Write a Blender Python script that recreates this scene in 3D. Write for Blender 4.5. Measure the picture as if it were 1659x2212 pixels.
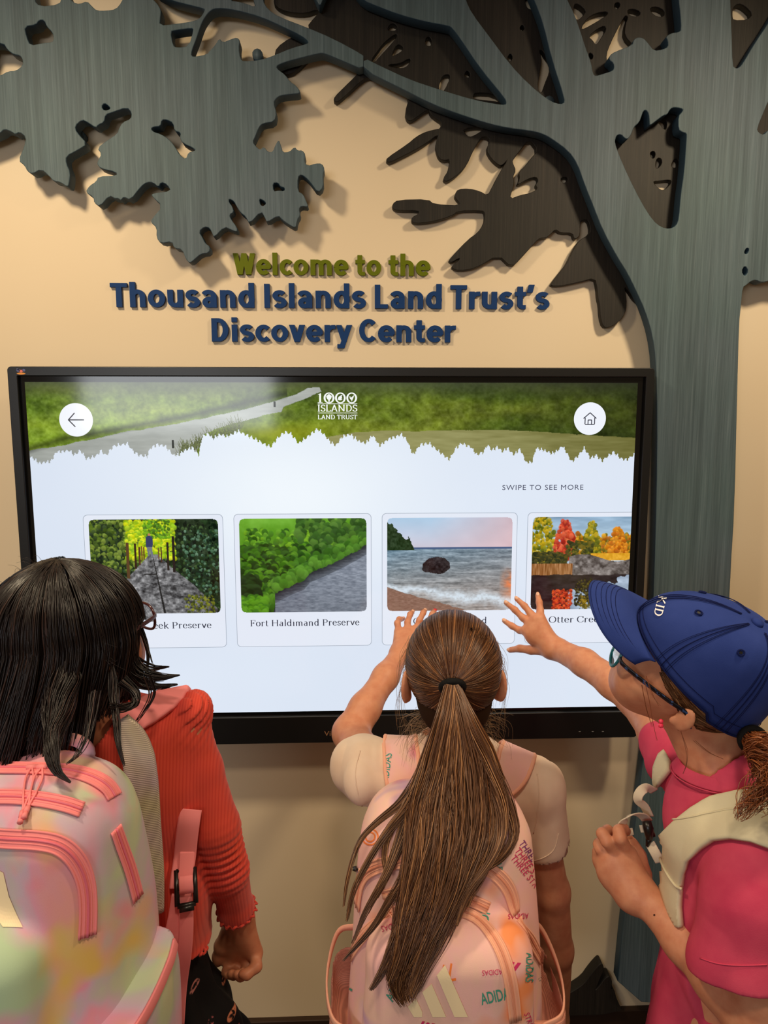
import bpy, bmesh, math, random
import numpy as np
from mathutils import Vector, Matrix
from mathutils.bvhtree import BVHTree
for o in list(bpy.data.objects): bpy.data.objects.remove(o)
S = bpy.context.scene
COL = S.collection
# ---------------------------------------------------------------- camera
CAM = Vector((0.0507, -1.7451, 1.7022)); PITCH = -0.13118; YAW = -0.03687; FPX = 1500.0
IW, IH = 1659.0, 2212.0
cd = bpy.data.cameras.new('camera'); cam = bpy.data.objects.new('camera', cd); COL.objects.link(cam)
cd.sensor_fit = 'VERTICAL'; cd.sensor_height = 36.0; cd.lens = FPX / IH * 36.0
cam.location = CAM; cam.rotation_euler = (math.pi/2 + PITCH, 0.0005, YAW)
cd.clip_start = 0.02
S.camera = cam
# ---------------------------------------------------------------- world, exposure
S.view_settings.view_transform = 'Standard'; S.view_settings.look = 'None'
S.view_settings.exposure = 0.0; S.view_settings.gamma = 1.0; S.view_settings.use_curve_mapping = False
W = bpy.data.worlds.new('room_ambient'); S.world = W; W.use_nodes = True
W.node_tree.nodes['Background'].inputs[0].default_value = (1.0, 0.70, 0.44, 1)
W.node_tree.nodes['Background'].inputs[1].default_value = 0.17
# ---------------------------------------------------------------- lamps: ceiling spots that wash the wall, windows behind
def spot(name, loc, tgt, power, col, size=0.04, ang=100, blend=0.6):
    l = bpy.data.lights.new(name, 'SPOT'); l.energy = power; l.color = col
    l.shadow_soft_size = size; l.spot_size = math.radians(ang); l.spot_blend = blend
    o = bpy.data.objects.new(name, l); COL.objects.link(o); o.location = loc
    o.rotation_euler = (Vector(tgt) - Vector(loc)).to_track_quat('-Z', 'Y').to_euler()
    return o
def area(name, loc, tgt, power, col, sx, sy):
    l = bpy.data.lights.new(name, 'AREA'); l.energy = power; l.color = col
    l.shape = 'RECTANGLE'; l.size = sx; l.size_y = sy
    o = bpy.data.objects.new(name, l); COL.objects.link(o); o.location = loc
    o.rotation_euler = (Vector(tgt) - Vector(loc)).to_track_quat('-Z', 'Y').to_euler()
    return o
WARM = (1.0, 0.81, 0.54)
spot('ceiling_spot', (1.10, -1.00, 2.80), (0.80, 0.0, 0.85), 70, WARM, 0.09, 128, 1.0)
spot('ceiling_spot', (-0.85, -1.00, 2.80), (-0.45, 0.0, 0.85), 70, WARM, 0.09, 128, 1.0)
spot('ceiling_spot', (0.15, -2.15, 3.3), (0.05, -0.95, 1.0), 70, (1.0, 0.80, 0.58), 0.14, 62)
area('window_daylight', (-1.35, -4.0, 2.0), (-0.9, 0.0, 1.7), 25, (0.92, 0.96, 1.0), 1.45, 0.72)
# ---------------------------------------------------------------- helpers
def lin(c):
    a = np.asarray(c, dtype=float)/255.0
    return np.where(a <= 0.04045, a/12.92, ((a+0.055)/1.055)**2.4)
def L4(r, g, b): v = lin((r, g, b)); return (float(v[0]), float(v[1]), float(v[2]), 1.0)
_cy, _sy, _cp, _sp = math.cos(YAW), math.sin(YAW), math.cos(PITCH), math.sin(PITCH)
RM = Matrix(((_cy, -_sy, 0), (_sy, _cy, 0), (0, 0, 1))) @ Matrix(((1, 0, 0), (0, _cp, -_sp), (0, _sp, _cp)))
def at(px, py, y):
    """the world point seen at pixel (px, py) on the upright plane y"""
    d = RM @ Vector(((px-IW/2)/FPX, 1.0, -(py-IH/2)/FPX))
    return CAM + d*((y-CAM.y)/d.y)
def pr(p):
    d = RM.transposed() @ (Vector(p)-CAM)
    return (IW/2+FPX*d.x/d.y, IH/2-FPX*d.z/d.y)
def tag(o, label=None, cat=None, group=None, kind=None):
    if label: o['label'] = label
    if cat: o['category'] = cat
    if group: o['group'] = group
    if kind: o['kind'] = kind
    return o
def empty(name, loc, label=None, cat=None, group=None):
    o = bpy.data.objects.new(name, None); COL.objects.link(o); o.location = loc; o.empty_display_size = 0.05
    tag(o, label, cat, group)
    bpy.context.view_layer.update()
    return o
def link(name, me, mat=None, parent=None, smooth=False):
    o = bpy.data.objects.new(name, me); COL.objects.link(o)
    if mat is not None: me.materials.append(mat)
    if smooth: me.shade_smooth()
    if parent is not None:
        o.parent = parent
        o.matrix_parent_inverse = wmat(parent).inverted()
    return o
def wmat(o):
    m = Matrix.LocRotScale(o.location, o.rotation_euler, o.scale)
    return (wmat(o.parent) @ o.matrix_parent_inverse @ m) if o.parent else m
def mesh(name, vs, fs, mat=None, parent=None, smooth=False):
    me = bpy.data.meshes.new(name); me.from_pydata([tuple(v) for v in vs], [], fs); me.update()
    return link(name, me, mat, parent, smooth)
def npmesh(name, V, F, mat=None, parent=None, smooth=True, col=None):
    """fast mesh from arrays; F is (n,3) or (n,4)"""
    V = np.asarray(V, dtype=np.float32); F = np.asarray(F, dtype=np.int32); k = F.shape[1]
    me = bpy.data.meshes.new(name)
    me.vertices.add(len(V)); me.vertices.foreach_set('co', V.ravel())
    me.loops.add(F.size); me.loops.foreach_set('vertex_index', F.ravel())
    me.polygons.add(len(F)); me.polygons.foreach_set('loop_start', np.arange(0, F.size, k, dtype=np.int32))
    me.update(calc_edges=True); me.validate()
    if col is not None:
        a = me.color_attributes.new('tint', 'FLOAT_COLOR', 'POINT')
        c = np.ones((len(V), 4), dtype=np.float32); c[:, :3] = col
        a.data.foreach_set('color', c.ravel())
    return link(name, me, mat, parent, smooth)
def box(name, x0, x1, y0, y1, z0, z1, mat, parent=None, bev=0.0, seg=2):
    bm = bmesh.new(); bmesh.ops.create_cube(bm, size=1.0)
    for v in bm.verts:
        v.co = Vector(((x0+x1)/2+v.co.x*(x1-x0), (y0+y1)/2+v.co.y*(y1-y0), (z0+z1)/2+v.co.z*(z1-z0)))
    if bev: bmesh.ops.bevel(bm, geom=bm.edges[:], offset=bev, segments=seg, affect='EDGES', profile=0.5)
    me = bpy.data.meshes.new(name); bm.to_mesh(me); bm.free()
    return link(name, me, mat, parent)
def frames(P):
    """parallel-transport frames along polyline P (n,3)"""
    P = np.asarray(P, float); T = np.gradient(P, axis=0); T /= np.linalg.norm(T, axis=1)[:, None]+1e-12
    N = np.zeros_like(P); a = np.array([0, 0, 1.0]) if abs(T[0, 2]) < 0.9 else np.array([1.0, 0, 0])
    n = a-T[0]*a.dot(T[0]); n /= np.linalg.norm(n); N[0] = n
    for i in range(1, len(P)):
        n = N[i-1]-T[i]*N[i-1].dot(T[i]); N[i] = n/(np.linalg.norm(n)+1e-12)
    return T, N, np.cross(T, N)
def spline(P, n):
    """Catmull-Rom through P (m,d) sampled n per span"""
    P = np.asarray(P, float); Q = np.vstack([2*P[0]-P[1], P, 2*P[-1]-P[-2]]); out = []
    for i in range(1, len(Q)-2):
        t = np.linspace(0, 1, n, endpoint=False)[:, None]
        p0, p1, p2, p3 = Q[i-1], Q[i], Q[i+1], Q[i+2]
        out.append(0.5*((2*p1)+(-p0+p2)*t+(2*p0-5*p1+4*p2-p3)*t*t+(-p0+3*p1-3*p2+p3)*t**3))
    out.append(P[-1][None]); return np.vstack(out)
class MB:
    """collects tubes, ribbons and other pieces into one mesh"""
    def __init__(s): s.V = []; s.F = []; s.n = 0
    def add(s, V, F):
        s.V += [tuple(v) for v in V]; s.F += [tuple(i+s.n for i in f) for f in F]; s.n = len(s.V)
    def tube(s, P, r, k=8, cap=True, closed=False):
        P = np.asarray(P, float); n = len(P); r = np.broadcast_to(np.asarray(r, float), (n,))
        if closed:
            Q = np.vstack([P[-1], P, P[0]]); T, N, B = frames(Q); T, N, B = T[1:-1], N[1:-1], B[1:-1]
        else: T, N, B = frames(P)
        a = np.arange(k)*2*math.pi/k
        V = (P[:, None]+r[:, None, None]*(np.cos(a)[None, :, None]*N[:, None]+np.sin(a)[None, :, None]*B[:, None])).reshape(-1, 3)
        F = []
        m = n if closed else n-1
        for i in range(m):
            j = (i+1) % n
            for q in range(k): F.append((i*k+q, i*k+(q+1) % k, j*k+(q+1) % k, j*k+q))
        if cap and not closed: F.append(tuple(range(k-1, -1, -1))); F.append(tuple((n-1)*k+q for q in range(k)))
        s.add(V, F)
    def ribbon(s, P, Nn, w, t, closed=False):
        """flat strap: centreline P, surface normals Nn, half width w, thickness t"""
        P = np.asarray(P, float); Nn = np.asarray(Nn, float); n = len(P)
        if Nn.ndim == 1: Nn = np.repeat(Nn[None], n, 0)
        T = np.gradient(P, axis=0); T /= np.linalg.norm(T, axis=1)[:, None]+1e-12
        Sd = np.cross(T, Nn); Sd /= np.linalg.norm(Sd, axis=1)[:, None]+1e-12
        Nn = np.cross(Sd, T)
        w = np.broadcast_to(np.asarray(w, float), (n,))[:, None]
        prof = [(-1, 0), (-1, .8), (-.85, 1), (.85, 1), (1, .8), (1, 0)]; k = len(prof)
        V = np.stack([P+Sd*w*a+Nn*t*b for a, b in prof], 1).reshape(-1, 3); F = []
        for i in range(n-1):
            for q in range(k): F.append((i*k+q, i*k+(q+1) % k, (i+1)*k+(q+1) % k, (i+1)*k+q))
        F.append(tuple(range(k-1, -1, -1))); F.append(tuple((n-1)*k+q for q in range(k)))
        s.add(V, F)
    def build(s, name, mat, parent=None, smooth=True):
        o = mesh(name, s.V, s.F, mat, parent, smooth); return o
def chaikin(P, it=1):
    P = [tuple(p) for p in P]
    for _ in range(it):
        Q = []
        for i in range(len(P)):
            a, b = P[i], P[(i+1) % len(P)]
            Q.append(tuple(a[j]*.75+b[j]*.25 for j in range(len(a)))); Q.append(tuple(a[j]*.25+b[j]*.75 for j in range(len(a))))
        P = Q
    return P
def plate(name, loops, mat, parent, y_front, thick, bev=0.0, smooth_it=1, world=False):
    """a board cut to outlines with holes; loops hold (x, z) on the front face"""
    cu = bpy.data.curves.new(name, 'CURVE'); cu.dimensions = '2D'; cu.fill_mode = 'BOTH'
    cu.extrude = thick/2-bev; cu.bevel_depth = bev; cu.bevel_resolution = 1; cu.resolution_u = 1; cu.offset = -bev
    for lp in loops:
        lp = chaikin(lp, smooth_it)
        sp = cu.splines.new('POLY'); sp.points.add(len(lp)-1); sp.use_cyclic_u = True
        for i, (x, z) in enumerate(lp): sp.points[i].co = (x, z, 0, 1)
    t = bpy.data.objects.new(name, cu); COL.objects.link(t)
    dg = bpy.context.evaluated_depsgraph_get(); me = bpy.data.meshes.new_from_object(t.evaluated_get(dg))
    bpy.data.objects.remove(t)
    me.transform(Matrix.Translation((0, y_front+thick/2, 0)) @ Matrix.Rotation(math.pi/2, 4, 'X'))
    me.materials.clear(); me.name = name
    return link(name, me, mat, parent)
# ---------------------------------------------------------------- materials
def newmat(name, base, rough=0.6, spec=0.4, **kw):
    m = bpy.data.materials.new(name); m.use_nodes = True; nt = m.node_tree; b = nt.nodes['Principled BSDF']
    b.inputs['Base Color'].default_value = base; b.inputs['Roughness'].default_value = rough
    b.inputs['Specular IOR Level'].default_value = spec
    for k, v in kw.items(): b.inputs[k.replace('_', ' ')].default_value = v
    return m, nt, b
def tex_noise(nt, scale, detail=4, vec=None, rough=0.55, dist=0.0):
    n = nt.nodes.new('ShaderNodeTexNoise'); n.inputs['Scale'].default_value = scale
    n.inputs['Detail'].default_value = detail; n.inputs['Roughness'].default_value = rough; n.inputs['Distortion'].default_value = dist
    if vec: nt.links.new(vec, n.inputs['Vector'])
    return n
def objco(nt, sc=(1, 1, 1), rot=(0, 0, 0)):
    g = nt.nodes.new('ShaderNodeTexCoord'); mp = nt.nodes.new('ShaderNodeMapping')
    mp.inputs['Scale'].default_value = sc; mp.inputs['Rotation'].default_value = rot
    nt.links.new(g.outputs['Object'], mp.inputs['Vector']); return mp.outputs['Vector']
def ramp(nt, fac, stops, interp='LINEAR'):
    r = nt.nodes.new('ShaderNodeValToRGB'); r.color_ramp.interpolation = interp
    e = r.color_ramp.elements
    while len(e) < len(stops): e.new(0.5)
    for i, (p, c) in enumerate(stops): e[i].position = p; e[i].color = c
    nt.links.new(fac, r.inputs['Fac']); return r
def bump(nt, b, h, strength=0.2, dist=0.002):
    n = nt.nodes.new('ShaderNodeBump'); n.inputs['Strength'].default_value = strength; n.inputs['Distance'].default_value = dist
    nt.links.new(h, n.inputs['Height']); nt.links.new(n.outputs['Normal'], b.inputs['Normal']); return n
def mix(nt, a, c, fac, mode='MIX'):
    m = nt.nodes.new('ShaderNodeMix'); m.data_type = 'RGBA'; m.blend_type = mode
    if hasattr(fac, 'name'): nt.links.new(fac, m.inputs[0])
    else: m.inputs[0].default_value = fac
    for s, i in ((a, 6), (c, 7)):
        if hasattr(s, 'name'): nt.links.new(s, m.inputs[i])
        else: m.inputs[i].default_value = s
    return m.outputs[2]
# ---------------------------------------------------------------- numpy noise
class Noise:
    def __init__(s, seed): s.r = np.random.RandomState(seed)
    def n2(s, u, v, fx, fy=None):
        fy = fy or fx; nx, ny = int(fx)+3, int(fy)+3; g = s.r.rand(ny, nx)
        x = np.clip(u, 0, 1)*fx; y = np.clip(v, 0, 1)*fy; i = x.astype(int); j = y.astype(int); a = x-i; b = y-j
        a = a*a*(3-2*a); b = b*b*(3-2*b)
        return (g[j, i]*(1-a)+g[j, i+1]*a)*(1-b)+(g[j+1, i]*(1-a)+g[j+1, i+1]*a)*b
    def fbm(s, u, v, fx, fy=None, o=4):
        fy = fy or fx; t = 0; a = 1; w = 0
        for k in range(o): t = t+a*s.n2(u, v, fx*2**k, fy*2**k); w += a; a *= .55
        return t/w
# ================================================================ THE SETTING
m_wall, nt, b = newmat('painted_wall', L4(228, 208, 178), 0.55, 0.35)
n = tex_noise(nt, 220, 3, objco(nt)); bump(nt, b, n.outputs['Fac'], 0.12, 0.0006)
n2 = tex_noise(nt, 1.3, 2, objco(nt))
r = ramp(nt, n2.outputs['Fac'], [(0.35, L4(225, 204, 172)), (0.7, L4(230, 211, 182))]); nt.links.new(r.outputs[0], b.inputs['Base Color'])
wl = box('wall_back', -2.2, 2.2, 0.0, 0.12, 0.0, 3.1, m_wall); tag(wl, kind='structure')
m_floor, nt, b = newmat('dark_floor', L4(34, 26, 22), 0.45, 0.4)
n = tex_noise(nt, 30, 5, objco(nt, (1, 6, 1))); r = ramp(nt, n.outputs['Fac'], [(0.3, L4(24, 18, 15)), (0.7, L4(44, 34, 28))]); nt.links.new(r.outputs[0], b.inputs['Base Color'])
fl = box('floor', -2.2, 2.2, -3.6, 0.12, -0.05, 0.0, m_floor); tag(fl, kind='structure')
m_base, nt, b = newmat('dark_baseboard', L4(46, 28, 17), 0.5, 0.4)
bb = box('baseboard_back', -2.2, 2.2, -0.018, -0.0005, 0.0, 0.055, m_base, bev=0.002); tag(bb, kind='structure')
# ================================================================ TREE CUT-OUTS ON THE WALL
def wood(name, ca, cb, cc, edge, rough=0.6):
    m, nt, b = newmat(name, ca, rough, 0.3)
    v = objco(nt, (260, 260, 5))
    n = tex_noise(nt, 1.0, 4, v, 0.7); n2 = tex_noise(nt, 1.0, 2, objco(nt, (60, 60, 1.2)), 0.6); n3 = tex_noise(nt, 2.2, 2, objco(nt))
    r = ramp(nt, n.outputs['Fac'], [(0.30, cb), (0.56, ca), (0.75, cc)])
    r2 = ramp(nt, n2.outputs['Fac'], [(0.35, (0.78, 0.78, 0.78, 1)), (0.65, (1.08, 1.08, 1.08, 1))])
    c = mix(nt, r.outputs[0], r2.outputs[0], 0.9, 'MULTIPLY')
    r3 = ramp(nt, n3.outputs['Fac'], [(0.4, (0.96, 1.0, 0.97, 1)), (0.62, (1.03, 0.98, 1.04, 1))])
    c = mix(nt, c, r3.outputs[0], 1.0, 'MULTIPLY')
    g = nt.nodes.new('ShaderNodeNewGeometry'); sx = nt.nodes.new('ShaderNodeSeparateXYZ'); nt.links.new(g.outputs['True Normal'], sx.inputs[0])
    mt = nt.nodes.new('ShaderNodeMath'); mt.operation = 'ABSOLUTE'; nt.links.new(sx.outputs['Y'], mt.inputs[0])
    rr = ramp(nt, mt.outputs[0], [(0.5, (1, 1, 1, 1)), (0.8, (0, 0, 0, 1))])
    c = mix(nt, c, edge, rr.outputs[0]); nt.links.new(c, b.inputs['Base Color'])
    bump(nt, b, n.outputs['Fac'], 0.35, 0.0008)
    return m
m_blue = wood('blue_grey_stained_wood', L4(86, 102, 108), L4(70, 86, 92), L4(100, 114, 120), L4(54, 76, 92))
m_dark = wood('dark_stained_wood', L4(38, 33, 28), L4(27, 23, 19), L4(50, 43, 35), L4(24, 22, 20), 0.55)
Z1 = lambda x, y: (x/2.3042, y/2.3033)
Z2 = lambda x, y: (560+x/2.3042, y/2.3033)
Z3 = lambda x, y: (1100+x/2.9678, y/2.9681)
PX = lambda x, y: (x, y)
def loop(y, *segs):
    out = []
    for f, pts in segs:
        for p in pts:
            q = at(*f(*p), y); out.append((q.x, q.z))
    return out
YB = -0.062; TB = 0.034      # blue boards: front face and thickness
YD = -0.022; TD = 0.018      # dark boards
foliage = loop(YB,
 (PX, [(-160, 300), (-160, -120), (60, -120), (74, 0), (86, 13), (128, 9), (134, -8), (142, -30), (150, -6), (158, 4), (172, 8), (188, 1), (198, 12), (209, 22), (231, 22), (250, 19), (262, 5), (278, -30), (310, -60)]),
 (Z1, [(745, -20), (770, 2), (788, 22), (803, 50), (800, 80), (795, 125), (870, 118), (970, 103), (1000, 85), (1020, 50), (1018, 42), (960, 28), (850, 0)]),
 (PX, [(330, -20), (260, -120), (585, -120), (568, -30)]),
 (Z1, [(1308, 0), (1335, 45), (1390, 82), (1530, 135), (1659, 190), (1810, 272)]),
 (Z2, [(520, 284), (520, 347), (430, 308), (325, 264), (300, 264), (150, 302), (105, 318), (85, 330)]),
 (Z1, [(1385, 345), (1420, 370), (1445, 405), (1475, 425), (1497, 455), (1490, 465), (1450, 468), (1395, 475), (1375, 490), (1362, 510), (1378, 560), (1368, 605), (1310, 613), (1290, 632), (1272, 680), (1258, 705), (1275, 728), (1295, 745), (1313, 728), (1335, 755), (1358, 755), (1372, 718), (1388, 693), (1400, 725), (1408, 757), (1440, 755), (1467, 728), (1482, 748), (1505, 746), (1522, 768), (1516, 805), (1532, 825), (1570, 812), (1603, 812), (1617, 840), (1608, 870), (1612, 930), (1583, 960), (1545, 905), (1522, 882), (1500, 868), (1483, 880), (1482, 950), (1510, 965), (1525, 1000), (1537, 1030), (1500, 1025), (1488, 1040), (1496, 1070), (1480, 1095), (1474, 1138), (1430, 1112), (1402, 1090), (1386, 1072), (1328, 1108), (1318, 1080), (1300, 1050), (1242, 1115), (1222, 1075), (1198, 1058), (1177, 1025), (1165, 1000), (1140, 988), (1140, 1005), (1156, 1025), (1165, 1055), (1142, 1068), (1150, 1090), (1180, 1130), (1182, 1155), (1150, 1143), (1118, 1128), (1065, 1183), (1056, 1160), (1043, 1133), (1018, 1128), (990, 1152), (1008, 1180), (1020, 1208), (1045, 1225), (1043, 1258), (1000, 1263), (970, 1290), (945, 1310), (925, 1290), (907, 1240), (865, 1235), (857, 1200), (800, 1212), (778, 1180), (780, 1132), (750, 1105), (757, 1085), (810, 1025), (752, 972), (762, 960), (852, 950), (832, 917), (802, 905), (790, 932), (762, 907), (732, 906), (702, 928), (650, 996), (617, 978), (602, 998), (588, 985), (573, 988), (545, 972), (498, 1028), (468, 1008), (465, 980), (425, 955), (442, 925), (480, 900), (488, 876), (582, 872), (578, 855), (500, 838), (483, 815), (487, 798), (505, 765), (483, 735), (532, 698), (585, 663), (590, 640), (612, 605), (652, 590), (655, 558), (632, 533), (560, 558), (525, 570), (520, 607), (490, 620), (478, 636), (437, 608), (410, 594), (374, 625), (380, 655), (437, 715), (385, 748), (330, 776), (330, 812), (350, 855), (345, 915), (335, 930), (300, 905), (265, 900), (245, 875), (205, 840), (160, 866), (135, 850), (122, 822), (90, 797), (120, 730), (130, 682), (98, 655), (75, 668), (60, 655), (22, 640), (0, 663)]),
 (PX, [(-60, 310)]))
f_holes = [loop(YB, (Z1, h)) for h in (
 [(122, 130), (180, 122), (195, 98), (220, 98), (232, 130), (262, 160), (268, 190), (262, 208), (215, 212), (150, 225), (132, 180)],
 [(-90, 210), (15, 210), (40, 250), (70, 270), (102, 275), (114, 300), (112, 325), (80, 350), (40, 352), (0, 375), (-60, 385)],
 [(850, 155), (870, 150), (955, 138), (964, 146), (940, 230), (880, 235), (862, 225)],
 [(953, 278), (956, 250), (980, 190), (1000, 128), (1015, 95), (1040, 60), (1065, 42), (1110, 40), (1180, 50), (1300, 83), (1400, 128), (1500, 176), (1538, 206), (1532, 216), (1450, 238), (1370, 272), (1300, 297), (1212, 304), (1198, 290), (1190, 240), (1196, 200), (1180, 184), (1150, 193), (1110, 210), (1092, 188), (1070, 225), (1045, 250), (1032, 268), (975, 280)],
 [(505, 530), (520, 511), (540, 525), (552, 540), (520, 550)],
 [(752, 640), (765, 630), (800, 628), (806, 595), (832, 595), (862, 610), (868, 650), (900, 658), (895, 685), (910, 712), (972, 740), (970, 750), (938, 755), (925, 792), (895, 770), (870, 725), (840, 690), (800, 665), (765, 655)],
 [(1358, 910), (1385, 908), (1395, 928), (1418, 933), (1416, 950), (1385, 946), (1362, 952)],
 [(1290, 988), (1310, 995), (1327, 1010), (1310, 1026), (1296, 1018)],
 [(1138, 0), (1210, 10), (1276, 36), (1262, 0), (1250, -60), (1150, -60)],
)]
trunk = loop(YB,
 (Z2, [(521, 285), (600, 325), (750, 395), (900, 445), (1065, 495), (1180, 517), (1226, 521), (1231, 510), (1222, 488), (1100, 340), (1000, 190), (962, 140), (945, 128), (830, 108), (700, 73), (600, 35), (515, 0)]),
 (PX, [(760, -30), (715, -40), (700, -8), (692, 15), (681, -5), (660, -60), (670, -120), (990, -120), (990, -60)]),
 (Z2, [(1030, 0), (1060, 65), (1150, 185), (1250, 320), (1340, 415), (1430, 490), (1480, 515), (1517, 516), (1520, 490), (1455, 290), (1415, 120), (1370, 0)]),
 (PX, [(1128, -60), (1128, -120), (1200, -120), (1205, -50)]),
 (Z3, [(375, 0), (420, 90), (455, 190), (490, 300), (525, 395), (540, 475), (556, 487), (600, 474), (660, 455), (674, 438), (670, 405), (642, 385), (645, 355), (680, 330), (790, 290), (800, 252), (830, 237), (865, 245), (895, 280), (930, 325), (985, 317), (1020, 300), (1018, 262), (1005, 235), (1040, 212), (1090, 205), (1104, 190), (1098, 90), (1087, 0)]),
 (PX, [(1462, -60), (1462, -120), (1576, -120), (1577, -60)]),
 (Z3, [(1420, 0), (1428, 200), (1434, 420), (1455, 440), (1480, 430), (1500, 405), (1580, 270), (1659, 155), (1800, -80)]),
 (PX, [(1760, -120), (1900, -120), (1900, 120)]),
 (Z3, [(1850, 500), (1720, 560), (1659, 658), (1640, 705), (1590, 825), (1600, 850), (1635, 866), (1665, 830), (1800, 760)]),
 (PX, [(1840, 320), (1840, 590), (1740, 612), (1690, 598), (1659, 608), (1645, 611), (1633, 605), (1622, 608), (1613, 616), (1605, 621), (1602, 654), (1597, 700), (1593, 850), (1587, 1100), (1578, 1240), (1571, 1420), (1563, 1700), (1545, 2178), (1330, 2160), (1346, 2000), (1363, 1850), (1380, 1720), (1395, 1590), (1405, 1440), (1413, 1250), (1418, 1078), (1420, 900), (1417, 780), (1409, 722)]),
 (Z3, [(870, 1990), (820, 1880), (760, 1755), (690, 1645), (600, 1478), (540, 1325), (482, 1180), (437, 1050), (380, 968), (262, 882), (200, 853), (130, 838), (0, 822)]),
 (Z2, [(1150, 618), (1000, 570), (860, 518), (700, 436), (521, 348)]))
t_holes = [loop(YB, (Z3, h)) for h in (
 [(682, 890), (692, 866), (718, 862), (742, 888), (762, 893), (785, 860), (800, 815), (835, 785), (850, 745), (862, 710), (880, 706), (895, 730), (900, 780), (901, 808), (950, 770), (990, 740), (1015, 735), (1030, 705), (1048, 690), (1080, 690), (1116, 700), (1112, 715), (1085, 745), (1085, 830), (1110, 848), (1137, 855), (1138, 880), (1122, 1100), (1100, 1250), (1088, 1400), (1072, 1448), (1030, 1468), (975, 1457), (920, 1410), (850, 1300), (760, 1120), (700, 980), (680, 915)],
 [(1508, 1615), (1522, 1590), (1541, 1596), (1530, 1628), (1512, 1630)],
 [(1490, 1740), (1512, 1702), (1536, 1738), (1512, 1776)],
)]
tree = empty('tree_cutout', (at(1480, 1500, -0.05).x, -0.045, 0.06), 'large blue-grey wooden tree cutout on the wall with a trunk right of the screen', 'wall art')
plate('foliage_panel', [foliage]+f_holes, m_blue, tree, YB, TB, 0.0016)
plate('trunk_panel', [trunk]+t_holes, m_blue, tree, YB, TB, 0.0016)
mb = MB()
for px, py in ((60, 120), (240, 140), (420, 200), (180, 300), (560, 130), (1180, 230), (1550, 250), (1500, 700), (1500, 1300), (1440, 2050)):
    c = at(px, py, 0.0); mb.tube([(c.x, -0.001, c.z), (c.x, YB+TB+0.0008, c.z)], 0.012, 10)
so = mb.build('standoff_spacers', m_blue, tree); tag(so, kind='stuff')
dk = loop(YD,
 (PX, [(620, -120), (596, -30)]),
 (Z2, [(72, 0), (75, 20), (105, 45), (160, 62), (235, 66), (290, 45), (300, 60), (275, 85), (235, 135), (290, 200), (440, 290), (505, 345), (485, 372), (420, 435), (375, 480), (370, 500), (385, 508), (405, 500), (520, 392), (560, 380), (700, 440), (748, 480), (725, 560), (735, 595), (750, 603), (770, 595), (845, 540), (850, 565), (880, 590), (907, 605), (905, 638), (865, 645), (820, 658), (780, 680), (740, 715), (635, 785), (632, 802), (650, 810), (700, 785), (770, 750), (830, 715), (895, 665), (882, 700), (878, 740), (895, 790), (925, 800), (952, 790), (940, 850), (915, 888), (925, 903), (945, 900), (1000, 862), (1040, 810), (1070, 740), (1105, 683), (1130, 680), (1152, 695), (1130, 745), (1155, 790), (1195, 825), (1215, 820), (1240, 790), (1190, 870), (1160, 930), (1137, 972), (1100, 950), (1045, 937), (990, 940), (974, 965), (975, 985), (1010, 1022), (870, 1015), (842, 990), (690, 993), (662, 1015), (665, 1040), (690, 1048), (790, 1048), (800, 1060), (760, 1080), (758, 1100), (770, 1112), (860, 1105), (960, 1075), (990, 1050), (1110, 1048), (1124, 1060), (1120, 1110), (1085, 1160), (1040, 1190), (950, 1285), (943, 1300), (957, 1308), (995, 1283), (1000, 1292), (960, 1320), (960, 1338), (1000, 1348), (1080, 1335), (1190, 1268), (1255, 1332), (1300, 1290), (1380, 1200), (1400, 1185), (1430, 1185), (1452, 1165), (1475, 1141), (1500, 1160), (1560, 1160)]),
 (Z3, [(415, 1530), (430, 1533), (455, 1510), (456, 1430), (470, 1412), (507, 1408), (524, 1480), (505, 1508), (450, 1540), (410, 1600), (370, 1690), (320, 1750), (268, 1818), (270, 1835), (330, 1835), (450, 1810), (550, 1783), (565, 1850), (570, 1920), (580, 1950), (585, 2040), (605, 2100), (640, 2102), (700, 2070), (745, 2010), (755, 1950), (750, 1890), (738, 1835), (770, 1870), (800, 1920), (835, 1950), (890, 1950), (1000, 1900), (1040, 1700), (1250, 1560), (1400, 1200), (1560, 1100)]),
 (PX, [(1800, 420), (1820, -120)]))
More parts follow.
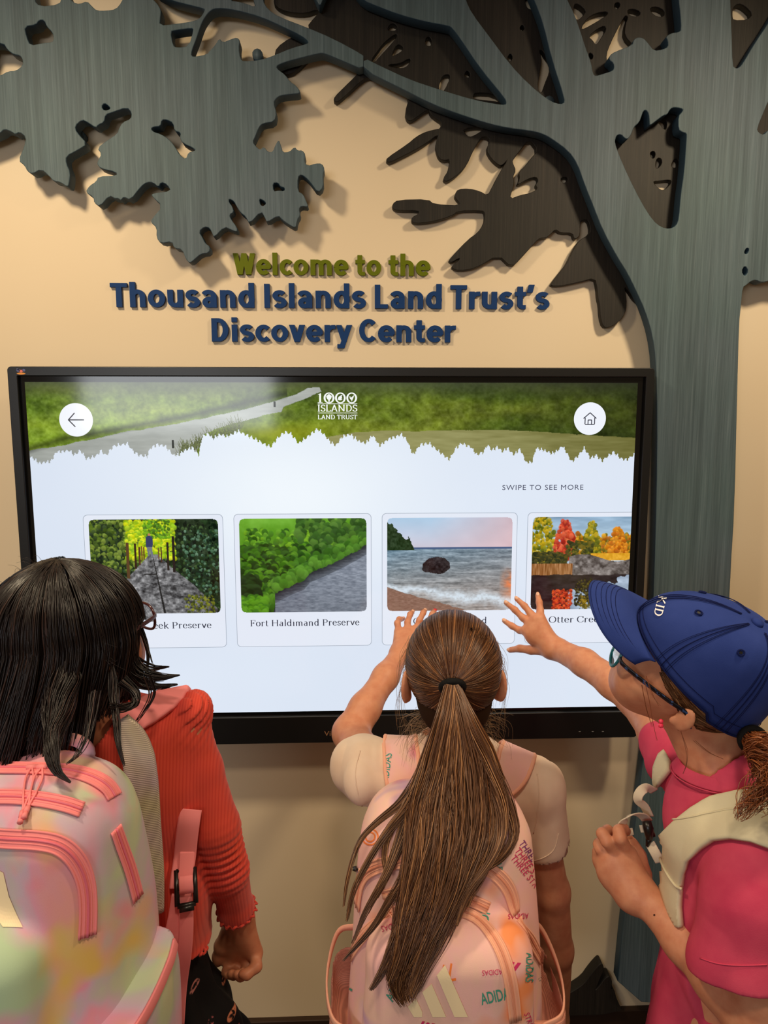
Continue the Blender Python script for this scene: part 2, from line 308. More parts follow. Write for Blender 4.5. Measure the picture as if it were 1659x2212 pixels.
d_holes = [loop(YD, (Z2, h)) for h in (
 [(640, 140), (660, 113), (686, 125), (686, 150), (645, 152)],
 [(555, 300), (590, 255), (620, 213), (680, 165), (690, 178), (660, 215), (600, 280), (575, 310)],
 [(658, 270), (688, 217), (717, 232), (716, 250), (670, 278)],
 [(642, 320), (700, 318), (750, 287), (755, 305), (730, 335), (690, 338), (648, 330)],
 [(826, 195), (845, 178), (860, 200), (857, 228), (830, 226)],
 [(893, 440), (905, 390), (922, 372), (948, 370), (950, 390), (925, 445), (910, 457)],
 [(1023, 370), (1035, 349), (1052, 365), (1048, 384), (1028, 384)],
 [(1063, 475), (1080, 460), (1170, 465), (1215, 508), (1150, 500), (1070, 492)],
 [(1295, 140), (1310, 120), (1324, 140), (1310, 156)],
 [(1233, 290), (1250, 263), (1264, 285), (1250, 308)],
 [(1322, -20), (1352, -20), (1373, 42), (1350, 48), (1330, 32)],
 [(1393, 250), (1410, 248), (1425, 275), (1450, 308), (1453, 345), (1430, 400), (1408, 466), (1384, 440), (1400, 350), (1408, 290)],
 [(1013, 640), (1110, 630), (1120, 643), (1060, 680), (1035, 676)],
 [(1345, 690), (1389, 748), (1350, 790), (1320, 830), (1292, 855), (1298, 890), (1280, 925), (1340, 890), (1378, 880), (1390, 898), (1375, 920), (1387, 940), (1350, 960), (1300, 970), (1248, 990), (1262, 940), (1270, 905), (1264, 880), (1280, 847), (1265, 815), (1262, 798), (1290, 760)],
 [(1503, 885), (1535, 880), (1537, 900), (1515, 911), (1502, 902)])]
d_holes += [loop(YD, (Z3, h)) for h in (
 [(415, 25), (445, 25), (495, 70), (475, 100), (440, 132), (415, 100)],
 [(462, 182), (500, 118), (560, 83), (634, 73), (632, 95), (560, 140), (482, 184)],
 [(678, 20), (705, 13), (715, 35), (692, 62), (675, 52)],
 [(760, 62), (800, 58), (843, 75), (838, 100), (800, 107), (763, 90)],
 [(903, 50), (950, 43), (999, 70), (992, 107), (950, 107), (913, 80)],
 [(510, 235), (560, 190), (612, 163), (624, 190), (592, 240), (558, 292), (540, 260)],
 [(735, 115), (750, 98), (764, 110), (745, 160), (740, 230), (800, 295), (700, 420), (652, 458), (632, 410), (624, 350), (655, 270), (700, 180)],
 [(512, 335), (540, 350), (535, 380), (514, 377)],
 [(1436, 50), (1470, 23), (1512, 38), (1564, 90), (1530, 127), (1440, 130), (1433, 100)],
 [(903, 980), (925, 967), (940, 985), (930, 1017), (910, 1011)],
 [(938, 1050), (950, 1013), (977, 1018), (980, 1050), (955, 1080), (940, 1076)],
 [(1038, 1060), (1060, 1018), (1087, 1023), (1087, 1070), (1050, 1077)],
 [(928, 1163), (960, 1163), (1032, 1153), (1043, 1170), (1010, 1207), (985, 1220), (958, 1207), (929, 1177)],
 [(938, 773), (1000, 763), (1014, 790), (1006, 834), (985, 822), (968, 797)])]
tl = empty('leaf_cutout', (at(1100, 400, YD).x, -0.015, at(1100, 600, YD).z), 'dark brown wooden leaf cutout behind the blue-grey branch right of the lettering', 'wall art')
plate('leaf_panel', [dk]+d_holes, m_dark, tl, YD, TD, 0.0012)
mb = MB()
for px, py in ((1000, 100), (1120, 150), (1100, 480), (1300, 450), (1400, 350), (1300, 650)):
    c = at(px, py, 0.0); mb.tube([(c.x, -0.001, c.z), (c.x, YD+TD+0.0006, c.z)], 0.010, 10)
so = mb.build('standoff_spacers', m_dark, tl); tag(so, kind='stuff')
sm = loop(YD, (Z2, [(75, 275), (85, 232), (155, 182), (260, 148), (330, 200), (225, 315), (150, 375), (95, 345)]))
o = plate('small_leaf_cutout', [sm], m_dark, None, YD, TD, 0.0012)
for v in o.data.vertices: v.co.y += 0.0025   # sits flat against the wall
tag(o, 'small dark brown wooden leaf behind the fork of the thin blue-grey branch', 'wall art')
# low dark grass cut-out beside the foot of the trunk
yg = -0.034
gr = [(1160, 2300), (1165, 2185), (1225, 2148), (1240, 2140), (1262, 2125), (1275, 2106), (1290, 2088), (1298, 2081), (1302, 2084), (1305, 2094), (1298, 2108), (1290, 2128), (1284, 2142), (1296, 2128), (1306, 2114), (1317, 2108), (1323, 2124), (1318, 2138), (1326, 2136), (1332, 2160), (1345, 2238)]
gr = loop(yg, (PX, [p for p in gr if p[1] < 2240]))
zb = 0.06
gr = [(x, max(z, zb)) for x, z in gr]
x0 = min(p[0] for p in gr); x1 = max(p[0] for p in gr)
gr = [(x0, zb)]+[p for p in gr if p[1] > zb+1e-4]+[(x1, zb)]
o = plate('grass_cutout', [gr], m_dark, None, yg, 0.032, 0.0012)
tag(o, 'low dark brown wooden grass cutout at the foot of the tree trunk', 'wall art')
# ================================================================ LETTERING
def text_me(s, offset=0.0, extrude=0.0, bevel=0.0, spacing=1.0, res=4):
    cu = bpy.data.curves.new('t', 'FONT'); cu.body = s; cu.size = 1.0
    cu.offset = offset; cu.extrude = extrude
    cu.bevel_depth = bevel; cu.bevel_resolution = 1; cu.space_character = spacing; cu.resolution_u = res
    t = bpy.data.objects.new('t', cu); COL.objects.link(t)
    dg = bpy.context.evaluated_depsgraph_get(); me = bpy.data.meshes.new_from_object(t.evaluated_get(dg))
    bpy.data.objects.remove(t); bpy.data.curves.remove(cu); me.materials.clear(); return me
def bounds(me):
    a = np.zeros(len(me.vertices)*3, dtype=np.float32); me.vertices.foreach_get('co', a); a = a.reshape(-1, 3)
    return a.min(0), a.max(0)
def A(cx, cy, rx, ry, a0, a1, n=14): return [(cx+rx*math.cos(math.radians(a0+(a1-a0)*i/n)), cy+ry*math.sin(math.radians(a0+(a1-a0)*i/n))) for i in range(n+1)]
# heavy sans-serif letters: strokes (centre lines) and slants ('/', x0, y0, x1, y1), on a cap height of 0.71
TP, BT = .648, .062
BG = {
 'I': (.24, [[(.12, 0), (.12, .71)]]),
 'T': (.50, [[(.25, 0), (.25, .71)], [(.01, TP), (.49, TP)]]),
 'L': (.44, [[(.12, 0), (.12, .71)], [(.05, BT), (.42, BT)]]),
 'D': (.56, [[(.12, 0), (.12, .71)], [(.05, TP), (.22, TP)]+A(.24, .355, .20, .293, 90, -90)+[(.22, BT), (.05, BT)]]),
 'C': (.52, [A(.28, .355, .20, .293, 42, 318, 20)]),
 'W': (.72, [('/', .08, .71, .22, 0), ('/', .22, 0, .36, .71), ('/', .36, .71, .50, 0), ('/', .50, 0, .64, .71)]),
 'e': (.49, [[(.10, .255), (.46, .255)], A(.255, .26, .165, .20, -8, 180), A(.255, .26, .165, .20, 180, 318)]),
 'l': (.24, [[(.12, 0), (.12, .74)]]),
 'c': (.44, [A(.255, .26, .165, .20, 42, 318, 18)]),
 'o': (.51, [A(.255, .26, .165, .20, 0, 360, 24)]),
 'm': (.78, [[(.12, 0), (.12, .52)], A(.255, .33, .135, .128, 175, 0)+[(.39, 0)], A(.525, .33, .135, .128, 175, 0)+[(.66, 0)]]),
 'n': (.52, [[(.12, 0), (.12, .52)], A(.26, .32, .14, .138, 172, 0)+[(.40, 0)]]),
 'h': (.52, [[(.12, 0), (.12, .74)], A(.26, .32, .14, .138, 172, 0)+[(.40, 0)]]),
 'u': (.52, [[(.40, 0), (.40, .52)], [(.12, .52), (.12, .24)]+A(.26, .20, .14, .138, 180, 352)]),
 't': (.36, [[(.17, .68), (.17, .20)]+A(.26, .16, .09, .098, 180, 270)+[(.34, BT)], [(.02, .46), (.34, .46)]]),
 'r': (.36, [[(.12, 0), (.12, .52)], A(.30, .27, .18, .188, 165, 88)+[(.36, .458)]]),
 's': (.43, [A(.22, .3625, .125, .1025, 28, 270, 14)+A(.22, .1575, .125, .1025, 90, -152, 14)]),
 'a': (.49, [A(.235, .155, .115, .100, 0, 360, 18), [(.37, 0), (.37, .35)], A(.225, .33, .145, .132, 155, 0)]),
 'd': (.52, [[(.40, 0), (.40, .74)], A(.255, .26, .155, .20, 0, 360, 22)]),
 'i': (.24, [[(.12, 0), (.12, .52)], [(.12, .60), (.12, .74)]]),
 'v': (.46, [('/', .08, .52, .23, 0), ('/', .23, 0, .38, .52)]),
 'y': (.46, [('/', .08, .52, .235, .02), ('/', .155, -.19, .385, .52), [(.03, -.13), (.19, -.13)]]),
 '\u2019': (.22, [('/', .07, .50, .13, .74)]),
}
def bold_letter(c, kx, kz, thick, mat):
    V = []; F = []; HX, HY = .080, .062
    for si, st in enumerate(BG[c][1]):
        ex = .00022*si
        if st[0] == '/':
            _, x0, y0, x1, y1 = st; h = HX*1.02; Lf = [(x0-h, y0), (x1-h, y1)]; Rt = [(x0+h, y0), (x1+h, y1)]
        else:
            P = np.array(st, float); closed = np.allclose(P[0], P[-1])
            d = np.gradient(P, axis=0) if len(P) > 2 else np.repeat((P[1]-P[0])[None], 2, 0)
            if closed: d[0] = d[-1] = P[1]-P[-2]
            n = np.stack([-d[:, 1], d[:, 0]], 1); n /= np.linalg.norm(n, axis=1)[:, None]+1e-9
            hw = np.sqrt((HX*n[:, 0])**2+(HY*n[:, 1])**2)[:, None]
            Lf, Rt = P+n*hw, P-n*hw
        o = len(V); m = len(Lf)
        for a_, b_ in zip(Lf, Rt):
            for q in (a_, b_):
                for y in (-thick/2-ex, thick/2): V.append((q[0]*kx, y, q[1]*kz))
        for i in range(m-1):
            p, q = o+4*i, o+4*(i+1)
            F += [(p, p+2, q+2, q), (p+1, q+1, q+3, p+3), (p, q, q+1, p+1), (p+2, p+3, q+3, q+2)]
        F += [(o, o+1, o+3, o+2), (o+4*(m-1), o+4*(m-1)+2, o+4*(m-1)+3, o+4*(m-1)+1)]
    me = bpy.data.meshes.new('letter'); me.from_pydata(V, [], F); me.update()
    bm = bmesh.new(); bm.from_mesh(me); bmesh.ops.recalc_face_normals(bm, faces=bm.faces[:]); bm.to_mesh(me); bm.free()
    me.materials.append(mat); return me
def sign_line(s, xl, xr, zb, zcap, y_back, thick, mat, parent):
    """each letter a board of its own; the line spans xl..xr and stands zb..zcap (capital height)"""
    items = []; x = 0
    for c in s:
        if c == ' ': x += .19; continue
        items.append((c, x)); x += BG[c][0]+.018
    a0 = .03; a1 = x-.04; kx = (xr-xl)/(a1-a0); kz = (zcap-zb)/.71; cache = {}
    for c, cx in items:
        if c not in cache: cache[c] = bold_letter(c, kx, kz, thick, mat)
        o = bpy.data.objects.new('letter', cache[c]); COL.objects.link(o)
        o.location = (xl+(cx-a0)*kx, y_back-thick/2, zb)
        o.parent = parent; o.matrix_parent_inverse = wmat(parent).inverted()
ys = -0.008
m_green, nt, b = newmat('olive_green_acrylic', L4(96, 106, 4), 0.6, 0.15)
m_navy, nt, b = newmat('navy_blue_acrylic', L4(22, 56, 108), 0.6, 0.15)
def sline(s, x0, x1, ya, yb, mat, label):
    a, c = at(x0, yb, ys), at(x1, yb, ys); t = at((x0+x1)/2, ya, ys)
    e = empty('wall_lettering', ((a.x+c.x)/2, -0.011, (a.z+c.z)/2), label, 'sign')
    sign_line(s, a.x, c.x, (a.z+c.z)/2, t.z, -0.0005, 0.0075, mat, e)
sline('Welcome to the', 506, 928, 548.5, 594.5, m_green, 'raised olive green letters reading Welcome to the')
sline('Thousand Islands Land Trust\u2019s', 241, 1186, 614, 665.5, m_navy, 'raised navy blue letters reading Thousand Islands Land Trust\u2019s')
sline('Discovery Center', 457, 983, 688.5, 738.5, m_navy, 'raised navy blue letters reading Discovery Center')
# ================================================================ THE INTERACTIVE DISPLAY
XO, ZO, YS = -0.7143, 1.79, -0.095                 # screen's top left corner and its plane
SWD, SHT = 1.4285, 0.8035
m_frame, nt, b = newmat('black_frame_plastic', L4(16, 16, 17), 0.38, 0.5)
m_inner, nt, b = newmat('black_glass_border', (0.003, 0.003, 0.003, 1), 0.10, 0.5)
m_case, nt, b = newmat('black_metal_case', L4(22, 21, 20), 0.5, 0.4)
disp = empty('touch_display', (0.0, -0.05, ZO-0.42), 'large wall-mounted touch display with a black frame, lit nature page on its screen', 'display')
FX0, FX1, FZ0, FZ1 = XO-0.034, XO+SWD+0.036, ZO-0.8825, ZO+0.0345
box('rear_case', FX0+0.03, FX1-0.03, -0.07, -0.004, FZ0+0.06, FZ1-0.05, m_case, disp, 0.008)
def rrect(x0, x1, z0, z1, r, n=5):
    out = []
    for cx, cz, a0 in ((x1-r, z1-r, 0), (x0+r, z1-r, 90), (x0+r, z0+r, 180), (x1-r, z0+r, 270)):
        for i in range(n+1):
            a = math.radians(a0+90*i/n); out.append((cx+r*math.cos(a), cz+r*math.sin(a)))
    return out
IN = (XO-0.012, XO+SWD+0.016, ZO-0.8035-0.010, ZO+0.0135)
plate('frame', [rrect(FX0, FX1, FZ0, FZ1, 0.009), rrect(*IN, 0.001, 1)], m_frame, disp, -0.104, 0.036, 0.0015, 0)
box('glass_border', IN[0]-0.003, IN[1]+0.003, YS+0.0012, YS+0.006, IN[2]-0.003, IN[3]+0.003, m_inner, disp)
m_lcd = bpy.data.materials.new('lit_screen'); m_lcd.use_nodes = True; nt = m_lcd.node_tree; b = nt.nodes['Principled BSDF']
b.inputs['Base Color'].default_value = (0, 0, 0, 1); b.inputs['Roughness'].default_value = 0.09; b.inputs['Specular IOR Level'].default_value = 0.5
b.inputs['Emission Strength'].default_value = 1.0
at_ = nt.nodes.new('ShaderNodeVertexColor'); at_.layer_name = 'tint'; nt.links.new(at_.outputs[0], b.inputs['Emission Color'])
def sx(x): return XO+x
def sz(z): return ZO+z
def picture(name, x0, x1, z0, z1, nx, ny, fn, y, parent, mask=None, fine=None):
    """flat lit picture: an (ny x nx) grid of coloured points; fn(u,v) -> rgb 0..255"""
    u, v = np.meshgrid(np.linspace(0, 1, nx), np.linspace(0, 1, ny))
    c = np.clip(fn(u, v), 0, 255)
    V = np.stack([x0+(x1-x0)*u, np.full_like(u, y), z1-(z1-z0)*v], -1).reshape(-1, 3)
    i = (np.arange(ny-1)[:, None]*nx+np.arange(nx-1)[None, :])
    F = np.stack([i, i+nx, i+nx+1, i+1], -1).reshape(-1, 4)
    if mask is not None:
        mk = mask(u, v).reshape(-1); F = F[mk[F].all(1)]
        used = np.unique(F); re = -np.ones(len(V), int); re[used] = np.arange(len(used)); V = V[used]; F = re[F]; cc = c.reshape(-1, 3)[used]
    else: cc = c.reshape(-1, 3)
    o = npmesh(name, V, F, m_lcd, parent, False, lin(cc)); return o
def flat(name, polys, rgb, y, parent):
    """flat lit shape from (x,z) polygons"""
    V = []; F = []
    for P in polys:
        n = len(V); V += [(x, y, z) for x, z in P]; F.append(tuple(range(n, n+len(P))))
    o = mesh(name, V, F, m_lcd, parent)
    a = o.data.color_attributes.new('tint', 'FLOAT_COLOR', 'POINT'); c = np.ones((len(V), 4), np.float32); c[:, :3] = lin(rgb)
    a.data.foreach_set('color', c.ravel()); return o
def flat_me(name, me, rgb, y, parent):
    a = me.color_attributes.new('tint', 'FLOAT_COLOR', 'POINT'); c = np.ones((len(me.vertices), 4), np.float32); c[:, :3] = lin(rgb)
    a.data.foreach_set('color', c.ravel()); return link(name, me, m_lcd, parent)
NZ = Noise(5)
def paint_bg(u, v):
    a = NZ.fbm(u, v, 3, 2, 3)[..., None]
    c = np.array([226, 235, 248])*(1-a)+np.array([214, 224, 240])*a
    mid = np.exp(-((u-0.42)/.22)**2-((v-0.33)/.25)**2)[..., None]
    return c*(1-mid)+np.array([240, 247, 253])*mid
scr = picture('screen', sx(0), sx(SWD), sz(-SHT), sz(0), 90, 50, paint_bg, YS, disp)
scr['label'] = 'lit white screen page'
# --- banner photograph with the white spruce skyline cut out of its foot
BH = 0.190
def dabs(img, rnd, n, box_, sz_, cols, jit=14, asp=1.0, al=0.85):
    h, w = img.shape[:2]; x0, y0, x1, y1 = box_
    ys_ = np.sort(rnd.uniform(y0, y1, n))
    for k in range(n):
        cy = ys_[k]*h; cx = rnd.uniform(x0, x1)*w; r = rnd.uniform(*sz_)*w*0.5; ry = r*asp
        a, b2 = max(0, int(cx-r-1)), min(w, int(cx+r+2)); c_, d = max(0, int(cy-ry-1)), min(h, int(cy+ry+2))
        if a >= b2 or c_ >= d: continue
        yy, xx = np.mgrid[c_:d, a:b2]; q = ((xx-cx)/r)**2+((yy-cy)/ry)**2
        m = np.clip((1-q)*3, 0, 1)[..., None]*al
        col = np.array(cols[rnd.randint(len(cols))], float)+rnd.uniform(-jit, jit)
        sh = (1.12-0.35*((yy-cy)/ry*0.5+0.5))[..., None]
        img[c_:d, a:b2] = img[c_:d, a:b2]*(1-m)+col*sh*m
def inpoly(u, v, P):
    P = np.asarray(P, float); c = np.zeros(u.shape, bool); j = len(P)-1
    for i in range(len(P)):
        xi, yi = P[i]; xj, yj = P[j]
        hit = ((yi > v) != (yj > v)) & (u < (xj-xi)*(v-yi)/(yj-yi+1e-12)+xi); c ^= hit; j = i
    return c
def bpx(x, y):     # photograph pixel -> banner (u, v)
    p = at(x, y, YS); return ((p.x-XO)/SWD, (ZO-p.z)/BH)
sky_pts = [(0, 950), (72, 992), (85, 1002), (110, 998), (122, 978), (150, 975), (160, 985), (175, 975), (185, 992), (200, 990), (210, 985), (218, 975), (230, 986), (245, 965), (265, 962), (275, 960), (287, 975), (300, 985), (318, 988), (325, 970), (340, 962), (356, 965), (375, 985), (385, 985), (398, 975), (415, 968), (430, 985), (437, 945), (450, 938), (460, 950), (475, 940), (490, 945), (515, 933), (540, 945), (560, 955), (585, 968), (598, 950), (615, 935), (628, 938), (645, 960), (665, 945), (685, 928), (700, 940), (712, 955), (725, 965), (740, 945), (756, 940), (775, 955), (790, 960), (805, 942), (820, 965), (840, 950), (855, 945), (868, 940), (880, 955), (892, 985), (908, 962), (928, 960), (945, 975), (970, 995), (985, 970), (997, 960), (1018, 968), (1030, 985), (1045, 978), (1053, 962), (1062, 975), (1075, 968), (1085, 978), (1096, 970), (1110, 985), (1123, 972), (1137, 1002), (1150, 1000), (1158, 970), (1175, 975), (1192, 982), (1205, 975), (1215, 965), (1235, 1000), (1250, 985), (1262, 970), (1275, 992), (1288, 985), (1300, 998), (1310, 990), (1325, 978), (1340, 992), (1355, 995), (1375, 980), (1420, 985)]
def skyline(u):
    p = [bpx(*q) for q in sky_pts]; x = [q[0] for q in p]; y = [q[1] for q in p]
    base = np.interp(u, x, y)
    t = u*150; saw = np.abs((t+0.5*np.sin(u*23)) % 1-.5)*2
    t2 = u*470; s2 = np.abs((t2) % 1-.5)*2
    return base+0.045*(saw-.5)+0.03*(s2-.5)
def paint_banner(u, v):
    N = Noise(11); h, w = u.shape
    g = N.fbm(u, v, 60, 10, 4); g2 = N.fbm(u, v, 5, 3, 3); streak = N.fbm(u, v, 200, 30, 3)
    c = np.array([98, 114, 34])+(g2[..., None]-.5)*np.array([90, 70, 30])+(g[..., None]-.5)*np.array([70, 80, 30])+(streak[..., None]-.5)*50
    top = np.clip(1-v/0.22, 0, 1)[..., None]; c = c*(1-top*.75)+np.array([70, 76, 60])*(top*.75)
    lg = np.clip((v-0.1)*2, 0, 1)*np.clip((0.55-u)*3, 0, 1); c = c+lg[..., None]*np.array([26, 36, 8])
    cen = np.exp(-((u-0.40)/.09)**2-((v-.62)/.14)**2)[..., None]; c = c*(1-cen*.6)+np.array([176, 176, 22])*cen*.6
    c = c*(1-0.45*np.clip((u-0.62)/0.38, 0, 1)[..., None])
    riv = [bpx(*q) for q in [(30, 985), (70, 972), (130, 962), (260, 935), (400, 912), (480, 895), (540, 880), (600, 866), (640, 852), (665, 838), (690, 836), (694, 845), (670, 856), (640, 868), (612, 880), (608, 890), (560, 900), (520, 910), (470, 925), (440, 940), (420, 985), (400, 1030), (20, 1030)]]
    m = inpoly(u, v+ (g-.5)*.03, riv)
    wat = np.array([160, 164, 158])+(N.fbm(u, v, 30, 20, 3)[..., None]-.5)*26+np.clip(u*1.6-.1, 0, .3)[..., None]*30
    c[m] = wat[m]
    riv2 = [bpx(*q) for q in [(640, 965), (700, 945), (760, 935), (830, 930), (900, 932), (980, 929), (1100, 929), (1180, 934), (1240, 938), (1310, 942), (1375, 946), (1400, 1030), (640, 1030)]]
    m = inpoly(u, v+(g-.5)*.02, riv2); w2 = np.array([136, 136, 100])+(N.fbm(u, v, 30, 30, 3)[..., None]-.5)*30-np.clip(u-.7, 0, .3)[..., None]*120+np.array([10, 8, -8])
    c[m] = w2[m]
    for a_, b_ in (((30, 985), (130, 955)), ((130, 955), (400, 905)), ((400, 905), (620, 855))):   # dark far bank
        (ua, va), (ub, vb) = bpx(*a_), bpx(*b_)
        seg = (u >= min(ua, ub)) & (u <= max(ua, ub)); line = va+(vb-va)*(u-ua)/(ub-ua)
        q = np.clip(1-np.abs(v-line+0.03)/0.07, 0, 1)*seg; c = c*(1-q[..., None]*.45)
    rnd = np.random.RandomState(3)
    for k in range(420):      # reeds along the near bank
        px_ = rnd.uniform(385, 520); t = (px_-385)/135; x, y = bpx(px_, 985-58*t+rnd.uniform(-8, 10)); hh = rnd.uniform(.05, .16)
        i0, j0 = int(x*w), int(y*h); n = max(2, int(hh*h)); dx = rnd.uniform(-.6, .8)
        for q in range(n):
            ii, jj = int(i0+dx*q), j0-q
            if 0 <= ii < w and 0 <= jj < h: c[jj, ii] = c[jj, ii]*.35+np.array([96, 104, 60])*.65*rnd.uniform(.6, 1.3)
    for px_, py_, hh in ((375, 968, .10), (594, 880, .07)):
        x, y = bpx(px_, py_); i0, j0 = int(x*w), int(y*h); n = int(hh*h); c[max(0, j0-n):j0, i0-2:i0+2] = [44, 48, 44]
    return c
picture('banner_photo', sx(0), sx(SWD), sz(-BH), sz(0), 1150, 160, paint_banner, YS-0.0003, scr, lambda u, v: v < skyline(u))
# --- round buttons, logo, line of text
def disc(cx, cz, r, n=48): return [(cx+r*math.cos(2*math.pi*i/n), cz+r*math.sin(2*math.pi*i/n)) for i in range(n)]
def bar(x0, z0, x1, z1, w):
    d = math.hypot(x1-x0, z1-z0); a, b_ = (x1-x0)/d, (z1-z0)/d
    return [(x0-b_*w, z0+a*w), (x0-a*w, z0-b_*w), (x0+b_*w, z0-a*w), (x1+b_*w, z1-a*w), (x1+a*w, z1+b_*w), (x1-b_*w, z1+a*w)]
flat('back_button', [disc(sx(.1114), sz(-.0863), .0385)], (243, 246, 252), YS-0.0006, scr)
cx, cz = sx(.1114), sz(-.0863)
flat('back_arrow', [bar(cx-.0175, cz, cx+.0175, cz, .0013), bar(cx-.0175, cz, cx-.003, cz+.0155, .0013), bar(cx-.0175, cz, cx-.003, cz-.0155, .0013)], (72, 72, 78), YS-0.0009, scr)
flat('home_button', [disc(sx(1.3166), sz(-.0841), .0385)], (240, 244, 252), YS-0.0006, scr)
cx, cz = sx(1.3166), sz(-.0841); w_ = .0011
flat('home_icon', [bar(cx-.015, cz+.001, cx, cz+.014, w_), bar(cx, cz+.014, cx+.015, cz+.001, w_), bar(cx-.0115, cz+.002, cx-.0115, cz-.0125, w_), bar(cx+.0115, cz+.002, cx+.0115, cz-.0125, w_), bar(cx-.0105, cz-.0135, cx+.0105, cz-.0135, w_),
    bar(cx-.0042, cz-.0125, cx-.0042, cz-.0035, w_), bar(cx+.0042, cz-.0125, cx+.0042, cz-.0035, w_), bar(cx-.0042, cz-.003, cx+.0042, cz-.003, w_)], (46, 48, 62), YS-0.0009, scr)
me = text_me('SWIPE TO SEE MORE', 0.0, spacing=1.12); lo, hi = bounds(me)
me.transform(Matrix.Translation((-lo[0], -lo[1], 0))); me.transform(Matrix.Diagonal(((1.3071-1.1102)/(hi[0]-lo[0]), 0.0122/(hi[1]-lo[1]), 1, 1))); me.transform(Matrix.Rotation(math.pi/2, 4, 'X'))
me.transform(Matrix.Translation((sx(1.1102), YS-.0006, sz(-.2540)))); flat_me('swipe_text', me, (70, 74, 96), 0, scr)
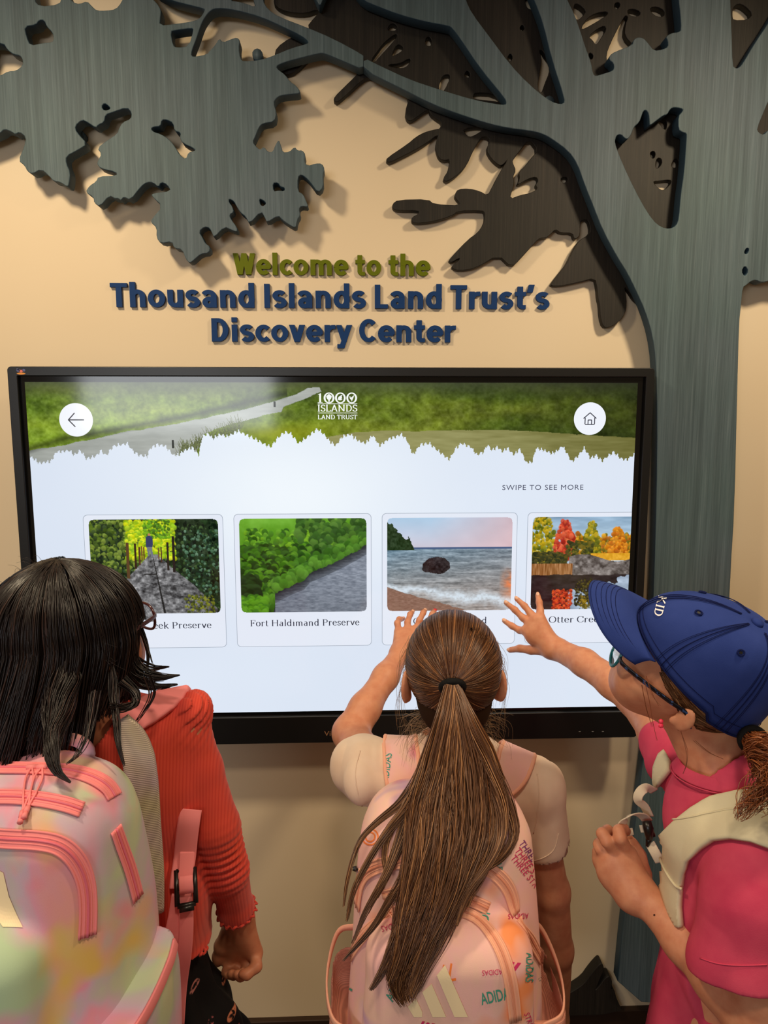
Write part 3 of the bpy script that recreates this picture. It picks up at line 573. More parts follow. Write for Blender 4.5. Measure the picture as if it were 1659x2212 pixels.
# broad-nib serif letters: strokes swept by a nib that is wide across and thin up and down
XH, CP, AS = .50, .71, .76
def sf(x, y, w=.09): return [(x-w, y), (x+w, y)]
GL = {
 'C': (.68, [A(.38, .355, .31, .35, 55, 310), [(.60, .52), (.60, .68)], [(.585, .10), (.66, .17)]]),
 'F': (.60, [[(.16, 0), (.16, .70)], sf(.16, .01), [(.06, .70), (.55, .70), (.55, .56)], [(.16, .37), (.40, .37)], [(.40, .30), (.40, .45)]]),
 'H': (.82, [[(.16, 0), (.16, .70)], [(.66, 0), (.66, .70)], [(.16, .36), (.66, .36)], sf(.16, .01), sf(.16, .70), sf(.66, .01), sf(.66, .70)]),
 'P': (.63, [[(.16, 0), (.16, .70)], sf(.16, .01), [(.06, .70), (.32, .70)]+A(.34, .52, .20, .18, 90, -90)+[(.16, .34)]]),
 'O': (.76, [A(.38, .355, .31, .35, 0, 360, 26)]),
 'G': (.76, [A(.38, .355, .31, .35, 55, 325), [(.60, .52), (.60, .68)], [(.63, .30), (.63, .08)], [(.53, .30), (.72, .30)]]),
 'I': (.36, [[(.18, 0), (.18, .70)], sf(.18, .01, .11), sf(.18, .70, .11)]),
 'S': (.52, [A(.27, .53, .17, .17, 40, 250, 12)+A(.27, .18, .19, .17, 80, -150, 12), [(.44, .56), (.44, .68)], [(.08, .04), (.08, .18)]]),
 'L': (.60, [[(.16, 0), (.16, .70)], sf(.16, .70), [(.06, .01), (.54, .01), (.54, .16)]]),
 'A': (.72, [[(.08, .01), (.34, .70)], [(.34, .72), (.60, .0), (.60, .01)], [(.18, .24), (.50, .24)], sf(.09, .01), sf(.60, .01)]),
 'N': (.80, [[(.14, 0), (.14, .70)], [(.12, .70), (.62, .02)], [(.64, .02), (.64, .70)], sf(.14, .01), sf(.12, .70), sf(.64, .70)]),
 'D': (.74, [[(.16, 0), (.16, .70)], [(.06, .01), (.30, .01)]+A(.32, .355, .30, .345, -90, 90)+[(.06, .70)]]),
 'T': (.66, [[(.32, 0), (.32, .70)], sf(.32, .01), [(.05, .54), (.05, .70), (.60, .70), (.60, .54)]]),
 'R': (.70, [[(.16, 0), (.16, .70)], sf(.16, .01), [(.06, .70), (.32, .70)]+A(.34, .53, .19, .17, 90, -90)+[(.16, .36)], [(.36, .36), (.62, .02)], sf(.62, .01, .06)]),
 'U': (.76, [[(.15, .70), (.15, .25)]+A(.37, .25, .22, .24, 180, 360)+[(.59, .70)], sf(.15, .70), sf(.59, .70)]),
 '1': (.42, [[(.22, 0), (.22, .68)], [(.06, .56), (.22, .66)], sf(.22, .01, .14)]),
 'r': (.44, [[(.14, 0), (.14, .48)], sf(.14, .01, .08), [(.06, .48), (.14, .48)], [(.14, .30)]+A(.28, .36, .12, .13, 170, 60), [(.35, .40), (.35, .45)]]),
 'e': (.50, [[(.08, .28), (.42, .28)]+A(.25, .28, .17, .21, 0, 180)+A(.27, .25, .19, .24, 180, 320)]),
 'k': (.56, [[(.14, 0), (.14, .75)], sf(.14, .01, .08), [(.06, .75), (.14, .75)], [(.14, .20), (.42, .48)], [(.25, .28), (.46, .01)], sf(.46, .01, .07), sf(.42, .48, .07)]),
 's': (.42, [A(.21, .37, .11, .12, 40, 250, 10)+A(.21, .13, .13, .12, 80, -150, 10), [(.33, .38), (.33, .47)], [(.07, .04), (.07, .13)]]),
 'v': (.50, [[(.08, .48), (.25, .02)], [(.25, .02), (.42, .48)], sf(.08, .48, .07), sf(.42, .48, .07)]),
 'o': (.54, [A(.27, .25, .19, .24, 0, 360, 22)]),
 't': (.36, [[(.16, .64), (.16, .12)]+A(.24, .11, .08, .10, 180, 320), [(.05, .48), (.30, .48)]]),
 'a': (.50, [A(.24, .36, .12, .12, 150, 0)+[(.36, .36), (.36, .08)]+A(.41, .07, .05, .06, 180, 300), A(.22, .14, .13, .13, 70, 330), [(.24, .28), (.36, .30)]]),
 'l': (.30, [[(.15, 0), (.15, .75)], sf(.15, .01, .09), [(.07, .75), (.15, .75)]]),
 'd': (.58, [[(.42, .0), (.42, .75)], [(.34, .75), (.42, .75)], A(.25, .25, .17, .24, 20, 340, 20), sf(.46, .01, .05)]),
 'i': (.30, [[(.15, 0), (.15, .48)], sf(.15, .01, .09), [(.07, .48), (.15, .48)], [(.13, .66), (.18, .66)]]),
 'm': (.86, [[(.14, 0), (.14, .48)], [(.06, .48), (.14, .48)], A(.28, .34, .14, .14, 170, 20)+[(.42, 0)], A(.56, .34, .14, .14, 170, 20)+[(.70, 0)], sf(.14, .01, .07), sf(.42, .01, .07), sf(.70, .01, .07)]),
 'n': (.60, [[(.14, 0), (.14, .48)], [(.06, .48), (.14, .48)], A(.29, .34, .14, .14, 170, 20)+[(.43, 0)], sf(.14, .01, .07), sf(.43, .01, .07)]),
}
def serif(s, wx=.054, wy=.020):
    quads = []; x = 0
    for ch in s:
        if ch == ' ': x += .26; continue
        w, st = GL[ch]
        for P in st:
            P = np.array(P, float); d = np.gradient(P, axis=0) if len(P) > 2 else np.repeat((P[1]-P[0])[None], 2, 0)
            n = np.stack([-d[:, 1], d[:, 0]], 1); n /= np.linalg.norm(n, axis=1)[:, None]+1e-9
            hw = np.sqrt((wx*n[:, 0])**2+(wy*n[:, 1])**2)[:, None]
            Lf, Rt = P+n*hw, P-n*hw
            for i in range(len(P)-1): quads.append([Lf[i], Lf[i+1], Rt[i+1], Rt[i]])
        x0 = x; k = sum(len(P)-1 for P in st)
        for q in quads[len(quads)-k:]:
            for j in range(4): q[j] = q[j]+np.array([x0, 0])
        x += w
    return quads, x
def serif_obj(name, s, x0, x1, zb, capz, rgb, y, parent, wx=.054, wy=.020):
    q, w = serif(s, wx, wy); a = min(p[0] for k in q for p in k); b_ = max(p[0] for k in q for p in k)
    kx = (x1-x0)/(b_-a); kz = capz/.71
    return flat(name, [[(x0+(p[0]-a)*kx, zb+p[1]*kz) for p in k] for k in q], rgb, y, parent)
yl = YS-.0006
lx0, lx1 = sx(.6706), sx(.7632); WH = (246, 250, 246)
serif_obj('logo_text', 'ISLANDS', lx0, lx1, sz(-.0668), .0150, WH, yl, scr, .062, .034)
serif_obj('logo_text', 'LAND TRUST', lx0, lx1, sz(-.0848), .0098, WH, yl, scr, .066, .042)
ps = [[(lx0, sz(-.0500)), (lx1, sz(-.0500)), (lx1, sz(-.0485)), (lx0, sz(-.0485))], [(lx0, sz(-.0713)), (lx1, sz(-.0713)), (lx1, sz(-.0698)), (lx0, sz(-.0698))]]
cz = sz(-.0357)
ps += [[(lx0+.000, cz-.0112), (lx0+.0115, cz-.0112), (lx0+.0115, cz-.0100), (lx0+.000, cz-.0100)], [(lx0+.0035, cz-.011), (lx0+.0080, cz-.011), (lx0+.0080, cz+.0110), (lx0+.0035, cz+.0095)], [(lx0, cz+.008), (lx0+.0035, cz+.0075), (lx0+.0080, cz+.011)]]
for k in range(3):
    ox = lx0+.0265+.0265*k
    for i in range(28):
        a0, a1 = 2*math.pi*i/28, 2*math.pi*(i+1)/28
        g0 = (ox+.0126*math.cos(a0), cz+.0126*math.sin(a0)); g1 = (ox+.0126*math.cos(a1), cz+.0126*math.sin(a1))
        h0 = (ox+.0082*math.cos(a0), cz+.0102*math.sin(a0)); h1 = (ox+.0082*math.cos(a1), cz+.0102*math.sin(a1))
        ps.append([g0, g1, h1, h0])
ox = lx0+.0265; ps += [[(ox+x, cz+.002+z) for x, z in [(.0062*math.cos(a)*(1+.12*math.sin(5*a)), .0064*math.sin(a)*(1+.1*math.cos(4*a))) for a in [i*math.pi/10 for i in range(20)]]], [(ox-.0022, cz-.0086), (ox+.0022, cz-.0086), (ox+.0009, cz-.002), (ox-.0009, cz-.002)]]
ox += .0265; ps += [[(ox+x, cz+z) for x, z in [(-.0062, -.0035), (-.005, .001), (-.003, .0035), (0, .0045), (.001, .0065), (.005, .0062), (.003, .003), (.0045, -.0005), (.002, -.002), (.005, -.004), (0, -.0055), (-.004, -.005)]]]
ox += .0265; ps += [[(ox+x, cz+z) for x, z in [(-.0055, .0035), (-.004, -.002), (-.001, -.0045), (0, -.0085), (.002, -.004), (.0045, .002), (.0065, .0075), (.003, .0045), (0, .002), (-.002, .0005), (-.0035, .004)]]]
flat('logo_emblem', ps, WH, yl, scr)
# --- the four cards
def rounded(asp, r, cut=False):
    def f(u, v):
        x = np.minimum(u, 1-u)*asp if not cut else u*asp; y = np.minimum(v, 1-v)
        return ~((x < r) & (y < r) & ((r-x)**2+(r-y)**2 > r*r*1.0))
    return f
def p_walk(u, v):
    N = Noise(21); rnd = np.random.RandomState(2); c = np.zeros(u.shape+(3,))+[30, 46, 26]+(N.fbm(u, v, 20, 14, 4)[..., None]-.5)*70
    dabs(c, rnd, 1500, (0, 0, 1, .95), (.010, .035), [(24, 44, 26), (40, 66, 34), (16, 30, 20), (70, 96, 52), (12, 22, 16)], 12)
    dabs(c, rnd, 420, (0, 0, .42, .55), (.012, .045), [(70, 92, 30), (96, 120, 40), (50, 70, 30), (130, 150, 60)], 14)
    dabs(c, rnd, 800, (.28, .02, .66, .42), (.010, .045), [(196, 206, 20), (170, 196, 30), (222, 224, 40), (120, 160, 26), (150, 190, 30)], 18)
    dabs(c, rnd, 240, (.72, .12, 1, .8), (.010, .03), [(70, 110, 82), (34, 62, 40), (18, 34, 24), (104, 140, 112)], 12)
    dabs(c, rnd, 160, (.42, 0, .62, .2), (.01, .03), [(110, 170, 30), (70, 110, 30)], 12)
    wood_ = [(.455, .37), (.52, .37), (.62, .50), (.80, .70), (.98, .96), (.96, 1.02), (.02, 1.02), (.28, .62)]
    m = inpoly(u, v, wood_); g = N.fbm(u*.6+.2, v, 50, 34, 4); w = np.array([108, 108, 110])+(g[..., None]-.5)*200+(N.fbm(u, v, 90, 60, 2)[..., None]-.5)*50
    w = w*(1-.35*np.clip((u-.62)*2.5, 0, 1)[..., None]); c[m] = np.clip(w, 20, 230)[m]
    q = inpoly(u, v, [(.483, .40), (.488, .40), (.570, 1.0), (.552, 1.0)]); c[q] = [34, 34, 34]
    q = inpoly(u, v, [(.41, .575), (.505, .575), (.507, .583), (.408, .583)]); c[q] = [26, 26, 26]
    for x, y0, y1, w_, cc in ((.29, .24, .62, .012, (88, 60, 34)), (.348, .25, .52, .009, (58, 36, 26)), (.38, .29, .48, .007, (84, 44, 34)), (.40, .28, .43, .006, (120, 66, 44)), (.415, .29, .42, .005, (110, 60, 40)), (.53, .30, .42, .006, (110, 70, 40)), (.55, .29, .45, .006, (80, 50, 36)), (.60, .24, .54, .009, (44, 34, 30)), (.645, .18, .56, .010, (40, 30, 28))):
        q = (np.abs(u-x) < w_) & (v > y0) & (v < y1); c[q] = np.array(cc)+(rnd.rand()-.5)*10
    q = ((u-.462)/.010)**2+((v-.165)/.020)**2 < 1; c[q] = [190, 130, 90]
    q = ((u-.460)/.027)**4+((v-.24)/.065)**4 < 1; c[q] = [52, 60, 98]
    q = inpoly(u, v, [(.440, .29), (.480, .29), (.487, .40), (.470, .40), (.463, .33), (.457, .39), (.447, .39)]); c[q] = [112, 118, 128]
    dabs(c, rnd, 120, (.72, .80, .95, 1), (.01, .03), [(92, 100, 24), (130, 134, 40), (50, 60, 20)], 10)
    return c
def p_river(u, v):
    N = Noise(31); rnd = np.random.RandomState(4)
    c = np.zeros(u.shape+(3,))+[88, 142, 34]+(N.fbm(u, v, 8, 6, 4)[..., None]-.5)*60; c += np.clip(.3-v, 0, 1)[..., None]*np.array([60, 80, 40])
    dabs(c, rnd, 620, (.05, .12, 1, .62), (.025, .06), [(70, 122, 30), (50, 96, 24), (96, 150, 36), (40, 78, 22), (120, 170, 40)], 10)
    dabs(c, rnd, 260, (.45, .0, 1, .5), (.03, .08), [(58, 98, 36), (44, 78, 28), (80, 120, 44)], 8)
    sh = [(1.02, .27), (.93, .34), (.82, .42), (.66, .52), (.55, .58), (.50, .66), (.42, .70), (.33, .76), (.27, .80), (.27, .92), (.25, 1.02)]
    shore = np.interp(u, [p[0] for p in sh][::-1], [p[1] for p in sh][::-1], left=1.05)
    bank = (v > shore-.12) & (v < shore)
    dabs(c, rnd, 700, (.0, .30, .62, 1), (.03, .075), [(60, 108, 26), (40, 78, 22), (84, 132, 32), (28, 56, 18)], 10)
    for k in range(150):
        uu = rnd.uniform(.25, 1); s_ = np.interp(uu, [p[0] for p in sh][::-1], [p[1] for p in sh][::-1]); one = (uu-.02, max(0, s_-.13), uu+.02, s_-.02)
        dabs(c, rnd, 2, one, (.04, .085), [(74, 124, 36), (54, 98, 28), (90, 140, 44)], 8)
    m = v > shore+(N.fbm(u, v, 40, 30, 2)-.5)*.03
    wv = N.fbm(u, v, 30, 80, 3); w = np.array([136, 144, 158])+(wv[..., None]-.5)*70-np.clip(.55-(v-shore)*1.6, 0, 1)[..., None]*20
    w = w*np.where((v-shore)[..., None] < .10, .35+.65*np.clip((v-shore)/.16, 0, 1)[..., None], 1)
    gray = np.clip((v-.55)*2, 0, 1)[..., None]; w = w*(1-.18*gray)
    c[m] = w[m]
    dabs(c, rnd, 60, (.0, .6, .14, .85), (.05, .1), [(26, 44, 20), (36, 60, 26)], 6)
    dabs(c, rnd, 90, (.0, .84, .2, 1.0), (.03, .07), [(86, 140, 30), (60, 110, 26)], 8)
    return c
def p_beach(u, v):
    N = Noise(41); rnd = np.random.RandomState(6)
    t = np.clip(v/.33, 0, 1)[..., None]; a = np.array([176, 206, 232])*(1-t)+np.array([206, 200, 214])*t
    pk = np.array([224, 186, 190]); c = a*(1-np.clip(u-.35, 0, .65)[..., None]*1.2)+pk*np.clip(u-.35, 0, .65)[..., None]*1.2
    c += (N.fbm(u, v, 4, 5, 3)[..., None]-.5)*22
    sea = v > .325; g = N.fbm(u, v, 8, 60, 4); g3 = N.fbm(u, v, 40, 90, 3)
    d = np.clip((v-.33)/.5, 0, 1)[..., None]
    w = np.array([112, 140, 158])*(1-d)+np.array([150, 148, 146])*d+(g[..., None]-.5)*110+(g3[..., None]-.5)*60
    w = w*(1-.5*u[..., None]*.4)+np.array([176, 132, 116])*(u[..., None]*.2); c[sea] = w[sea]
    q = (v > .315) & (v < .332) & (u > .2); c[q] = [70, 92, 130]
    wash = .70+.17*u+.02*np.sin(u*14)+(N.fbm(u, v, 14, 10, 3)-.5)*.10
    f = np.clip(1-np.abs(v-wash-.04)/(.045+.07*u), 0, 1)[..., None]*(N.fbm(u, v, 60, 60, 3)[..., None]*.9+.55)
    c = c*(1-np.clip(f, 0, 1))+np.array([214, 226, 236])*np.clip(f, 0, 1)
    sand = v > .74+.42*u+(N.fbm(u, v, 10, 8, 3)-.5)*.05; s = np.array([138, 104, 88])+(N.fbm(u, v, 40, 90, 3)[..., None]-.5)*40; c[sand] = s[sand]
    hot = (np.clip((u-.9)*10, 0, 1)*np.clip(1-np.abs(v-.72)/.2, 0, 1)*N.fbm(u, v, 30, 30, 3)*1.5)[..., None]; c = c*(1-hot)+np.array([250, 130, 70])*hot
    pts = [(.28, .56), (.285, .49), (.33, .435), (.40, .415), (.46, .43), (.50, .48), (.505, .54), (.46, .59), (.42, .605), (.34, .585), (.30, .58)]
    m = inpoly(u, v, pts); r = np.array([44, 36, 38])+(N.fbm(u, v, 50, 40, 4)[..., None]-.5)*70+np.clip((.5-v)*3, -.2, .5)[..., None]*30; c[m] = r[m]
    tr = np.interp(u, [0, .03, .06, .1, .14, .17, .21, .22], [.05, .06, .10, .16, .24, .20, .31, .34]); m = (v > tr+(N.fbm(u, v, 60, 40, 2)-.5)*.06) & (v < .345) & (u < .215)
    r = np.array([36, 56, 30])+(N.fbm(u, v, 60, 40, 3)[..., None]-.5)*60; c[m] = r[m]
    return c
def p_autumn(u, v):
    N = Noise(51); rnd = np.random.RandomState(8)
    t = np.clip(v/.35, 0, 1)[..., None]; c = np.array([150, 180, 206])*(1-t)+np.array([186, 208, 224])*t; c = c+(N.fbm(u, v, 4, 14, 3)[..., None]-.5)*80
    def tree(cx, top, bot, wd, cols, n=120, sz_=(.02, .055)):
        for k in range(n):
            y = top+(bot-top)*rnd.rand()**.8; hw = wd*(.25+.75*min(1, (y-top)/(bot-top)*1.6)); x = cx+rnd.uniform(-1, 1)*hw
            dabs(c, rnd, 1, (x, y, x, y), sz_, cols, 16)
    for k in range(14): tree(.35+k*.055, .16+.06*rnd.rand(), .45, .05, [(196, 130, 20), (214, 150, 30), (170, 96, 24), (120, 110, 30)], 60)
    tree(.10, -.05, .48, .17, [(176, 150, 20), (130, 130, 24), (90, 100, 20), (204, 170, 30)], 340)
    tree(.33, .03, .46, .11, [(206, 70, 44), (224, 96, 60), (170, 44, 34)], 240)
    tree(.60, .05, .44, .09, [(150, 140, 24), (190, 160, 30), (96, 100, 24)], 170)
    tree(.86, .12, .42, .10, [(216, 130, 24), (230, 150, 40), (190, 100, 20)], 170)
    dabs(c, rnd, 260, (0, .38, .35, .52), (.02, .05), [(40, 46, 24), (60, 60, 28), (90, 80, 30)], 8)
    dabs(c, rnd, 140, (.35, .26, .62, .44), (.02, .05), [(70, 76, 30), (110, 96, 30), (50, 54, 26)], 8)
    q = (v > .395) & (v < .47) & (u > .60); c[q] = (np.array([220, 160, 40])+(N.fbm(u, v, 30, 30, 3)[..., None]-.5)*60)[q]
    q = (v > .44+.04*np.sin(u*9)) & (v < .64) & (u > .38); r = np.array([112, 104, 100])+(N.fbm(u, v, 24, 30, 4)[..., None]-.5)*160; c[q] = r[q]
    q = (v > .50) & (v < .645) & (u < .42); r = np.array([150, 100, 56])+(N.fbm(u, v, 120, 8, 3)[..., None]-.5)*110; c[q] = r[q]
    wt = v > .625+(N.fbm(u, v, 8, 4, 2)-.5)*.03; r = np.array([42, 32, 32])+(N.fbm(u, v, 14, 30, 4)[..., None]-.5)*40; c[wt] = r[wt]
    sk = wt & (v > .66+.30*np.clip(.9-u, 0, 1)+(N.fbm(u, v, 12, 12, 3)-.5)*.18) & (u > .38); r = np.array([160, 176, 196])+(N.fbm(u, v, 10, 20, 3)[..., None]-.5)*70; c[sk] = r[sk]
    dabs(c, rnd, 300, (.22, .78, .42, 1), (.012, .03), [(200, 62, 36), (150, 40, 26), (220, 90, 40)], 12)
    dabs(c, rnd, 200, (.45, .66, .62, .95), (.012, .03), [(50, 44, 22), (90, 80, 24), (34, 30, 20)], 8)
    dabs(c, rnd, 120, (.5, .85, .7, 1), (.012, .03), [(150, 120, 30), (90, 80, 24)], 8)
    return c
cards = [(0.1135, p_walk, 0.3285, 'Otter Creek Preserve', None), (0.4670, p_river, 0.3285, '', None), (0.8205, p_beach, 0.3285, '', None), (1.1735, p_autumn, SWD-1.1735, '', None)]
LINE = (160, 170, 184); INK = (50, 54, 70)
CW = .3285; CT, CB = -.3085, -.6365
for i, (cx0, fn, wv_, _, _) in enumerate(cards):
    x0, x1 = sx(cx0), sx(cx0+wv_); z1, z0 = sz(CT), sz(CB); cut = i == 3
    outer = rrect(x0, x0+CW, z0, z1, .011); inner = rrect(x0+.0012, x0+CW-.0012, z0+.0012, z1-.0012, .0102)
    if cut:
        outer = [(min(p[0], x1), p[1]) for p in outer]; inner = [(min(p[0], x1), p[1]) for p in inner]
    flat('card', [outer], LINE, YS-.0002, scr); flat('card_fill', [inner], (228, 234, 246), YS-.0004, scr)
    ph0 = x0+.0128; ph1 = min(x0+CW-.0120, x1); pz1, pz0 = sz(-.3200), sz(-.5500)
    full = CW-.0248; fr = (ph1-ph0)/full
    nx = int(300*fr); ny = 206
    def wrap(f, fr=fr): return lambda u, v: f(u, v)
    picture('card_photo', ph0, ph1, pz0, pz1, nx, ny, wrap(fn), YS-.0006, scr, rounded(fr*full/(pz1-pz0), .045, cut))
serif_obj('caption', 'Creek Preserve', sx(.1135+.126), sx(.1135+.293), sz(-.5875), .0155, INK, YS-.0008, scr)
serif_obj('caption', 'Fort Haldimand Preserve', sx(.5006), sx(.7655), sz(-.5845), .0155, INK, YS-.0008, scr)
serif_obj('caption', 'Grindstone Island', sx(.8975), sx(1.078), sz(-.5835), .0155, INK, YS-.0008, scr)
serif_obj('caption', 'Otter Creek', sx(1.2326), sx(1.372), sz(-.5835), .0155, INK, YS-.0008, scr)
# marks on the frame
m_gold, nt, b = newmat('bronze_print', L4(150, 110, 80), 0.5, 0.4)
me = text_me('ViewSonic', 0.004, 0.0); lo, hi = bounds(me)
q, w = serif('Vie'.replace('V', 'v').upper().replace('V', 'U') if False else 'C', .05, .02)
m_white, nt, b = newmat('grey_print', L4(150, 150, 150), 0.5, 0.4)
p = at(700, 1590, -0.1045)
me.transform(Matrix.Translation((-lo[0], -lo[1], 0))); me.transform(Matrix.Diagonal((0.085/(hi[0]-lo[0]), 0.013/(hi[1]-lo[1]), 1, 1))); me.transform(Matrix.Rotation(math.pi/2, 4, 'X')); me.transform(Matrix.Translation((p.x, -0.1044, p.z)))
link('maker_name', me, m_gold, disp)
p0 = at(36, 808, -0.1045)
def ell(cx, cz, rx, rz, n=14): return [(cx+rx*math.cos(2*math.pi*i/n), cz+rz*math.sin(2*math.pi*i/n)) for i in range(n)]
m_or, nt, b = newmat('orange_print', L4(226, 150, 70), 0.5, 0.3); m_bl, nt, b = newmat('slate_print', L4(92, 96, 140), 0.5, 0.3); m_rd, nt, b = newmat('pink_print', L4(214, 120, 110), 0.5, 0.3)
def badge(polys, mat):
    V = []; F = []
    for P in polys: n0 = len(V); V += [(p0.x+x, -0.1044, p0.z+z) for x, z in P]; F.append(tuple(range(n0, n0+len(P))))
    mesh('badge', V, F, mat, disp)
badge([ell(.010, .0015, .010, .0022)], m_or); badge([ell(.004, .0085, .0040, .0032), ell(.0165, .0090, .0035, .0032), [(.000, .012), (.002, .0135), (.006, .010), (.004, .008)]], m_bl); badge([ell(.010, .0070, .0045, .0030)], m_rd)
for px in (1252, 1280, 1302):
    p = at(px, 1580.5, -0.1045); box('key_mark', p.x-.0025, p.x+.0025, -.1046, -.1035, p.z-.0008, p.z+.0008, m_white, disp)
# mounting bracket on the wall behind the display
mb_ = empty('wall_bracket', (0.0, -0.002, 1.4)) if False else None
# ================================================================ ORGANIC SHAPES: blended distance fields turned into one mesh
def npv(p): return np.array([p[0], p[1], p[2]], dtype=np.float32)
class Vol:
    def __init__(s, lo, hi, h=0.003):
        s.lo = np.array(lo, np.float32); s.h = h; s.n = np.ceil((np.array(hi)-np.array(lo))/h).astype(int)+1
        s.D = np.full(tuple(s.n), 1.0, np.float32)
    def _sub(s, lo, hi):
        a = np.maximum(np.floor((lo-s.lo)/s.h).astype(int), 0); b = np.minimum(np.ceil((hi-s.lo)/s.h).astype(int)+1, s.n)
        if (b <= a).any(): return None
        ax = [s.lo[i]+s.h*np.arange(a[i], b[i], dtype=np.float32) for i in range(3)]
        return (slice(a[0], b[0]), slice(a[1], b[1]), slice(a[2], b[2])), ax
    def _mix(s, sl, d, k, op):
        D = s.D[sl]
        if op == 'add':
            if k > 0: hh = np.clip(0.5+0.5*(D-d)/k, 0, 1); s.D[sl] = D*(1-hh)+d*hh-k*hh*(1-hh)
            else: s.D[sl] = np.minimum(D, d)
        else:
            if k > 0: hh = np.clip(0.5-0.5*(D+d)/k, 0, 1); s.D[sl] = D*(1-hh)-d*hh+k*hh*(1-hh)
            else: s.D[sl] = np.maximum(D, -d)
    def cap(s, a, b, ra, rb=None, k=0.01, op='add'):
        rb = ra if rb is None else rb; a = npv(a); b = npv(b); m = max(ra, rb)+k+3*s.h
        q = s._sub(np.minimum(a, b)-m, np.maximum(a, b)+m)
        if q is None: return s
        sl, (X, Y, Z) = q; X = X[:, None, None]; Y = Y[None, :, None]; Z = Z[None, None, :]
        ba = b-a; L = float(ba@ba)+1e-12
        t = np.clip(((X-a[0])*ba[0]+(Y-a[1])*ba[1]+(Z-a[2])*ba[2])/L, 0, 1)
        d = np.sqrt((X-a[0]-t*ba[0])**2+(Y-a[1]-t*ba[1])**2+(Z-a[2]-t*ba[2])**2)-(ra+(rb-ra)*t)
        s._mix(sl, d, k, op); return s
    def chain(s, pts, rs, k=0.01, op='add'):
        for i in range(len(pts)-1): s.cap(pts[i], pts[i+1], rs[i], rs[i+1], k, op)
        return s
    def _loc(s, c, R, ext, k):
        c = npv(c); m = ext+k+3*s.h; q = s._sub(c-m, c+m)
        if q is None: return None
        sl, (X, Y, Z) = q; P = [X[:, None, None]-c[0], Y[None, :, None]-c[1], Z[None, None, :]-c[2]]
        R = np.eye(3) if R is None else np.asarray(R, np.float32)
        return sl, [P[0]*R[0, i]+P[1]*R[1, i]+P[2]*R[2, i] for i in range(3)]
    def ell(s, c, r, R=None, k=0.01, op='add'):
        q = s._loc(c, R, max(r), k)
        if q is None: return s
        sl, (x, y, z) = q
        k0 = np.sqrt((x/r[0])**2+(y/r[1])**2+(z/r[2])**2)+1e-6; k1 = np.sqrt((x/r[0]**2)**2+(y/r[1]**2)**2+(z/r[2]**2)**2)+1e-6
        s._mix(sl, (k0*(k0-1)/k1).astype(np.float32), k, op); return s
    def box(s, c, hf, R=None, rd=0.01, k=0.0, op='add', taper=0.0, puff=0.0):
        q = s._loc(c, R, math.sqrt(sum(v*v for v in hf)), k)
        if q is None: return s
        sl, (x, y, z) = q; f = 1-taper*np.clip(z/hf[2]*.5+.5, 0, 1)**2; bulge = puff*(1-np.clip(x/hf[0], -1, 1)**2)*(1-np.clip(z/hf[2], -1, 1)**2)
        qx = np.abs(x)-(hf[0]*f-rd); qy = np.abs(y)-((hf[1]*(f*.5+.5)-rd)+bulge); qz = np.abs(z)+0*qx-(hf[2]-rd); qx = qx+0*qz; qy = qy+0*qz
        d = np.sqrt(np.maximum(qx, 0)**2+np.maximum(qy, 0)**2+np.maximum(qz, 0)**2)+np.minimum(np.maximum(np.maximum(qx, qy), qz), 0)-rd
        s._mix(sl, d.astype(np.float32), k, op); return s
    def boxd(s, p, d, L, w, rd=.004, k=.004):
        """take away a box of width w that starts at p and runs L along d (opens a sleeve or a hem)"""
        z = npv(d); z = z/np.linalg.norm(z); x = np.cross(z, [0.1, 1, 0.2]); x /= np.linalg.norm(x); y = np.cross(z, x)
        return s.box(npv(p)+z*L/2, (w, w, L/2), np.stack([x, y, z], 1), rd, k, 'sub')
    def cut(s, p, n):
        """drop everything on the side of p that n points to"""
        p = npv(p); n = npv(n); n = n/np.linalg.norm(n)
        X, Y, Z = [s.lo[i]+s.h*np.arange(s.n[i], dtype=np.float32) for i in range(3)]
        d = (X[:, None, None]-p[0])*n[0]+(Y[None, :, None]-p[1])*n[1]+(Z[None, None, :]-p[2])*n[2]
        s.D = np.maximum(s.D, d.astype(np.float32)); return s
    def disp(s, fn, band=0.03):
        idx = np.nonzero(np.abs(s.D) < band); P = np.stack([s.lo[i]+s.h*idx[i] for i in range(3)], 1)
        s.D[idx] += fn(P).astype(np.float32); return s
    def mesh(s, it=1):
        D = s.D; I = D < 0
        c = I[:-1, :-1, :-1].astype(np.int8)
        for dx, dy, dz in ((1, 0, 0), (0, 1, 0), (1, 1, 0), (0, 0, 1), (1, 0, 1), (0, 1, 1), (1, 1, 1)):
            c += I[dx:D.shape[0]-1+dx, dy:D.shape[1]-1+dy, dz:D.shape[2]-1+dz]
        ci, cj, ck = np.nonzero((c > 0) & (c < 8)); N = len(ci)
        idm = np.full(c.shape, -1, np.int32); idm[ci, cj, ck] = np.arange(N)
        cor = [(a, b, d) for a in (0, 1) for b in (0, 1) for d in (0, 1)]
        val = {q: D[ci+q[0], cj+q[1], ck+q[2]] for q in cor}
        acc = np.zeros((N, 3)); cnt = np.zeros(N)
        for q in cor:
            for ax in range(3):
                if q[ax]: continue
                r = list(q); r[ax] = 1; r = tuple(r); a, b = val[q], val[r]; m = (a < 0) != (b < 0)
                t = np.where(m, a/(a-b+1e-12), 0)
                for j in range(3): acc[:, j] += np.where(m, q[j]+(t if j == ax else 0), 0)
                cnt += m
        V = s.lo+s.h*(np.stack([ci, cj, ck], 1)+acc/cnt[:, None])
        Fs = []
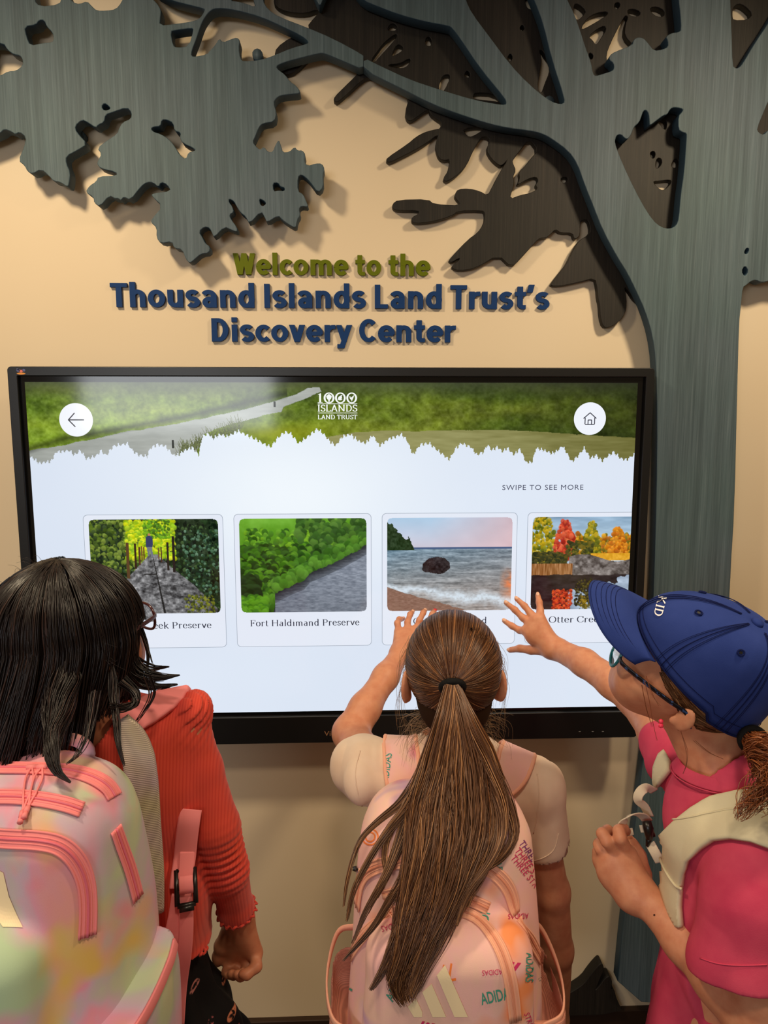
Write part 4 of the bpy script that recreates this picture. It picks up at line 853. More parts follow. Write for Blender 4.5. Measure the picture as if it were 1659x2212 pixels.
        for ax in range(3):
            u, w = [(1, 2), (2, 0), (0, 1)][ax]
            sl0 = [slice(None)]*3; sl1 = [slice(None)]*3; sl0[ax] = slice(0, -1); sl1[ax] = slice(1, None)
            a, b = I[tuple(sl0)], I[tuple(sl1)]; e = np.stack(np.nonzero(a != b), 1)
            e = e[(e[:, u] > 0) & (e[:, w] > 0) & (e[:, u] < D.shape[u]-1) & (e[:, w] < D.shape[w]-1)]
            fl = a[e[:, 0], e[:, 1], e[:, 2]]
            def g(du, dw):
                f = e.copy(); f[:, u] -= du; f[:, w] -= dw; return idm[f[:, 0], f[:, 1], f[:, 2]]
            q = np.stack([g(1, 1), g(0, 1), g(0, 0), g(1, 0)], 1); q[~fl] = q[~fl][:, ::-1]; Fs.append(q)
        F = np.vstack(Fs); F = F[(F >= 0).all(1)]
        for _ in range(it):      # light smoothing
            S_ = np.zeros_like(V); n = np.zeros(len(V))
            for a, b in ((0, 1), (1, 2), (2, 3), (3, 0)):
                for p_, q_ in ((a, b), (b, a)):
                    for j in range(3): S_[:, j] += np.bincount(F[:, p_], V[F[:, q_], j], len(V))
                    n += np.bincount(F[:, p_], minlength=len(V))
            V = V*.5+.5*S_/np.maximum(n, 1)[:, None]
        return V, F
_NG = np.random.RandomState(77).rand(32, 32, 32).astype(np.float32)
def noise3(P, f):
    Q = P*f+100.0; i = np.floor(Q).astype(int); t = Q-i; t = t*t*(3-2*t); i %= 32; j = (i+1) % 32; r = 0
    for a in (0, 1):
        for b in (0, 1):
            for c in (0, 1):
                w = (t[:, 0] if a else 1-t[:, 0])*(t[:, 1] if b else 1-t[:, 1])*(t[:, 2] if c else 1-t[:, 2])
                r = r+w*_NG[(j if a else i)[:, 0], (j if b else i)[:, 1], (j if c else i)[:, 2]]
    return r-.5
def folds(amp, f, stretch=(1, 1, .35), seed=0.0):
    st = np.array(stretch)
    def fn(P):
        w = P+0.03*np.stack([noise3(P+seed, 9), noise3(P+seed+3, 9), noise3(P+seed+7, 9)], 1)
        n = noise3((w+seed)*st, f); return amp*(1-np.abs(n)*4)
    return fn
def bvh_of(o):
    me = o.data; return BVHTree.FromPolygons([v.co.copy() for v in me.vertices], [tuple(p.vertices) for p in me.polygons])
def hit(bv, px, py):
    """where the line of sight through a pixel meets a surface: point, normal (used to lay trims on it)"""
    d = (at(px, py, 0)-CAM).normalized(); p, n, i, _ = bv.ray_cast(CAM, d)
    if p is None: return None
    return p, (n if n.dot(d) < 0 else -n)
def lay(bv, pts, n=6, lift=0.0):
    """smooth pixel path laid on a surface -> points, normals"""
    Q = spline(np.array(pts, float), n); P = []; N = []
    for x, y in Q:
        h_ = hit(bv, x, y)
        if h_: P.append(np.array(h_[0]+h_[1]*lift)); N.append(np.array(h_[1]))
    P = np.array(P); N = np.array(N)
    for _ in range(3):
        if len(P) > 4: P[1:-1] = (P[:-2]+P[1:-1]*2+P[2:])/4; N[1:-1] = (N[:-2]+N[1:-1]*2+N[2:])/4
    return P, N
def near(bv, pts, n=6, lift=0.0):
    """path of world points dropped onto the nearest surface"""
    Q = spline(np.array([tuple(p) for p in pts], float), n); P = []; N = []
    for q in Q:
        p, nn, i, d = bv.find_nearest(Vector(q)); P.append(np.array(p+nn*lift)); N.append(np.array(nn))
    return np.array(P), np.array(N)
def J(px, py, y, rpx=None):
    p = at(px, py, y)
    if rpx is None: return p
    d = RM.transposed() @ (p-CAM); return p, rpx*d.y/FPX
# ---------------------------------------------------------------- hair strands
def strands(name, P, r0, r1, tint, mat, parent, k=3, shrink=1.0):
    """P (N,M,3) centre lines; each becomes a thin tapering tube"""
    N, M, _ = P.shape; T = np.gradient(P, axis=1); T /= np.linalg.norm(T, axis=2, keepdims=True)+1e-9
    ref = np.array([0.31, 0.87, 0.38]); A_ = np.cross(T, ref); A_ /= np.linalg.norm(A_, axis=2, keepdims=True)+1e-9; B = np.cross(T, A_)
    t = np.linspace(0, 1, M); r = (r0+(r1-r0)*t**1.5)[None, :, None]*np.ones((N, 1, 1))
    a = np.arange(k)*2*math.pi/k
    V = P[:, :, None]+r[..., None]*(np.cos(a)[None, None, :, None]*A_[:, :, None]+np.sin(a)[None, None, :, None]*B[:, :, None])
    V = V.reshape(-1, 3)
    base = (np.arange(N)[:, None, None]*M+np.arange(M-1)[None, :, None])*k; q = np.arange(k)[None, None, :]; q2 = (q+1) % k
    F = np.stack([base+q, base+q2, base+k+q2, base+k+q], -1).reshape(-1, 4)
    col = np.repeat(lin(tint)[:, None], M*k, 1).reshape(-1, 3)
    o = npmesh(name, V, F, mat, parent, True, col); tag(o, kind='stuff'); return o
def resample(P, M):
    """list of polylines -> (N,M,3)"""
    out = []
    for p in P:
        p = np.asarray(p, float); d = np.r_[0, np.cumsum(np.linalg.norm(np.diff(p, axis=0), axis=1))]; t = np.linspace(0, d[-1], M)
        out.append(np.stack([np.interp(t, d, p[:, j]) for j in range(3)], 1))
    return np.array(out)
def clump(path, n, rad, M=22, seed=0, wav=0.0, flat=None, tips=1.0):
    """n strands round a guide path; rad = spread at its points"""
    rnd = np.random.RandomState(seed); G = spline(np.array([tuple(p) for p in path], float), 8)
    g = resample([G], M)[0]; rr = np.interp(np.linspace(0, 1, M), np.linspace(0, 1, len(rad)), rad)
    a = rnd.rand(n)*2*math.pi; q = np.sqrt(rnd.rand(n)); T = np.gradient(g, axis=0); T /= np.linalg.norm(T, axis=1)[:, None]+1e-9
    s1 = np.cross(T, np.array([0, 1.0, 0.2])); s1 /= np.linalg.norm(s1, axis=1)[:, None]+1e-9; s2 = np.cross(T, s1)
    fl = 1.0 if flat is None else flat
    off = (np.cos(a)*q)[:, None, None]*s1[None]*rr[None, :, None]+(np.sin(a)*q)[:, None, None]*s2[None]*rr[None, :, None]*fl
    P = g[None]+off
    t = np.linspace(0, 1, M)
    if wav: P = P+wav*rr[None, :, None]*np.sin(t[None, :, None]*rnd.uniform(4, 12, (n, 1, 1))+rnd.rand(n, 1, 3)*6)*t[None, :, None]
    cutl = 1-tips*0.22*rnd.rand(n)**2
    out = np.empty_like(P)
    for i in range(n):
        tt = t*cutl[i]
        for j in range(3): out[i, :, j] = np.interp(tt, t, P[i, :, j])
    return out
m_hair = bpy.data.materials.new('hair'); m_hair.use_nodes = True; nt = m_hair.node_tree; b = nt.nodes['Principled BSDF']
va = nt.nodes.new('ShaderNodeVertexColor'); va.layer_name = 'tint'; nt.links.new(va.outputs[0], b.inputs['Base Color'])
b.inputs['Roughness'].default_value = 0.36; b.inputs['Specular IOR Level'].default_value = 0.45
m_hair_under = m_hair.copy(); m_hair_under.name = 'under_hair'; m_hair_under.node_tree.nodes['Principled BSDF'].inputs['Roughness'].default_value = .85; m_hair_under.node_tree.nodes['Principled BSDF'].inputs['Specular IOR Level'].default_value = .1
def skin_mat(name, c):
    m, nt, b = newmat(name, c, 0.5, 0.4); b.inputs['Subsurface Weight'].default_value = 0.12
    b.inputs['Subsurface Radius'].default_value = (0.012, 0.004, 0.002); b.inputs['Subsurface Scale'].default_value = 0.6
    n = tex_noise(nt, 60, 4, objco(nt)); n2 = tex_noise(nt, 900, 2, objco(nt))
    d = (c[0]*.86, c[1]*.72, c[2]*.68, 1)
    r = ramp(nt, n.outputs['Fac'], [(0.35, c), (0.75, d)]); nt.links.new(r.outputs[0], b.inputs['Base Color']); bump(nt, b, n2.outputs['Fac'], 0.15, 0.0004); return m
def head(v, c, R, s=1.0, es=1.0):
    """skull, face, nose, lips and ears in the head's own axes (x right, y forward, z up)"""
    R = np.asarray(R, float); c = np.array(c, float)
    def W(p): return c+R@(np.array(p)*s)
    def E(p, r, k=.012, op='add', rot=None): v.ell(W(p), [q*s for q in r], R if rot is None else R@rot, k*s, op)
    E((0, -.012, .022), (.073, .090, .083)); E((0, .028, -.022), (.060, .062, .070), .03); E((0, .045, -.070), (.034, .036, .028), .03)
    for q in (-1, 1):
        E((q*.034, .052, -.040), (.026, .028, .028), .02)
        E((q*.030, .086, .004), (.016, .010, .012), .008, 'sub')
        ca, sa = math.cos(q*.42), math.sin(q*.42); Rz = np.array([[ca, -sa, 0], [sa, ca, 0], [0, 0, 1]])
        E((q*(.083-.006*(1-es)), -.016, -.016), (.0068*es, .019*es, .031*es), .005, 'add', Rz)
        E((q*(.0885-.009*(1-es)), -.009, -.012), (.0045*es, .009*es, .016*es), .003, 'sub', Rz)
        E((q*(.080-.005*(1-es)), -.007, -.038*es-.006*(1-es)), (.0070*es, .009*es, .010*es), .004)
    v.cap(W((0, .084, .002)), W((0, .094, -.020)), .0085*s, .0100*s, .012*s)
    for q in (-1, 1): E((q*.0085, .090, -.024), (.006, .007, .005), .006)
    E((0, .083, -.048), (.019, .010, .0055), .005); E((0, .081, -.055), (.016, .009, .0055), .004)
    v.cap(W((-.018, .0915, -.0515)), W((.018, .0915, -.0515)), .0016*s, .0016*s, .001, 'sub')
    return W
m_eye, nt, b = newmat('eye', L4(232, 230, 226), 0.15, 0.6)
g = nt.nodes.new('ShaderNodeTexCoord'); gr_ = nt.nodes.new('ShaderNodeVectorMath'); gr_.operation = 'DOT_PRODUCT'; gr_.inputs[1].default_value = (0, 1, 0)
nt.links.new(g.outputs['Object'], gr_.inputs[0]); r = ramp(nt, gr_.outputs['Value'], [(0.0099, L4(232, 230, 226)), (0.0102, L4(86, 60, 40)), (0.01115, L4(60, 40, 28)), (0.0113, L4(8, 8, 8))], 'CONSTANT')
nt.links.new(r.outputs[0], b.inputs['Base Color'])
def eyes(parent, W, R, s=1.0):
    for q in (-1, 1):
        bm = bmesh.new(); bmesh.ops.create_uvsphere(bm, u_segments=20, v_segments=14, radius=.0117*s); me = bpy.data.meshes.new('eye'); bm.to_mesh(me); bm.free()
        o = bpy.data.objects.new('eye', me); COL.objects.link(o); me.materials.append(m_eye); me.shade_smooth()
        o.location = Vector(W((q*.030, .0735, .004))); o.rotation_euler = Matrix(np.asarray(R).tolist()).to_euler(); o.parent = parent; o.matrix_parent_inverse = wmat(parent).inverted()
def fabric(name, c, c2, scale=900, rough=0.85, bumpd=0.0005, var=None):
    m, nt, b = newmat(name, c, rough, 0.15); n = tex_noise(nt, 14, 3, objco(nt)); r = ramp(nt, n.outputs['Fac'], [(0.3, c), (0.72, c2)]); nt.links.new(r.outputs[0], b.inputs['Base Color'])
    w = tex_noise(nt, scale, 2, objco(nt)); bump(nt, b, w.outputs['Fac'], 0.3, bumpd); b.inputs['Sheen Weight'].default_value = 0.1; return m
def legs(root, hipL, hipR, footL, footR, mat_leg, mat_shoe, name='leggings', fwd=(0, 1, 0), r0=.062):
    """lower body down to the floor"""
    f = Vector(fwd).normalized(); lo = np.minimum(np.minimum(npv(hipL), npv(hipR)), np.minimum(npv(footL), npv(footR)))-.15; hi = np.maximum(npv(hipL), npv(hipR))+.15; hi = np.maximum(hi, np.maximum(npv(footL), npv(footR))+.15); lo[2] = -.01
    v = Vol(lo, hi, .006)
    for h_, ft in ((hipL, footL), (hipR, footR)):
        h_ = Vector(h_); ft = Vector(ft); an = ft+Vector((0, 0, .07)); kn = (h_+an)/2+f*.015
        v.chain([h_, kn, an], [r0, .043, .032], .02)
    v.cap(hipL, hipR, .085, .085, .04)
    V, F = v.mesh(); npmesh(name, V, F, mat_leg, root)
    for ft in (footL, footR):
        ft = Vector(ft); v = Vol(npv(ft)-.2, npv(ft)+.2, .004)
        v.chain([ft+Vector((0, 0, .035))-f*.04, ft+Vector((0, 0, .032))+f*.10], [.036, .032], .01).cap(ft+Vector((0, 0, .05)), ft+Vector((0, 0, .085)), .038, .036, .02)
        v.cut((0, 0, .0), (0, 0, -1)); V, F = v.mesh(); npmesh('shoe', V, F, mat_shoe, root)
m_legg = fabric('dark_leggings', L4(36, 36, 44), L4(44, 44, 52)); m_shoe = fabric('white_shoes', L4(210, 206, 200), L4(190, 186, 180))

# ================================================================ BACKPACK TRIMS
def drape(name, polys, bv, lift, mat, parent, step=9, thick=0.0):
    """flat pixel-plan shapes laid on a surface as cloth or print; each vertex rests on the surface"""
    bm = bmesh.new()
    for P in polys:
        vs = [bm.verts.new((x, y, 0)) for x, y in P]
        try: bm.faces.new(vs)
        except ValueError: pass
    bmesh.ops.triangulate(bm, faces=bm.faces[:])
    for _ in range(6):
        e = [e for e in bm.edges if e.calc_length() > step]
        if not e: break
        bmesh.ops.subdivide_edges(bm, edges=e, cuts=1); bmesh.ops.triangulate(bm, faces=[f for f in bm.faces if len(f.verts) > 3])
    kill = []
    for q in bm.verts:
        h_ = hit(bv, q.co.x, q.co.y)
        if h_ is None: kill.append(q)
        else: q.co = h_[0]+h_[1]*lift
    if kill: bmesh.ops.delete(bm, geom=kill, context='VERTS')
    big = [f for f in bm.faces if max(e.calc_length() for e in f.edges) > .05]
    if big: bmesh.ops.delete(bm, geom=big, context='FACES')
    for f in bm.faces:
        f.normal_update()
        if f.normal.dot(CAM-f.calc_center_median()) < 0: f.normal_flip()
    me = bpy.data.meshes.new(name); bm.to_mesh(me); bm.free(); o = link(name, me, mat, parent, thick > 0)
    if thick: md = o.modifiers.new('thick', 'SOLIDIFY'); md.thickness = thick; md.offset = 1
    return o
def print_text(s, x, y, size, ang, bv, mat, parent, lift=.0009, bold=.0, flip=False, sx=1.0, outline=None, name='print'):
    """text printed on a surface: origin, cap size and direction given in the photograph's plan"""
    me = text_me(s, bold, res=3); lo, hi = bounds(me); k = size/.72; ca, sa = math.cos(math.radians(ang)), math.sin(math.radians(ang)); P = []
    for p in me.polygons:
        q = []
        for i in p.vertices:
            c = me.vertices[i].co; a, b_ = (c.x-lo[0])*k*sx, c.y*k
            if flip: b_ = -b_; 
            q.append((x+a*ca+b_*sa, y+a*sa-b_*ca))
        P.append(q)
    return drape(name, P, bv, lift, mat, parent, 14)
def zipper(path, bv, w, tape, coil, parent, n=6, lift=.0008):
    P, N = lay(bv, path, n)
    if len(P) < 3: return None
    P = P+N*lift; mb = MB(); mb.ribbon(P, N, w, .0016); z = mb.build('zip', tape, parent)
    T = np.gradient(P, axis=0); T /= np.linalg.norm(T, axis=1)[:, None]+1e-9; S_ = np.cross(T, N)
    mb = MB(); mb.tube(P+N*.0018, .0016, 6)
    mb.build('zip_teeth', coil, z)
    mb = MB()
    for q in (-1, 1): mb.tube(P+S_*w*q*.92+N*.0012, .0015, 6); mb.tube(P+S_*w*q*.40+N*.0014, .0010, 5)
    mb.build('zip_piping', tape, z); return z
def loop_pull(bv, px, py, L, ang, mat, parent, w=5):
    """cord loop hanging from a zip slider"""
    h_ = hit(bv, px, py)
    if not h_: return
    p, n = h_; q = []; ca, sa = math.cos(math.radians(ang)), math.sin(math.radians(ang))
    pts = [(0, 0), (w, L*.25), (w*.8, L*.6), (w*.3, L*.8), (0, L), (-w*.3, L*.8), (-w*.8, L*.6), (-w, L*.25)]
    W3 = []
    for x, y in pts:
        hh = hit(bv, px+x*ca-y*sa, py+x*sa+y*ca)
        if hh: W3.append(hh[0]+hh[1]*.004)
    if len(W3) < 5: return
    C = spline(np.array([tuple(a) for a in W3+[W3[0]]]), 5)[:-1]; mb = MB(); mb.tube(C, .0013, 6, closed=True)
    e = hit(bv, px-L*sa, py+L*ca)
    if e: 
        c = e[0]+e[1]*.0045; d = (c-p).normalized(); mb.tube([c-d*.002, c+d*.006], .0032, 8); mb.tube([c+d*.006, c+d*.014], [.0025, .0034], 8)
    mb.tube([p+n*.003-Vector((.006, 0, 0)), p+n*.003+Vector((.006, 0, 0))], .0036, 8)
    return mb.build('zip_pull', mat, parent)
def tiedye(name, stops, scale=7.0, rough=0.75, spots=()):
    m, nt, b = newmat(name, stops[0][1], rough, 0.2); v = objco(nt, (1, 1, .8), (.3, .5, .2))
    n = tex_noise(nt, scale, 3, v, .5, .6); r = ramp(nt, n.outputs['Fac'], stops)
    c = r.outputs[0]
    for k, (col, sc, lo, hi, off) in enumerate(spots):
        vv = objco(nt, (1, 1, 1), (off, off*2, off*3)); n2 = tex_noise(nt, sc, 2, vv, .5, .3)
        q = ramp(nt, n2.outputs['Fac'], [(lo, (0, 0, 0, 1)), (hi, (1, 1, 1, 1))]); c = mix(nt, c, col, q.outputs[0])
    nt.links.new(c, b.inputs['Base Color'])
    w = tex_noise(nt, 1100, 2, objco(nt)); bump(nt, b, w.outputs['Fac'], .25, .0004); return m
def mesh_fab(name, ca, cb, sc=420):
    m, nt, b = newmat(name, ca, .8, .2); g = nt.nodes.new('ShaderNodeTexWave'); g.wave_type = 'BANDS'; g.bands_direction = 'Z'; g.inputs['Scale'].default_value = sc/6.3*1.0
    nt.links.new(objco(nt), g.inputs['Vector']); n = tex_noise(nt, 9, 3, objco(nt), .5, .4); r = ramp(nt, n.outputs['Fac'], [(.38, ca), (.62, cb)])
    q = ramp(nt, g.outputs['Fac'], [(.2, (.72, .72, .72, 1)), (.7, (1, 1, 1, 1))]); c = mix(nt, r.outputs[0], q.outputs[0], 1.0, 'MULTIPLY'); nt.links.new(c, b.inputs['Base Color'])
    bump(nt, b, g.outputs['Fac'], .5, .0008); return m
m_black, nt, b = newmat('black_plastic', L4(20, 19, 18), 0.35, 0.5)
m_logo, nt, b = newmat('cream_print', L4(250, 228, 186), 0.6, 0.3)
# ================================================================ GIRL IN THE MIDDLE
m_skin1 = skin_mat('skin_warm', L4(206, 142, 108))
hc = np.array([0.216, -0.56, 1.254])
gA = empty('person', (hc[0], -0.52, 0.0), 'person with a long brown ponytail and cream shirt, one hand raised to the screen', 'person')
v = Vol((-0.06, -0.72, 0.46), (0.58, -0.095, 1.40), 0.0026)
W_ = head(v, hc, np.eye(3))
shL, rs = J(812, 1672, -.53, 42); shR, _ = J(1158, 1700, -.55, 40); neck = Vector((hc[0]+.002, -.555, 1.10)); nk2 = Vector((hc[0], -.545, 1.19))
v.cap(neck, nk2, .040, .036, .03)
v.cap(shL, shR, .038, .038, .03); pelv = Vector((hc[0]+.01, -.52, .70))
v.ell((hc[0]+.01, -.53, 1.0), (.125, .075, .13), None, .04); v.ell((hc[0]+.01, -.53, .86), (.11, .072, .16), None, .04); v.ell((hc[0]+.01, -.52, .72), (.125, .085, .10), None, .04)
el, re = J(757, 1583, -.37, 36); fm, rf = J(788, 1530, -.335, 31.5); f2, rf2 = J(833, 1462, -.265, 26); wr, rw = J(864, 1412, -.205, 20)
v.chain([shL, el], [.040, re], .02); v.chain([el, fm, f2, wr], [re, rf, rf2, rw], .02)
def fing(v, pts, r0, r1, k=.005):
    P = [J(*p) for p in pts]; n = len(P); v.chain(P, [r0+(r1-r0)*i/(n-1) for i in range(n)], k); return P
mcp = [(861, 1366, -.165), (880, 1362, -.160), (899, 1360, -.157), (918, 1364, -.157)]
for q in mcp: v.cap(wr, J(*q), rw*.9, .0115, .012)
nails = []
for pts in ([mcp[0], (858, 1346, -.150), (862, 1338, -.125), (869, 1337, -.1055)], [mcp[1], (880, 1344, -.148), (886, 1327, -.124), (890, 1323, -.1055)],
            [mcp[2], (906, 1340, -.148), (914, 1324, -.124), (917, 1320, -.1055)], [mcp[3], (926, 1342, -.148), (934, 1326, -.124), (938, 1321, -.1055)],
            [(898, 1400, -.185), (922, 1388, -.165), (940, 1372, -.135), (944, 1362, -.112)]):
    P = fing(v, pts, .0078, .0062); nails.append(P)
eR, _ = J(1200, 2010, -.53, 38); wR, _ = J(1200, 2260, -.47, 30)
a0, r0 = J(1166, 1800, -.55, 43); a1, r1 = J(1192, 1925, -.54, 40); a2, r2 = J(1200, 2050, -.52, 40); a3, r3 = J(1196, 2200, -.48, 36)
v.chain([shR, a0, a1, a2, a3], [.036, r0*.9, r1*.9, r2*.88, r3*.85], .015)
wq = a3+Vector((-.004, .035, -.085)); v.cap(a3, wq, r3*.85, .022, .01)
for k, dx in enumerate((-.020, -.007, .007, .020)):
    m0 = wq+Vector((dx*.6, .012, -.055)); v.cap(wq, m0, .015, .011, .01); v.chain([m0, m0+Vector((dx*.2, .010, -.028)), m0+Vector((dx*.2, .004, -.052-.004*(k in (1, 2))))], [.0078, .0072, .006], .004)
v.chain([wq, wq+Vector((-.026, .018, -.035)), wq+Vector((-.030, .028, -.062))], [.012, .0088, .0068], .006)
V, F = v.mesh(); bodyA = npmesh('body', V, F, m_skin1, gA); eyes(gA, W_, np.eye(3))
m_nail, nt, b = newmat('red_nail_varnish', L4(206, 30, 44), 0.2, 0.6); m_nail2, nt, b = newmat('bare_nail', L4(226, 176, 150), 0.3, 0.5)
def nail(P, mat, parent, r=.0046):
    tip = P[-1]; d = (P[-1]-P[-2]).normalized(); back = (CAM-tip).normalized(); n = (back-d*back.dot(d)).normalized()
    n = (n+Vector((0, 0, .4))).normalized(); n = (n-d*n.dot(d)).normalized(); sd = d.cross(n)
    M_ = Matrix((sd*r, d*.006, n*.0022)).transposed().to_4x4(); M_.translation = tip+n*.0052+d*.0005
    bm = bmesh.new(); bmesh.ops.create_uvsphere(bm, u_segments=12, v_segments=8, radius=1.0); me = bpy.data.meshes.new('fingernail'); bm.to_mesh(me); bm.free(); me.transform(M_)
    return link('fingernail', me, mat, parent, True)
EARS = 1
for i, P in enumerate(nails):
    o = nail(P, m_nail if i == 3 else m_nail2, gA)
    if i == 3: o['label'] = 'red painted fingernail'
# --- cream short-sleeved shirt
m_cream = fabric('cream_cotton', L4(238, 214, 190), L4(226, 198, 172))
v = Vol((-0.02, -0.72, 0.66), (0.52, -0.38, 1.20), 0.003)
v.cap(shL+Vector((0, 0, .002)), shR, .053, .053, .03); v.cap(neck-Vector((0, 0, .02)), neck+Vector((0, 0, .03)), .060, .054, .04)
v.ell((hc[0]+.01, -.53, 1.0), (.138, .087, .14), None, .04); v.ell((hc[0]+.01, -.53, .86), (.124, .084, .17), None, .04); v.ell((hc[0]+.01, -.52, .72), (.138, .097, .10), None, .04)
sA, qa = J(800, 1668, -.52, 58); sB, qb = J(782, 1645, -.47, 52)
v.cap(sA, sB, .065, .060, .02)
sC, qc = J(1165, 1720, -.55, 50); sD, qd = J(1178, 1815, -.55, 52); v.cap(sC, sD, .050, .053, .02)
v.disp(folds(.0085, 10, (1, 1, .5))); v.disp(folds(.004, 24, (1, .6, .4), 3.0))
dA = (el-shL).normalized(); v.boxd(shL+dA*.072, dA, .10, .085); dB = (a1-shR).normalized(); v.boxd(J(1186, 1846, -.55), Vector((.22, -.05, -1)), .10, .075)
v.cap(el, shL+dA*.055, .048, .046, .0, 'sub'); v.cap(a1, J(1180, 1822, -.55), .050, .042, 0, 'sub')
v.cap(neck+Vector((0, 0, .005)), nk2, .047, .060, 0, 'sub'); v.cut(hc+np.array([0, 0, -.128]), (0, 0, 1)) if False else None
v.cut((0, 0, .67), (0, 0, -1))
V, F = v.mesh(); npmesh('t_shirt', V, F, m_cream, gA)
legs(gA, (hc[0]-.05, -.52, .68), (hc[0]+.07, -.52, .68), (hc[0]-.075, -.50, 0), (hc[0]+.09, -.53, 0), m_legg, m_shoe, 'leggings')
tshA = [o for o in gA.children if o.name.startswith('t_shirt')][0]; bvA = bvh_of(tshA)
for pts in ([(1128, 1858), (1160, 1858), (1195, 1838), (1206, 1800)], [(1160, 1672), (1164, 1720), (1158, 1770), (1152, 1800)], [(778, 1622), (768, 1660), (770, 1700), (784, 1748)]):
    P, N = lay(bvA, pts, 7, .0004)
    if len(P) > 5: mb = MB(); mb.tube(P, .0011, 5); mb.build('seam', m_cream, gA)
# --- hair: close to the skull, gathered into a tie, then a long loose tail
rnd = np.random.RandomState(12)
SC = hc+np.array([0, -.012, .022]); SR = np.array([.080, .098, .091]); tie = at(976, 1480, -.668); tie = np.array(tie)
v = Vol(hc-.16, hc+.16, .003); v.ell(SC, SR-np.array([.004, .004, .003]), None, .0)
v.ell(hc+np.array([0, -.030, -.048]), (.062, .058, .055), None, .03); v.cut(hc+np.array([0, .045, .055]), (0, .80, -.60)); v.cut(hc+np.array([0, .03, -.0]), (0, .75, -.35))
V, F = v.mesh(2); c = np.tile(lin((44, 28, 16)), (len(V), 1)); npmesh('scalp_hair', V, F, m_hair_under, gA, True, c)
def on_sk(d, lift=0.0): d = d/np.linalg.norm(d, axis=-1, keepdims=True); return SC+d*(SR+lift)
td = (tie-SC)/SR; td /= np.linalg.norm(td)
N_ = 3600; ph = rnd.uniform(-math.pi, math.pi, N_)
st = []
for i in range(N_):
    a = ph[i]
    # hairline direction seen from the middle of the skull: high at the forehead, low at the nape
    az = a; fr = math.cos(az)          # 1 = forehead, -1 = nape
    zz = np.interp(fr, [-1, -.55, -.1, .25, .6, 1], [-.86, -.80, -.42, -.12, .42, .55])+rnd.uniform(-.03, .05)
    if rnd.rand() < .45: zz = zz+rnd.rand()**.8*(.97-zz)*.9
    rr_ = math.sqrt(max(1-zz*zz, .02)); st.append((math.sin(az)*rr_, math.cos(az)*rr_, zz))
st = np.array(st); M = 20; t = np.linspace(0, 1, M)
om = np.arccos(np.clip(st@td, -.999, .999)); A1 = np.sin((1-t)[None]*om[:, None])/np.sin(om)[:, None]; A2 = np.sin(t[None]*om[:, None])/np.sin(om)[:, None]
Dv = A1[..., None]*st[:, None]+A2[..., None]*td[None, None]
Dv += (rnd.rand(N_, 1, 3)-.5)*.05*np.sin(t*math.pi)[None, :, None]
lift = (rnd.rand(N_, 1, 1)*.004)+.0005*np.sin(t*9)[None, :, None]
P = on_sk(Dv, lift); P[:, -1] = tie+(rnd.rand(N_, 3)-.5)*.018; P[:, -2] = P[:, -1]*.55+P[:, -2]*.45
def tints(n, base, var, hi=None, ph_=.15, rnd=rnd):
    c = np.array(base, float)[None]+rnd.randn(n, 1)*var
    if hi is not None: m = rnd.rand(n) < ph_; c[m] = np.array(hi)+rnd.randn(m.sum(), 1)*var
    return np.clip(c, 5, 250)
strands('head_hair', P, .00075, .0006, tints(N_, (86, 54, 34), 14, (148, 98, 58), .15), m_hair, gA)
